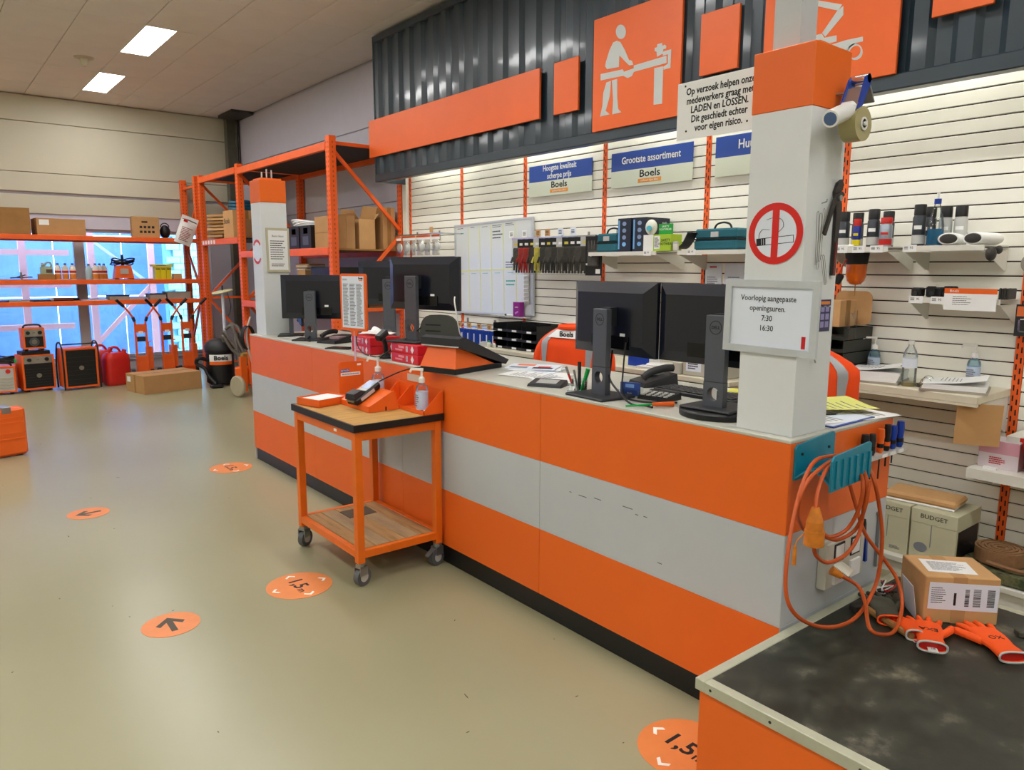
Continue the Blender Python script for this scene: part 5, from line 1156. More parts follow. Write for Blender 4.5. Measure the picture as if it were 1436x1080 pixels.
# --- red fuel can
def fuelcan(label, x, y, rz, k=1.):
    o = thing('fuel_can', label, 'fuel can', (x, y, 0), rz)
    q = MB(); sec = []
    for z, sx_, sy in ((0, .9, .86), (.015, .97, .95), (.06, 1, 1), (.34, 1, 1), (.40, .93, .93), (.43, .72, .7)):
        sec.append([(sx_*.155*k*math.copysign(abs(math.cos(a))**.45, math.cos(a)), sy*.115*k*math.copysign(abs(math.sin(a))**.45, math.sin(a)), z*k) for a in [2*PI*i/24 for i in range(24)]])
    V = [p for s in sec for p in s]; n = 24; q.add(V, [(j*n+i, j*n+(i+1) % n, (j+1)*n+(i+1) % n, (j+1)*n+i) for j in range(len(sec)-1) for i in range(n)]+[list(range(n))[::-1], [(len(sec)-1)*n+i for i in range(n)]], 0, True); q.build('body', REDC, o)
    MB().tube(spline([(-.08*k, 0, .41*k), (-.06*k, 0, .485*k), (.02*k, 0, .49*k), (.07*k, 0, .42*k)]), .016*k, n=8).build('handle', REDC, o); MB().cyl((.1*k, 0, .40*k), (.12*k, 0, .46*k), .028*k, n=14).build('cap', REDC, o)
fuelcan('red plastic fuel can on the floor between heater and cardboard box', 2.14, 11.45, math.radians(12), 1.05); fuelcan('second red fuel can half hidden behind the front one', 2.04, 11.86, math.radians(5), 1.05)
# --- hand trolleys with Y-shaped handles
def trolley(label, x, y, rz):
    o = thing('hand_trolley', label, 'trolley', (x, y, 0), rz)
    for s in (-1, 1):
        MB().b2(s*.07-.014, -.012, .12, s*.07+.014, .02, .80, ch=.003).build('side_rail', ORR, o)
        MB().tube(spline([(s*.068, .0, .79), (s*.075, -.005, .86), (s*.11, -.02, .93), (s*.20, -.04, 1.06), (s*.27, -.06, 1.13)]), .014, n=8).build('handle_tube', ORR, o)
        MB().tube([(s*.20, -.04, 1.06), (s*.29, -.065, 1.155)], .021, n=10).build('grip', BLK, o); MB().cyl((s*.0735, -.003, .845), (s*.092, -.013, .905), .022, n=10).build('sleeve', DKG, o)
        w = MB().cyl((s*.12-.02, .05, .07), (s*.12+.02, .05, .07), .07, n=20).build('wheel', BLK, o); MB().cyl((s*.12-.022, .05, .07), (s*.12+.022, .05, .07), .03, n=12).build('hub', ORR, w)
    MB().b2(-.056, -.01, .68, .056, .012, .80).build('head_plate', ORR, o); MB().b2(-.03, -.0112, .66, .03, -.0098, .70).build('rating_label', PAPER, o); MB().b2(-.056, -.008, .55, .056, .01, .62).build('cross_plate', DKG, o)
    MB().b2(-.056, -.01, .12, .056, .012, .34).build('lower_plate', ORR, o); MB().b2(.06, .03, .10, .15, .15, .46, ch=.006).build('motor_box', ORR, o); MB().tube([(.10, .09, .46), (.10, .09, .53), (.14, .09, .54)], .01, n=6).build('lever', ORR, o)
    MB().b2(-.12, -.10, .012, .12, .03, .03).b2(-.10, .02, .03, .10, .05, .12).build('foot_plate', ORR, o); MB().cyl((-.1, .05, .07), (.1, .05, .07), .012, n=8).build('axle', STEEL, o)
    MB().b2(-.09, -.098, .0, -.06, -.04, .012).b2(.06, -.098, 0, .09, -.04, .012).build('pads', BLK, o)['kind'] = 'stuff'
trolley('orange hand trolley with Y-shaped handles nearest the red fuel can', 2.56, 11.80, math.radians(-6)); trolley('orange hand trolley with Y-shaped handles standing between two others', 2.93, 11.86, math.radians(4)); trolley('orange hand trolley with Y-shaped handles next to the rack corner post', 3.24, 11.95, math.radians(3))
# --- cardboard box on the floor
carton('long flat brown cardboard box lying on the floor before the racks', 2.225, 10.29, 0, .77, .52, .235, math.radians(11.5), lab=None, tape=True)
bx = bpy.data.objects[[o.name for o in bpy.data.objects if o.get('label', '').startswith('long flat brown')][0]]; MB().b2(-.0016, .38, .13, -.0006, .48, .20).build('white_label', PAPER, bx)
# --- vacuum cleaner
v = thing('vacuum_cleaner', 'black drum vacuum cleaner with Boels label and coiled hose', 'vacuum cleaner', (3.27, 10.55, 0))
MB().lathe([(.16, .03), (.185, .05), (.185, .46), (.195, .47), (.195, .50)], n=28).build('drum', BLK, v); MB().lathe([(.198, .50), (.198, .55), (.17, .60), (.10, .64), (0, .65)], n=28).build('lid', DKG, v)
for k in range(4): MB().sph((.15*math.cos(k*PI/2+.7), .15*math.sin(k*PI/2+.7), .03), .03, n=10, m=6).build('castor', BLK, v)
lb_ = MB().sheet(lambda u, w_: (.188*math.cos(PI*1.15+PI*.55*u), .188*math.sin(PI*1.15+PI*.55*u), .30+.14*w_), 14, 2, .001).build('label', PAPER, v); MB().sheet(lambda u, w_: (.19*math.cos(PI*1.15+PI*.55*u), .19*math.sin(PI*1.15+PI*.55*u), .30+.045*w_), 14, 2, .001).build('label_stripe', OR, v)
text('Boels', .085, INK, v, T(.193*math.cos(PI*1.425), .193*math.sin(PI*1.425), .395) @ Matrix.Rotation(PI*1.425+PI/2, 4, 'Z') @ Matrix.Rotation(PI/2, 4, 'X'), bold=.002, ext=.004)
HG = mat('hose_grey', '#6c6862', .5)
q = spline([(-.17, -.06, .36), (-.30, -.08, .40), (-.33, -.05, .33), (-.24, -.10, .26), (-.20, -.14, .15), (-.14, -.24, .05)], 8); MB().tube(q, .024, n=10).build('front_hose', BLK, v)
MB().b2(-.22, -.30, 0, -.06, -.20, .05, ch=.015).build('floor_nozzle', BLK, v)
for k, P in enumerate(([(.05, -.1, .66), (.02, -.18, .75), (.10, -.22, .60), (.20, -.26, .45), (.27, -.30, .36)], [(.06, -.12, .78), (.12, -.2, .82), (.18, -.25, .60), (.25, -.3, .42)], [(.12, -.16, .86), (.19, -.24, .80), (.24, -.28, .60), (.27, -.3, .40)], [(.14, -.2, .86), (.15, -.24, .6), (.17, -.28, .3), (.16, -.30, .16)], [(.27, -.3, .46), (.25, -.32, .30), (.20, -.32, .10)], [(.0, -.20, .62), (-.02, -.24, .70), (.08, -.26, .52), (.18, -.3, .42)])):
    MB().tube(spline(P, 6), .021, n=9).build('hose_loop', HG, v)
o = thing('work_glove', 'worn yellow-brown leather glove hooked over the vacuum hose', 'glove', (3.48, 10.19, .38), .4)
q = MB().b2(-.06, -.03, 0, .06, .02, .09, ch=.02)
for k in range(4): q.cyl((-.045+.03*k, -.01, .01), (-.05+.033*k, -.03, -.06), .014, .011, n=8)
q.cyl((.05, -.01, .06), (.10, -.02, .09), .016, .012, n=8); q.build('glove', mat('leather_tan', '#b08a44', .8, var=.2, scale=20), o)
# --- two-wheeled orange machine partly behind the counter end
o = thing('wheeled_machine', 'orange two-wheeled machine frame partly hidden by the counter end', 'machine', (3.24, 9.45, 0), math.radians(20))
for s in (-1, 1):
    w = MB().lathe([(.06, -.025), (.12, -.025), (.135, -.012), (.135, .012), (.12, .025), (.06, .025)], n=24, M=T(s*.13, 0, .136, 0, 0, PI/2)).build('wheel', mat('tyre_beige', '#a39a82', .7), o); MB().cyl((s*.13-.02, 0, .136), (s*.13+.02, 0, .136), .075, n=18).build('hub', DKG, w)
MB().cyl((-.13, 0, .136), (.13, 0, .136), .012, n=8).build('axle', STEEL, o); MB().bar((-.05, -.02, .06), (-.02, .02, .50), .09, .03, up=(0, 1, 0)).build('frame_plate', OR, o); MB().bar((.08, 0, .10), (.08, .03, .95), .035, .03).build('mast', ORR, o); MB().b2(-.02, .04, .12, .16, .20, .36, ch=.02).build('tank', OR, o)
for k in range(5): MB().tube([(.03+.09*math.cos(a), -.06+.012*k, .74+.15*math.sin(a)) for a in [2*PI*i/18 for i in range(18)]], .007, n=6, closed=True).build('cable_coil', BLK, o)
MB().tube(spline([(.08, -.04, 1.0), (.0, -.05, .8), (.02, -.06, .55), (.1, -.05, .3)]), .012, n=8).build('hose', LGR, o)
# --- stand with round plate
p = ony(312, 410, 11.35); o = thing('disc_stand', 'pale pole with a tilted round yellow-white plate near the rack corner', 'stand', (p.x, 11.35, 0))
MB().cyl((0, 0, .0), (0, 0, p.z+.0), .022, n=12).build('pole', PAPER2, o); MB().cyl((0, 0, 0), (0, 0, .02), .12, n=20).build('foot', DKG, o)
M = T(0, 0, p.z, 0, 0, math.radians(-12)); MB(M).lathe([(.0, 0), (.15, .0), (.155, .012), (.14, .025), (0, .03)], n=28).build('plate', mat('plate_cream', '#d6cfa2', .5), o); MB().cyl((0, 0, p.z), (.0, 0, p.z+.10), .012, n=8).build('stem', DKG, o)
MB().tube(spline([(.06, -.02, p.z), (.1, -.03, p.z-.2), (.06, -.03, p.z-.35)]), .006, n=6).build('cable', BLK, o)
# --- orange case on the floor at the picture edge
o = thing('tool_case', 'orange plastic tool case standing upright on the floor', 'case', (.28, 7.56, 0), math.radians(14))
MB().b2(-.42, -.07, .008, .40, -.002, .42, ch=.02).build('front_shell', OR, o); MB().b2(-.42, .002, .008, .40, .07, .42, ch=.02).build('back_shell', OR, o)
for x0 in (-.3, .22): MB().b2(x0, -.076, .38, x0+.07, .076, .436, ch=.004).build('latch', STEEL, o)
for z in (.15, .20, .29, .33): MB().b2(-.40, -.074, z, .385, -.069, z+.012).build('rib', OR, o)
text('rema', .06, mat('case_mark', '#7a4a2c', .6), o, FY(.10, -.0705, .245), ext=.001, bold=.002); MB().tube(spline([(-.12, 0, .42), (-.1, 0, .46), (.08, 0, .46), (.1, 0, .42)]), .014, n=8).build('handle', BLK, o)
for x0 in (-.36, .30): MB().b2(x0, -.05, 0, x0+.06, .05, .009).build('foot', BLK, o)
# --- side rack goods: far bay
ZF, ZN = 2.0235, 1.8295
# local frame helper: faces -X, so rotate cartons by -90 deg (front towards -X): origin near-left corner at larger Y
def rcarton(label, y1, x0, z, wy, dx, hh, **kw): return carton(label, x0, y1, z, wy, dx, hh, rz=-PI/2+kw.pop('rot', 0), **kw)
rcarton('brown carton marked Boels on the far bay of the side rack', 11.30, 3.66, ZF, .42, .40, .40, m=CARD2, words=[('Boels', .16, .25, .11, INK)])
o = thing('corrugated_board', 'stack of corrugated cardboard slabs fanned on the far rack bay', 'cardboard', (3.85, 11.75, ZF), .2)
for k in range(7): MB(T(.01*(k % 2), -.01*k, .03+.05*k, .06*k, .0, .05)).b2(-.2, -.22, 0, .2, .22, .035).build('slab', (CARD, CARD3, CARD2)[k % 3], o)
o = thing('blue_hose', 'coil of thick blue hose lying on the Boels carton', 'hose', (3.86, 11.08, ZF+.4005)); q = MB()
for k in range(3): q.tube([(.15*math.cos(a), .17*math.sin(a), .025+.045*k+.01*math.sin(3*a)) for a in [2*PI*i/22 for i in range(22)]], .023, n=8, closed=True)
q.build('coil', mat('hose_blue', '#155a78', .4), o)
rcarton('small brown carton beside the far boxed column on the side rack', 10.86, 3.7, ZF, .26, .3, .26)
# near bay: black crates, white hose, cartons
for i in range(3):
    o = thing('storage_crate', ('black storage crate with hand hole closest to the boxed column', 'middle black storage crate with hand hole', 'black storage crate with hand hole beside the brown carton')[i], 'crate', (3.66, 9.10-.34*i, ZN)); q = MB().b2(0, -.15, 0, .42, .15, .01)
    for a in ((0, -.15, .01, .42, -.145, .27), (0, .145, .01, .42, .15, .27), (.415, -.145, .01, .42, .145, .27), (0, -.145, .01, .006, .145, .18), (0, -.145, .18, .006, -.06, .27), (0, .06, .18, .006, .145, .27), (0, -.06, .245, .006, .06, .27)): q.b2(*a)
    q.build('crate', BLK, o); MB().b2(-.008, -.155, .255, .428, .155, .272).b2(.02, -.14, .262, .41, .14, .276).build('rim', DKG, o); MB().b2(-.002, -.08, .05, 0, .08, .15).build('front_panel', MDG, o)
o = thing('white_hose', 'loops of white tubing lying on top of the black crates', 'tubing', (3.85, 8.75, ZN+.2770)); q = MB()
for k in range(3): q.tube([(.14*math.cos(a), .28*math.sin(a)+.03*k, .012+.02*k+.014*math.sin(2*a+k)+.014) for a in [2*PI*i/22 for i in range(22)]], .011, n=6, closed=True)
q.build('coil', PAPER, o)
rcarton('plain brown carton with a centre seam next to the rack post', 8.25, 3.70, ZN, .57, .22, .36, m=CARD, closed_seam=True, tape=False)
o = rcarton('open brown carton lettered PB with folded flaps on the side rack', 8.10, 3.98, ZN, .40, .20, .33, m=CARD2, flaps=True, words=[('PB', .06, .12, .09, INK), ('Safety', .25, .225, .05, GINK), ('kitz', .25, .165, .05, GINK)])
rcarton('tall brown carton at the slatted wall end of the side rack', 8.02, 4.27, ZN, .34, .16, .47, m=CARD)
o = thing('black_cabinet', 'black boxy printer on the lower shelf of the side rack', 'printer', (3.68, 8.35, 1.1655)); MB().b2(0, -.62, 0, .42, 0, .46, ch=.006).build('case', BLK, o); MB().b2(-.004, -.58, .20, 0, -.04, .23).build('paper_slot', DKG, o); MB().b2(-.003, -.12, .3, 0, -.05, .34).build('panel', MDG, o)
carton('small tan carton with bundled bags on the lower rack shelf', 3.70, 8.78, 1.1655, .22, .25, .42, rz=-PI/2, m=CARD2, tape=False)
o = thing('bag_bundle', 'folded pale bags lying on the small tan carton', 'bags', (3.82, 8.67, 1.5865)); 
for k in range(4): MB(T(0, 0, .02*k, .1*k)).b2(-.13, -.12, 0, .13, .12, .018, ch=.006).build('bag', (PAPER, CARD2)[k % 2], o)
o = thing('storage_bin', 'dark storage bin with handle slots on the lower rack shelf', 'bin', (3.68, 9.36, 1.1655)); MB().b2(0, -.4, 0, .4, 0, .33, ch=.01).build('bin', DKG, o); MB().b2(-.006, -.42, .31, .406, .02, .335).build('rim', BLK, o); MB().b2(-.002, -.3, .14, 0, -.1, .22).build('label', MDG, o)
# ================================================================== ON THE NEAR COLUMN
RD = mat('sign_red', '#d31a10', .4)
o = thing('no_smoking_sign', 'round white no-smoking sign with red ring on the white column', 'sign', (2.2265, 1.402, 1.735))
MB(FX(0, 0, 0)).ring(.1, 0, .0015, n=48).build('disc', PAPER2, o); MB(FX(-.0015, 0, 0)).ring(.099, .077, .0015, n=48).build('red_ring', RD, o); MB(FX(-.0015, 0, 0)).b2(-.012, -.08, 0, .012, .08, .0016).build('red_bar', RD, o)
CM = FX(-.0015, 0, 0) @ Matrix.Rotation(math.radians(4), 4, 'Z'); q = MB(CM).b2(-.07, -.034, 0, .066, -.032, .0005).b2(-.07, -.012, 0, .066, -.010, .0005).b2(.064, -.034, 0, .066, -.010, .0005).b2(-.07, -.034, 0, -.052, -.010, .0005).b2(-.05, -.034, 0, -.044, -.010, .0005).b2(-.042, -.034, 0, -.036, -.010, .0005); q.build('cigarette', INK, o)
for P in ([(-.06, -.01, .001), (-.058, .005, .001), (-.045, .018, .001), (-.02, .014, .001)], [(-.03, .048, .001), (.0, .052, .001), (.025, .042, .001), (.03, .02, .001), (.012, .004, .001)]): MB(CM).tube(spline(P, 5), .0008, n=4).build('smoke_line', INK, o)
fr = thing('snap_frame', 'silver snap frame with notice Voorlopig aangepaste openingsuren on the column', 'sign', (2.2255, 1.402, 1.462)); FM = Matrix.Rotation(math.radians(.5), 4, 'X')
FW, FH = .347, .245; q = MB(FM @ FX(0, 0, 0)); b_ = .024
for s in (-1, 1):
    q.prism([(s*FW/2, -FH/2), (s*FW/2, FH/2), (s*(FW/2-b_), FH/2-b_), (s*(FW/2-b_), -FH/2+b_)], .012); q.prism([(-FW/2, s*FH/2), (FW/2, s*FH/2), (FW/2-b_, s*(FH/2-b_)), (-FW/2+b_, s*(FH/2-b_))], .012)
q.build('frame', ALU, fr); MB(FM @ FX(0, 0, 0)).b2(-FW/2+b_, -FH/2+b_, 0, FW/2-b_, FH/2-b_, .003).build('sheet', PAPER2, fr)
text('Voorlopig aangepaste\nopeningsuren.\n7:30\n16:30', .0265, INK, fr, FM @ FX(-.0034, .012, .012), ext=.0003, ls=1.25, bold=.0002, sx=.9); MB(FM @ FX(-.003, 0, 0)).b2(.118, -.095, 0, .132, -.055, .0006).build('red_logo', REDP, fr)
o = thing('column_sticker', 'small purple sticker with white pictograms on the column side', 'sticker', (2.382, 1.2995, 1.468)); MB().b2(-.036, -.001, -.053, .036, 0, .053).build('sticker', mat('sticker_purple', '#2f2a5a', .5), o)
for i in range(2):
    for j in range(3): MB().b2(-.026+.03*i, -.0016, -.04+.026*j, -.004+.03*i, -.001, -.02+.026*j).build('pictogram', mat('picto_lilac', '#8f88b8', .5), o)
MB().b2(-.028, -.0016, .037, .028, -.001, .047).build('orange_strip', ORB, o); MB().b2(-.034, -.0016, .029, .034, -.001, .032).build('white_line', PAPER, o)
# pipe wrench
DST = mat('dark_steel', '#35302e', .5, metal=.4); RDW = mat('worn_red', '#6a1f18', .5)
o = thing('pipe_pliers', 'long dark pipe pliers hanging on the side of the white column', 'pliers', (2.385, 1.2985, 1.60))
F_ = FY(0, 0, 0)
MB(F_).prism([(.008, 0), (.026, .0), (.03, .12), (.042, .22), (.03, .27), (.045, .295), (.032, .312), (.008, .30), (-.008, .27), (.008, .20)], .010, w0=.001).build('main_handle', DST, o); MB(F_).prism([(.01, .004), (.024, .004), (.027, .11), (.013, .11)], .012, w0=.001).build('red_grip', RDW, o)
MB(F_).prism([(-.075, .135), (-.062, .128), (-.012, .235), (.02, .25), (.04, .262), (.025, .272), (-.01, .262), (-.03, .235)], .008, w0=.011).build('second_handle', DST, o); MB(F_).cyl((.008, .25, .01), (.008, .25, .024), .010, n=12).build('pivot', STEEL, o)
o = thing('wire_clips', 'chain of thin wire clips hanging on the side of the column', 'wire clips', (2.315, 1.2985, 1.60)); q = MB(F_)
for k, (u, v, a, ln) in enumerate(((-.02, .15, .05, .17), (-.01, .14, .0, .18), (.0, .16, -.06, .17), (.02, .05, .35, .1), (.026, .05, .3, .1))):
    c_, s_ = math.cos(a), math.sin(a); pts = []
    for (x, y) in ((-.006, -ln/2), (-.006, ln/2-.006), (0, ln/2), (.006, ln/2-.006), (.006, -ln/2+.006), (0, -ln/2)): pts.append((u+x*c_-y*s_, v-.03+x*s_+y*c_, .004+.002*k))
    q.tube(pts, .0007, n=5, closed=True)
q.build('clips', mat('wire_grey', '#77736a', .4, metal=.3), o); MB(F_).tube([(.0, .23, .001), (0, .235, .018), (.0, .243, .018)], .002, n=6).build('nail', STEEL, o)
o = thing('wall_hook', 'small bare hook under the frame on the column side', 'hook', (2.31, 1.2995, 1.335)); MB().tube(spline([(0, 0, 0), (0, -.012, -.004), (.004, -.016, -.016), (.012, -.012, -.02)]), .0025, n=6).build('hook', STEEL, o)
# tape dispenser
td = thing('tape_gun', 'packing tape gun with tan roll and white handle hung on the column', 'tape dispenser', (2.36, 1.245, 2.07))
MB().lathe([(.020, -.027), (.052, -.027), (.052, .027), (.020, .027)], n=32, M=T(.01, -.01, 0, 0, PI/2)).build('tape_roll', mat('tape_tan', '#a39a6c', .3), td)
MB().lathe([(.0, -.027), (.0195, -.027), (.0195, .027), (0, .027)], n=18, M=T(.01, -.01, 0, 0, PI/2)).build('hub', LGR, td); MB(T(.01, -.038, 0, 0, PI/2)).ring(.020, .014, .003, n=20).build('hub_ring', PUMP, td); MB().cyl((.01, -.045, 0), (.01, .04, 0), .006, n=10).build('spindle', PUMP, td)
MB().prism([(-.03, .01), (.012, .02), (.03, .09), (.05, .135), (.035, .155), (.01, .14), (-.035, .05)], .004, M=FY(0, .022, 0)).build('side_plate', BLUEC, td); MB().prism([(-.03, .04), (.0, .05), (.03, .10), (.05, .135), (.035, .155), (.01, .14)], .004, M=FY(0, -.03, 0)).build('side_plate', BLUEC, td)
MB(T(-.012, -.004, .075, 0, 0, math.radians(-62))).b2(-.045, -.028, -.002, .04, .026, .002).build('metal_plate', STEEL, td); MB().cyl((.034, -.034, .14), (.034, .026, .14), .014, n=14).build('roller', CHROME, td); MB().prism([(.05, .12), (.085, .075), (.09, .078), (.056, .128)], .05, M=FY(0, .022, 0)).build('blade_guard', STEEL, td)
MB().tube(spline([(-.02, -.004, .04), (-.07, -.006, .025), (-.14, -.01, .0)]), .026, n=14).build('handle', PUMP, td); MB().cyl((-.1398, -.01, .0), (-.1412, -.0101, -.0005), .020, n=14).build('handle_end', mat('handle_end_blue', '#49618a', .6), td); MB().b2(-.045, -.03, .01, .0, .026, .065, ch=.012).build('grip_block', PUMP, td)  # handle end is a flat grey-blue disc
MB().tube([(0, .055, .1), (0, .02, .1)], .004, n=6).build('hook_pin', STEEL, td)
# notice plate beyond the column
o = thing('notice_plate', 'white plate reading Op verzoek helpen onze medewerkers beside the column', 'sign', (2.30, 1.70, 2.093)); MB().b2(-.003, -.185, 0, 0, .185, .203, ch=.0008).build('plate', PAPER, o)
text('Op verzoek helpen onze\nmedewerkers graag met\nLADEN en LOSSEN.\nDit geschiedt echter\nvoor eigen risico.', .0345, INK, o, FX(-.0033, .0, .102), ext=.0003, bold=.0008, ls=.95, sx=.84, shear=.03)
for (y, z) in ((.15, .19), (-.15, .19), (.14, .03), (-.12, .03)): MB().cyl((-.0035, y, z), (-.003, y, z), .004, n=8).build('rivet', DKG, o)
MB().b2(0, -.186, .15, .004, -.13, .19).build('fixing_strip', STEEL, o)
# far column notices
o = thing('framed_notice', 'cream framed house notice on the far boxed column', 'sign', (2.35, 6.013, 1.78)); 
MB().b2(-.075, -.012, -.20, .118, 0, .155, ch=.003).build('frame', mat('frame_cream', '#b9b49b', .5), o); MB().b2(-.058, -.0135, -.18, .10, -.012, .135).build('sheet', PAPER, o); text('Beste klant', .022, INK, o, FY(.02, -.0138, .09), ext=.0003); lines(.13, .16, 9, FY(.02, -.0138, -.02), o, m=INK, seed=4, gap=.35); lines(.12, .03, 2, FY(.02, -.0138, -.14), o, m=INK, seed=8, gap=.35)
o = thing('no_smoking_sign', 'narrow red and white round sign on the far column face', 'sign', (2.2445, 6.125, 1.745)); MB(FX(0, 0, 0)).ring(.1, 0, .0015, n=40).build('disc', PAPER2, o); MB(FX(-.0015, 0, 0)).ring(.099, .078, .0012, n=40, a0=PI*.2, a1=PI*.8).build('red_arc', RD, o); MB(FX(-.0015, 0, 0)).ring(.099, .078, .0012, n=40, a0=PI*1.2, a1=PI*1.8).build('red_arc', RD, o)
# ================================================================== COUNTER END: CABLE HOLDER, CORD, SOCKETS, TOOLS
hd = thing('cable_holder', 'turquoise plastic cable holder screwed to the counter end', 'cable holder', (2.205, 1.2745, .935))
MB(FY(0, 0, 0)).prism([(0, .0), (.245, .0), (.245, .125), (.235, .135), (.01, .118), (0, .105)], .008).build('back_plate', TEAL, hd)
MB(FY(0, -.128, 0)).prism([(-.005, -.01), (.245, -.0), (.245, .115), (.235, .122), (.01, .105), (-.005, .09)], .007).build('front_plate', TEAL, hd)
for i in range(6): MB().b2(.015+.042*i, -.1405, -.0, .03+.042*i, -.135, .09).build('front_rib', TEAL, hd)
MB().sheet(lambda u, v: (.245*v, -.008-.12*u, .012+.035*math.sin(PI*u)), 10, 2, .005).build('saddle', TEAL, hd)
for i in range(6): MB().sheet(lambda u, v: (.02+.04*i+.012*v, -.012-.11*u, .0155+.035*math.sin(PI*(.03+.94*u))), 8, 1, .003).build('saddle_rib', TEAL, hd)
for x in (.035, .205): MB().cyl((x, -.008, .085), (x, -.012, .085), .005, n=10).build('screw', BLK, hd)
cd_ = thing('extension_cord', 'orange extension cord looped over the turquoise holder', 'extension cord', (2.30, 1.2, 1.0)); off = Vector((2.30, 1.2, 1.0))
def cp(px_, py_, Y): return ony(px_, py_, Y)-off
strands = [
 [(1190, 640, 1.21), (1162, 640, 1.2), (1140, 650, 1.19), (1122, 690, 1.17), (1107, 760, 1.14), (1102, 830, 1.12), (1120, 866, 1.1), (1160, 880, 1.10), (1200, 866, 1.1), (1228, 820, 1.10), (1237, 760, 1.10), (1233, 710, 1.11), (1225, 672, 1.12), (1212, 645, 1.19)],
 [(1180, 642, 1.21), (1160, 650, 1.18), (1132, 676, 1.16), (1119, 712, 1.17), (1122, 735, 1.22), (1135, 750, 1.24)],
 [(1175, 645, 1.2), (1158, 660, 1.16), (1147, 690, 1.14), (1144, 714, 1.13)],
 [(1141, 764, 1.13), (1145, 780, 1.13), (1162, 789, 1.13), (1188, 776, 1.13), (1205, 748, 1.13), (1212, 705, 1.13), (1215, 672, 1.12), (1205, 648, 1.19)],
 [(1152, 746, 1.2), (1165, 753, 1.18), (1188, 742, 1.15), (1205, 712, 1.12), (1210, 676, 1.12), (1200, 650, 1.19)],
 [(1155, 752, 1.21), (1175, 757, 1.18), (1200, 742, 1.15), (1214, 708, 1.115), (1219, 674, 1.115)],
 [(1176, 806, 1.20), (1203, 822, 1.16), (1213, 845, 1.1), (1219, 880, 1.02), (1236, 890, 1.0), (1255, 884, 1.01), (1265, 850, 1.04), (1259, 815, 1.08), (1240, 785, 1.12), (1213, 748, 1.16), (1200, 708, 1.2), (1192, 680, 1.22)]]
for P in strands: MB().tube(spline([cp(*p) for p in P], 7), .0064, n=8).build('cord_loop', CORDO, cd_)
a_ = cp(1144, 712, 1.13); b2_ = cp(1141, 764, 1.13); dv = (b2_-a_)
MB().cyl(a_, a_+dv*.35, .012, .024, n=14).cyl(a_+dv*.35, a_+dv*.6, .025, .027, n=14).cyl(a_+dv*.6, b2_, .030, .031, n=16).build('coupling', mat('coupling_orange', '#cf7a22', .5, var=.2, scale=30), cd_)
MB().tube(spline([cp(1132, 745, 1.15), cp(1118, 758, 1.15), cp(1115, 768, 1.15)], 5), .0018, n=6).build('cap_strap', MATS['coupling_orange'], cd_); MB().cyl(cp(1115, 766, 1.15), cp(1113, 792, 1.15), .005, .007, n=8).build('cap', MATS['coupling_orange'], cd_)
MB().cyl(cp(1166, 800, 1.215), cp(1180, 808, 1.19), .016, .011, n=12).build('mains_plug', MATS['coupling_orange'], cd_)
sk = thing('socket_box', 'pale double socket box with hinged flaps on the counter end', 'socket', (2.40, 1.2745, .505)); SKM = mat('socket_pale', '#c3c1b4', .45)
MB().b2(0, -.034, 0, .27, 0, .17, ch=.004).build('housing', SKM, sk)
for x in (.05, .165):
    f = MB(FY(x, -.034, .092)); f.b2(0, 0, 0, .068, .068, .003, mat=0); f.build('outlet_frame', BLK, sk); MB(FY(x+.007, -.037, .099)).b2(0, 0, 0, .054, .054, .002).build('outlet', PAPER, sk)
for x in (.05, .165): MB(FY(x, -.034, .012)).b2(0, 0, 0, .068, .062, .008).build('flap_base', PAPER, sk)
MB(T(.085, -.055, .072, .2, math.radians(28))).b2(-.034, -.03, -.003, .034, .03, .003, ch=.0025).build('open_flap', mat('flap_white', '#dedccd', .4), sk)
o = thing('blue_pliers', 'blue-handled pliers hanging on the grey counter end', 'pliers', (2.72, 1.2735, .505)); MB(FY(0, 0, 0)).prism([(-.03, 0), (-.014, .0), (-.004, .12), (-.016, .12)], .012, w0=.001).prism([(.012, .02), (.028, .02), (.016, .125), (.002, .12)], .012, w0=.001).build('handles', BLUEC, o)['kind'] = 'stuff'; MB(FY(0, 0, 0)).prism([(-.012, .11), (.012, .11), (.008, .17), (.0, .19), (-.006, .16)], .008, w0=.001).build('jaws', DST, o)
o = thing('metal_strip', 'grey metal hook strip at the inner edge of the counter end', 'metal strip', (2.83, 1.2735, .48)); MB().b2(0, -.012, 0, .012, 0, .22).b2(-.01, -.012, .21, .012, 0, .22).build('strip', STEEL, o)
tr_ = thing('tool_rail', 'grey tool rail at the counter end holding screwdrivers', 'tool rail', (2.60, 1.2745, .935)); MB().b2(0, -.045, 0, .33, 0, .014).build('rail', LGR, tr_)
for i in range(3): MB().b2(.13+.065*i, -.047, .001, .17+.065*i, -.045, .013).build('tag', PAPER, tr_)
for i, (x, hc, hl_, sl__, lb) in enumerate(((.03, BLK, .085, .05, 'black glue bottle standing in the tool rail beside the column'), (.085, DKG, .08, .09, 'dark-handled screwdriver next to the black bottle in the rail'), (.15, OR, .09, .10, 'orange and black screwdriver with long shaft in the rail'), (.20, BLK, .10, .06, 'black-handled screwdriver beside the orange one in the rail'), (.25, BLUEC, .09, .055, 'blue and black screwdriver in the tool rail'), (.305, BLUEC, .10, .0, 'cobalt blue tool handle at the end of the rail'))):
    o = thing('screwdriver' if i else 'glue_bottle', lb, 'screwdriver' if i else 'bottle', (2.60+x, 1.248, .95)); r_ = .014 if i in (0, 5) else .012
    MB().lathe([(r_*.7, 0), (r_, .012), (r_*.85, hl_*.35), (r_*1.1, hl_*.7), (r_*.9, hl_)], n=12).build('handle', hc, o); MB().lathe([(r_*1.02, .02), (r_*1.0, .035)], n=12).build('ring', BLK if hc is not BLK else OR, o)
    if sl__: MB().cyl((0, 0, .0), (.0, 0, -sl__), .003, n=8).build('shaft', DST, o)
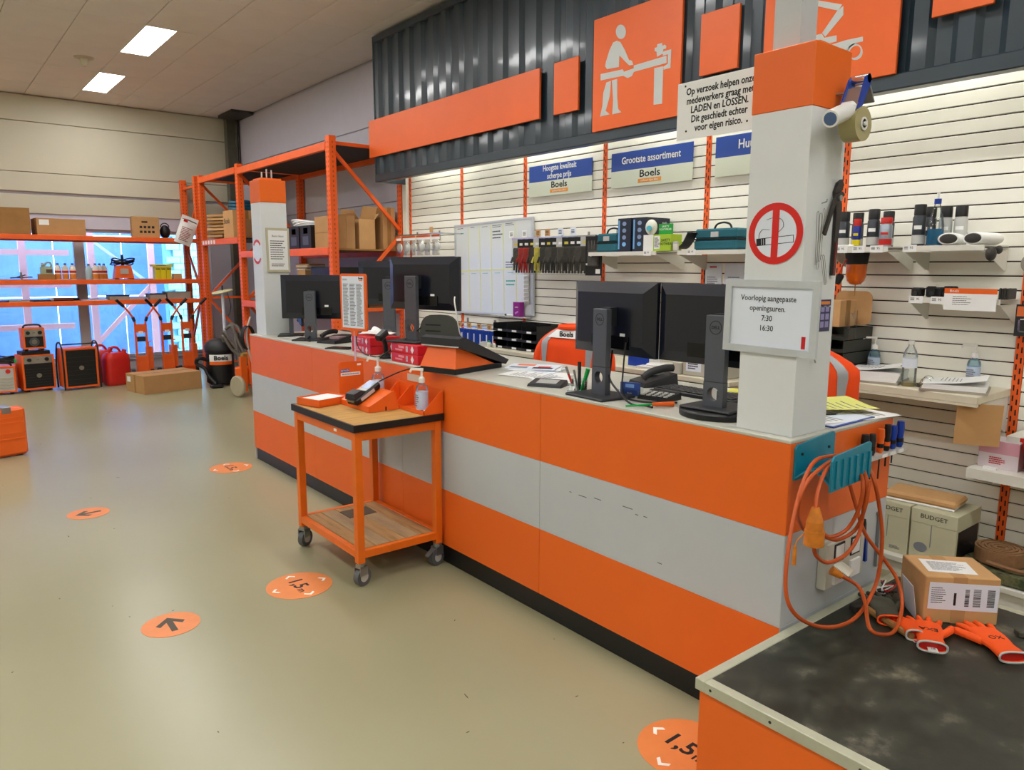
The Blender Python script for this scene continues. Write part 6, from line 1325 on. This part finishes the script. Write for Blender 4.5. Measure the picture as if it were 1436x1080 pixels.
paper('white printed sheets hanging over the counter end behind the column', 2.70, 1.43, math.radians(80), .28, .48, seed=21, curl=.02, rows=12); 
o = paper('yellow printed sheet lying on the white sheets at the counter end', 2.74, 1.475, math.radians(66), .19, .36, z=ZK+.022, m=mat('sheet_yellow', '#dfe07e', .7), seed=23, curl=.02, rows=8)
o = thing('ball_pen', 'thin black pen lying on the sheets at the counter end', 'pen', (2.50, 1.40, ZK+.026), math.radians(-8)); MB().cyl((0, 0, 0), (.13, -.02, -.003), .0035, n=8).build('barrel', BLK, o); MB().cyl((.13, -.02, -.003), (.14, -.0215, -.0035), .002, n=6).build('tip', STEEL, o)
o = thing('blue_folder', 'blue plastic folder sticking out under the sheets at the counter end', 'folder', (2.60, 1.33, ZK)); MB().b2(-.12, -.04, 0, .18, .09, .004).build('cover', mat('folder_blue', '#2c4a9a', .4), o); MB().b2(-.11, -.03, .004, .17, .08, .0055).build('sheets', PAPER2, o)
# ================================================================== ON THE BENCH
ZB = .4215
pc = thing('parcel', 'brown parcel box with white shipping labels on the black bench top', 'parcel', (2.617, .998, ZB), math.radians(-45))
MB().b2(0, 0, 0, .242, .20, .165, ch=.003).build('carton', CARD2, pc)
MB().b2(.09, -.0008, 0, .135, 0, .165).b2(.09, -.0008, .165, .135, .2, .1656).build('tape', CARD, pc)
MB(FY(.012, -.001, .058) @ Matrix.Rotation(math.radians(-1), 4, 'Z')).b2(0, -.008, 0, .226, .088, .0008).build('shipping_label', PAPER2, pc)
q = MB(FY(.012, -.0018, .055)); r = random.Random(5)
for x0 in (.118, .145, .19):
    yy_ = .008
    while yy_ < .07: hh = r.choice((.0012, .002, .003)); q.b2(x0, yy_, 0, x0+(.014 if x0 < .14 else .024), yy_+hh, .0003); yy_ += hh+r.choice((.0012, .002))
q.build('barcode', INK, pc)['kind'] = 'stuff'; MB(FY(.012, -.0018, .055)).b2(.082, .01, 0, .09, .055, .0003).build('black_bar', INK, pc); lines(.05, .06, 8, FY(.045, -.0018, .10), pc, m=INK, seed=6, gap=.3)
MB(T(.11, .095, .1655, math.radians(-6))).b2(-.078, -.058, 0, .078, .058, .0008).build('packing_slip', PAPER, pc); lines(.12, .08, 10, T(.11, .095, .1665, math.radians(-6)), pc, seed=12, gap=.3)
o = thing('leaning_card', 'white card with black print leaning on the parcel side', 'card', (2.608, 1.028, ZB), math.radians(42)); MB(Matrix.Rotation(math.radians(-9), 4, 'X')).b2(-.01, -.012, 0, .10, -.0105, .125, ch=.0006).build('card', PAPER2, o); 
for k, z in enumerate((.05, .085)): MB(Matrix.Rotation(math.radians(-9), 4, 'X')).b2(.03, -.0125, z, .055, -.012, z+.018).build('print', INK, o)
GPALM = mat('glove_palm', '#4b4a3e', .7, var=.15, scale=20); GOR = mat('glove_orange', '#ff5a14', .7, var=.05, bump=.2, bscale=200)
def glove(label, cuff, tip, m=GOR, palm=False, curl=0., mirror=1, cuffm=None, words=None, z=ZB, k=1.):
    a = math.atan2(tip[1]-cuff[1], tip[0]-cuff[0]); o = thing('work_glove', label, 'glove', (cuff[0], cuff[1], z), a)
    q = MB(); n = 20; sec = []
    for x, w, h_ in ((0, .047, .020), (.03, .044, .018), (.07, .042, .016), (.10, .048, .016), (.14, .052, .016), (.175, .050, .014), (.19, .044, .012)):
        sec.append([(x*k, w*k*math.copysign(abs(math.cos(t))**.7, math.cos(t)), .0195+h_*math.copysign(abs(math.sin(t))**.8, math.sin(t))*.9) for t in [2*PI*i/n for i in range(n)]])
    V = [p for s in sec for p in s]; m_ = len(sec)
    q.add(V, [(j*n+i, j*n+(i+1) % n, (j+1)*n+(i+1) % n, (j+1)*n+i) for j in range(m_-1) for i in range(n)]+[[(m_-1)*n+i for i in range(n)]], 0, True)
    for i, (y, ln, sp) in enumerate(((-.036, .062, -.018), (-.012, .082, -.005), (.013, .078, .006), (.036, .06, .018))):
        pts = [(.175*k, y*k, .016), ((.175+ln*.5)*k, (y+sp*.5)*k, .019), ((.175+ln)*k, (y+sp)*k, .013)]; q.tube(spline(pts, 4), .0115*k, n=9, rs=[(.0125-.0005*t_)*k for t_ in range(9)]); q.sph(pts[-1], .0085*k, n=9, m=6)
    pts = [(.11*k, mirror*.038*k, .016), (.15*k, mirror*.068*k, .018), (.19*k, mirror*.085*k, .014)]; q.tube(spline(pts, 4), .0135*k, n=9); q.sph(pts[-1], .0125*k, n=9, m=6)
    q.build('glove_body', m, o)
    MB().tube([p for p in sec[0]], .0035, n=6, closed=True).build('cuff_edge', cuffm or LGR, o); MB().add([(p[0]+.012, p[1]*.93, p[2]*.96) for p in sec[0]], [list(range(n))]).build('cuff_inside', REDC, o)
    if words: text(words, .03, INK, o, T(.10, 0, .0335, math.radians(-90) if mirror > 0 else PI/2), ext=.001)
    return o
g = glove('orange glove with white tag in its cuff before the parcel', (2.42, .885), (2.60, .985), words='EXA', mirror=-1, z=ZB, k=.9)
MB(T(.0, 0, .012, 0, 0, .15)).b2(-.03, -.014, 0, .03, .014, .002).build('size_tag', PAPER, g); text('10', .014, INK, g, T(-.012, 0, .0195, -PI/2, 0, 0), ext=.0004)
glove('orange glove lying palm down at the bench corner side of the parcel', (2.55, .70), (2.715, .885), words='OX', mirror=1, k=.95)
glove('dark grey-green glove with spread fingers below the socket box', (2.50, 1.05), (2.67, 1.19), m=GPALM, mirror=-1, cuffm=GOR, k=.92)
glove('orange-backed glove with grey label half under the cord', (2.455, .955), (2.56, 1.05), m=GOR, mirror=1, k=.55, z=ZB)
o = thing('glove_label', 'white woven label strip of the glove under the cord', 'label', (2.478, .935, ZB), math.radians(-30)); MB().b2(-.035, -.006, 0, .035, .006, .003).build('strip', PAPER, o); MB().b2(-.035, -.006, .003, -.015, .006, .0034).build('red_end', REDP, o)
o = thing('hammer', 'hammer with worn wooden handle lying under the cord', 'hammer', (2.51, 1.07, ZB+.014), math.radians(72)); MB().tube([(-.12, .02, -.002), (0, .01, 0), (.10, 0, .0)], .012, n=8).build('handle', CARD3, o); MB().b2(.09, -.045, -.013, .12, .05, .013, ch=.004).build('head', DST, o)
o = thing('wooden_stick', 'pale wooden tool handle lying beside the parcel on the bench', 'handle', (2.80, .66, ZB+.012), math.radians(-42)); MB().cyl((-.06, .04, 0), (.16, 0, 0), .0115, n=10).build('handle', WOOD, o); MB().b2(-.10, .025, -.011, -.055, .062, .011, ch=.004).build('ferrule', GPALM, o)
o = thing('cable_ties', 'small heap of red and black wire offcuts at the back of the bench', 'wires', (2.75, 1.19, ZB)); r = random.Random(11)
for k in range(9): MB().tube(spline([(r.uniform(-.06, .06), r.uniform(-.04, .04), .006+.003*k) for _ in range(4)], 4), .0028, n=5).build('wire', (REDC, BLK, DKG, PAPER)[k % 4], o)
# ================================================================== SLATTED WALL RIGHT OF THE COLUMN
wall_shelf('white wall shelf with spray cans and price tags beside the column', 1.93, 2.29, 1.745, tags=(-.12, -.02, .08))
wall_shelf('white wall shelf with the blue spray bottle and paper glove packs', 1.46, 1.85, 1.745, tags=(.16,))
CANG = mat('can_grey', '#3c4046', .3, metal=.5)
def spray(label, x, y, r=.032, hh=.20, m=CANG, cap=BLK, band=PAPER, group=None, capk=1.):
    o = thing('spray_can', label, 'spray can', (x, y, 1.7455), 0, group); hc = .055*capk
    MB().lathe([(r*.95, 0), (r, .004), (r, hh-hc-.012), (r*.82, hh-hc)], n=18).build('can', m, o); MB().lathe([(r*.92, hh-hc), (r*.92, hh-.004), (r*.86, hh), (0, hh)], n=18).build('cap', cap, o)
    MB().lathe([(r*1.006, hh*.05), (r*1.006, hh*.26)], n=18).build('lower_print', LGR if band is PAPER else band, o); MB().sheet(lambda u, v: (r*1.012*math.cos(PI*.85+PI*.4*u), r*1.012*math.sin(PI*.85+PI*.4*u), hh*(.40+.09*v)), 6, 1, .0005).build('brand_print', band, o)
spray('black-capped grey spray can at the column end of the shelf', 4.21, 2.215); spray('black-capped spray can standing behind the column-end can', 4.34, 2.20)
spray('small blue and yellow spray can with red nozzle', 4.185, 2.125, .022, .155, mat('can_blue', '#1d2a8c', .35), REDC, YEL, capk=.7)
spray('black-capped grey spray can beside the red-capped tin', 4.21, 2.045, hh=.205); spray('black-capped spray can half hidden behind the red-capped tin', 4.35, 2.03)
spray('silver-blue tin with red cap at the shelf end', 4.19, 1.965, .032, .155, mat('tin_silver', '#9fa9b4', .3, metal=.4), REDC, REDC, capk=.6)
o = thing('product_tray', 'flat white product tray lying at the front of the can shelf', 'tray', (4.166, 2.18, 1.7455)); MB().b2(-.012, -.055, 0, .012, .055, .012, ch=.003).build('tray', PAPER, o)
spray('tall black-capped spray can beside the blue spray bottle', 4.205, 1.80, hh=.215); spray('black-capped can behind the blue spray bottle', 4.33, 1.80, hh=.21); spray('black-capped pale can behind the blue bottle', 4.33, 1.72, hh=.205, m=LGR); spray('dark-capped pale can beside the folded gloves', 4.33, 1.645, hh=.205, m=LGR)
o = thing('detergent_bottle', 'clear bottle half full of blue liquid with blue cap on the shelf', 'bottle', (4.20, 1.715, 1.7455)); MB().lathe([(.036, 0), (.039, .006), (.039, .10), (.03, .15), (.016, .20), (.014, .215)], n=20).build('bottle', PETG, o); MB().lathe([(.034, .003), (.037, .008), (.037, .085), (0, .085)], n=20).build('liquid', mat('blue_liquid', '#1c7fb0', .15), o); MB().lathe([(.017, .212), (.017, .238), (.0, .238)], n=14).build('cap', BLUEC, o); MB().lathe([(.006, .238), (.008, .27), (0, .272)], n=10).build('nozzle', PUMP, o)
def glove_roll(label, x, y, rz, ln=.2):
    o = thing('glove_bundle', label, 'gloves', (x, y, 1.7455), rz); MB().lathe([(.0, 0), (.046, 0), (.052, .01), (.052, ln), (0, ln)], n=18, M=Matrix.Translation((0, 0, .032)) @ Matrix.Diagonal((1, 1, .6, 1)) @ Matrix.Rotation(PI/2, 4, 'Y')).build('paper_sleeve', PAPER, o); MB().lathe([(0, -.014), (.036, -.007), (.044, .004), (0, .004)], n=18, M=Matrix.Translation((0, 0, .032)) @ Matrix.Diagonal((1, 1, .6, 1)) @ Matrix.Rotation(PI/2, 4, 'Y')).build('glove_end', GK, o)
glove_roll('paper-wrapped dark gloves lying next to the blue bottle', 4.165, 1.635, .15); glove_roll('paper-wrapped dark gloves lying in the middle of the shelf', 4.16, 1.52, -.12); 
o = thing('work_glove', 'black glove hanging off the open end of the shelf', 'glove', (4.17, 1.435, 1.70), .3); MB().sph((0, 0, 0), .045, n=12, m=8, sc=(1, .55, .8)).build('glove_body', GK, o); MB().sph((.05, -.03, .02), .03, n=10, m=8, sc=(1, .6, .7)).build('cuff', GK, o)
# beacon lamp under the can shelf
o = thing('beacon_lamp', 'amber rotating beacon hanging upside down under the can shelf', 'beacon', (4.30, 2.17, 1.716)); AMB = mat('amber_glass', '#f07010', .12, trans=.35, coat=.5)
MB().lathe([(0, -.065), (.058, -.065), (.066, 0), (0, 0)], n=24).build('base', BLK, o); MB().lathe([(0, -.185), (.03, -.18), (.048, -.16), (.055, -.13), (.056, -.066), (0, -.066)], n=24).build('amber_dome', AMB, o); MB().cyl((0, 0, -.185), (0, 0, -.25), .003, n=6).build('cord', CARD3, o); MB(T(-.08, .06, -.15, .3, .4)).b2(-.02, -.02, -.03, .02, .02, .03, ch=.008).build('plug', BLK, o); MB().tube(spline([(-.08, .06, -.12), (-.06, .04, -.05), (-.02, .02, -.01)]), .004, n=6).build('lead', REDC, o)
# lower shelf with hinges and price card
wall_shelf('narrow white shelf with black buckles and an orange-topped price card', 1.39, 1.83, 1.475, xf=4.22, tags=(.18, .07))
for i, (y, r_) in enumerate(((1.80, .02), (1.74, .028), (1.68, .024), (1.645, .03))):
    o = thing('black_buckle', 'black plastic fitting lying on the narrow shelf', 'fitting', (4.26+.02*(i % 2), y, 1.4755), .4*i, 'black fittings on the narrow shelf'); MB().b2(-.03, -.026, 0, .03, .026, .03+r_, ch=.008).build('block', BLK, o); MB().cyl((-.03, 0, .02), (-.042, 0, .02), .012, n=10).build('stud', DKG, o)
o = thing('price_card', 'white price card with orange top band on the narrow shelf', 'price card', (4.212, 1.525, 1.415)); MB().b2(-.003, -.122, 0, 0, .122, .085).build('card', PAPER, o); MB().b2(-.003, -.122, .085, 0, .122, .112).build('orange_band', OR, o); text('Boels', .02, PAPER, o, FX(-.0032, .075, .098), ext=.0003); lines(.1, .05, 5, FX(-.0032, .03, .05), o, m=INK, seed=2, gap=.25)
o = thing('strap_bundle', 'bundle of dark straps on the narrow shelf beside the price card', 'straps', (4.24, 1.385, 1.4755)); 
for k in range(4): MB(T(0, .012*k-.02, 0, .1*k)).b2(-.012, -.005, 0, .1, .005, .055, ch=.003).build('strap', GK, o)
# desk shelf with binders, bottles, letter trays
rd = thing('wall_desk', 'cream wall desk shelf with binders and bottles right of the column', 'desk', (4.03, 1.83, .965)); MB().b2(0, -.45, 0, XS-4.03, .50, .04, ch=.003).build('desk_top', BDK, rd); MB().b2(-.003, -.45, -.012, .02, .50, .0).build('front_edge', BDK, rd)
for y in (-.43, .47): MB().prism([(.05, 0), (XS-4.03, 0), (XS-4.03, -.2)], .012, M=Matrix.Translation((0, y, 0)) @ FY(0, 0, 0)).build('bracket', SHW, rd)
ZD = 1.0055
o = thing('cardboard_flap', 'bare brown cardboard sheet hanging under the desk corner', 'cardboard', (4.12, 1.40, .748), math.radians(-62)); MB(Matrix.Rotation(math.radians(6), 4, 'X')).b2(-.10, -.004, 0, .10, .0, .215).build('sheet', CARD2, o)
def binder(label, x, y, rz, w, l, n):
    o = thing('ring_binder', label, 'binder', (x, y, ZD), rz); MB().b2(-w/2, -l/2, 0, w/2, l/2, .012).build('cover', GST, o)
    for k in range(n): MB(T(.003*k, 0, .012+.013*k, .012*k)).b2(-w/2+.01, -l/2+.01, 0, w/2-.008, l/2-.01, .0125).build('paper_block', PAPER, o)
    zt = .012+.013*n; MB().sheet(lambda u, v: ((u-.5)*w*.94, (v-.5)*l*.95, zt+.002+.035*u*u), 6, 2, .0008).build('top_sheet', PAPER, o); 
    for s in (-1, 1): MB().tube(arc((-w/2+.02, s*.05, .02), .028, 0, PI, 10, 'xz', 1.3), .0022, n=6).build('ring', CHROME, o)
    lines(w*.6, l*.5, 8, T(0, 0, zt+.016, PI/2), o, seed=n, gap=.2)
    return o
binder('open ring binder with thick white paper block next to the letter trays', 4.19, 1.955, math.radians(-78), .28, .28, 4); binder('open ring binder with printed forms at the upright end of the desk', 4.19, 1.545, math.radians(-74), .30, .27, 2)
o = thing('water_bottle', 'clear plastic water bottle with white cap on the wall desk', 'bottle', (4.13, 1.755, ZD)); MB().lathe([(.032, 0), (.036, .006), (.036, .12), (.033, .14), (.036, .16), (.028, .19), (.014, .215), (.013, .225)], n=20).build('bottle', PETG, o); MB().lathe([(.0365, .10), (.0365, .15)], n=20).build('label', PAPER2, o); MB().lathe([(.015, .223), (.015, .243), (0, .244)], n=14).build('cap', PUMP, o); MB().lathe([(.033, .002), (.034, .02), (0, .02)], n=18).build('residue', mat('residue_yellow', '#c7b27a', .4), o)
GELB = glass('gel_blue', '#d8ecf4', .09, .05)
pump_bottle('pale blue hand gel pump bottle beside the letter trays', T(4.41, 2.08, ZD), k=1.1, nozzle=-1.0, body=GELB); pump_bottle('pale blue hand gel pump bottle behind the printed forms', T(4.41, 1.545, ZD), k=1.1, nozzle=-1.0, body=GELB)
o = thing('tape_roll', 'small roll of clear tape lying beside the water bottle', 'tape', (4.16, 1.69, ZD)); MB(Matrix.Identity(4)).ring(.035, .022, .018, n=24).build('roll', PETG, o); MB().ring(.022, .02, .018, n=24).build('core', CARD2, o)
lt = thing('letter_trays', 'tower of dark letter trays with white tabs under a carton', 'letter trays', (4.12, 2.25, ZD))
for k in range(4):
    z0 = .072*k; q = MB().b2(0, -.13, z0, .33, .12, z0+.004).b2(0, -.13, z0+.004, .33, -.126, z0+.066).b2(0, .116, z0+.004, .33, .12, z0+.066).b2(.326, -.126, z0+.004, .33, .116, z0+.066).b2(-.003, -.13, z0, 0, .12, z0+.02); q.build('tray', mat('tray_dark', '#24261f', .5), lt); MB().b2(-.0045, -.02, z0+.003, -.003, .06, z0+.018).build('tab', PAPER, lt)
carton('small carton with white label on the tower of letter trays', 4.13, 2.36, ZD+.289, .20, .18, .15, rz=-PI/2, m=CARD2, lab=(.05, .02, .05, .1)); o = thing('cardboard_flap', 'rounded brown cardboard backing standing behind the small carton', 'cardboard', (4.40, 2.22, ZD+.289)); MB(FX(0, 0, 0)).prism(rrect(.22, .20, .04), .004).build('sheet', CARD2, o)
o = thing('plastic_bag', 'crumpled clear bag hanging beside the small carton', 'bag', (4.15, 2.105, ZD+.22), .2); MB().sheet(lambda u, v: (.02*math.sin(9*u)*v, (u-.5)*.07, .16*v+.01*math.sin(11*u)), 8, 6, .001).build('film', BAGC, o)
# upright-side goods at the picture edge
o = thing('blister_pack', 'dark blister pack with orange label hanging on the upright', 'blister pack', (4.38, 1.315, 1.29), .3); MB().b2(-.004, -.05, 0, .004, .05, .16).build('card', DKG, o); MB().b2(-.02, -.036, .02, -.004, .036, .09, ch=.01).build('blister', BAGC, o); MB().b2(-.0048, -.045, .10, -.004, .045, .15).build('orange_label', mat('salmon', '#e8743a', .5), o); MB().tube([(.0, 0, .155), (.095, 0, .165)], .0025, n=6).build('hook', CHROME, o)
o = thing('grinding_disc', 'grey grinding disc with blue label on the orange upright', 'disc', (4.45, 1.335, 1.655)); MB(FX(0, 0, 0)).ring(.055, .011, .004, n=36).build('disc', GST, o); MB(FX(-.004, 0, 0)).ring(.03, .011, .0005, n=24).build('label', BLUEP, o); MB().cyl((.022, 0, 0), (-.012, 0, 0), .004, n=8).build('peg', CHROME, o)
o = thing('price_tag', 'tan price tag on the slats right of the spray bottle shelf', 'price tag', (4.476, 1.385, 2.045)); MB().b2(-.002, -.045, 0, 0, .03, .06).build('tag', CARD2, o)
# low shelf at the edge with box and red tub
wall_shelf('deep white shelf carrying the pink box and red tub', .60, 1.425, .63, xf=4.10, th=.05)
o = thing('pink_box', 'pale pink and white product box on the deep shelf', 'box', (4.20, 1.32, .6305)); MB().b2(0, -.09, 0, .14, .09, .14, ch=.001).build('carton', mat('pink_white', '#d9cfd6', .5), o); MB().b2(-.0008, -.09, .075, 0, .09, .14).build('pink_band', mat('pale_pink', '#d7a0b0', .5), o); lines(.08, .04, 4, FX(-.001, 0, .04), o, m=REDP)
o = thing('small_label', 'little white label block in front of the pink box', 'label', (4.15, 1.335, .6305)); MB().b2(-.01, -.03, 0, .01, .03, .014).build('block', PAPER, o)
o = thing('red_tub', 'red plastic storage tub at the end of the deep shelf', 'tub', (4.17, 1.08, .6305)); q = MB(); q.add([(0, -.12, 0), (.22, -.12, 0), (.22, .10, 0), (0, .10, 0), (-.03, -.14, .18), (.24, -.14, .18), (.24, .13, .18), (-.03, .13, .18)], [(3, 2, 1, 0), (0, 1, 5, 4), (1, 2, 6, 5), (2, 3, 7, 6), (3, 0, 4, 7)]); q.build('tub', REDC, o); MB().b2(-.035, -.145, .165, -.027, .135, .185).build('rim', REDC, o)
# budget cartons and webbing
ws = thing('floor_shelf', 'low white floor shelf under the file cartons and webbing', 'shelf', (4.0, 1.35, 0)); MB().b2(0, -.85, .07, XS-4.0, .62, .10, ch=.003).build('board', SHW, ws); MB().b2(.02, -.83, 0, .04, .60, .07).build('kick_plate', SHW, ws)
BGM = mat('budget_carton', '#c3c1a4', .6, var=.04)
for i, (y1, wd, lb) in enumerate(((1.86, .205, 'pale file carton marked BUDGET partly behind the counter end'), (1.645, .225, 'pale file carton marked BUDGET with dark open side'))):
    o = thing('file_carton', lb, 'box', (4.05, y1, .1005), -PI/2); MB().b2(0, 0, 0, wd, .30, .27, ch=.002).build('carton', BGM, o); MB().b2(-.001, -.002, .20, wd+.001, .302, .275, ch=.002).build('lid', BGM, o); text('BUDGET', .032, INK, o, FY(wd*.5, -.0026, .24), ext=.0004, sx=1.1); MB(FY(wd*.25, -.0008, .07)).ring(.026, .0, .0006, n=24, sx=1.3).build('oval_logo', GINK, o); lines(.06, .02, 3, FY(wd*.7, -.0006, .03), o); MB().b2(wd*.45, -.0008, .08, wd*.47, 0, .2).build('seam', GINK, o)
    if i: MB().b2(wd, .02, .01, wd+.0012, .28, .19).build('open_side', BLK, o)
o = thing('brown_envelope', 'padded brown envelope stack lying on the file cartons', 'envelope', (4.20, 1.655, .377), .1); MB().b2(-.10, -.18, .0, .10, .18, .012, ch=.004).build('lower_envelope', PAPER, o); MB().b2(-.10, -.19, .012, .10, .17, .05, ch=.012).build('upper_envelope', CARD2, o)
o = thing('webbing_roll', 'coil of brown webbing strap on the low shelf', 'webbing', (4.22, 1.27, .155)); WBM = mat('webbing_brown', '#8f6a48', .8, var=.15, scale=40)
q = MB()
for k in range(7): q.ring(.115-.014*k, .115-.014*k-.011, .07+.004*(k % 2), n=36)
q.build('coil', WBM, o)['kind'] = 'stuff'; MB().tube(spline([(-.12, .02, .014), (-.135, -.1, .014), (-.12, -.2, .014)]), .012, n=6).build('loose_end', WBM, o)
o = thing('camo_sack', 'folded green camouflage cloth under the webbing coil', 'cloth', (4.19, 1.20, .1005)); MB().sheet(lambda u, v: ((u-.5)*.34, (v-.5)*.42, .048+.006*math.sin(9*u+4*v)), 10, 10, .045).build('cloth', ramp_mat('camo', [(.35, '#3d4a2c'), (.5, '#6a6a48'), (.65, '#2c2f22')], .85, scale=18, detail=2), o)
# the rest of this shelf run past the upright
wall_shelf('plain white shelf past the orange upright', .45, 1.30, .80, xf=4.22)
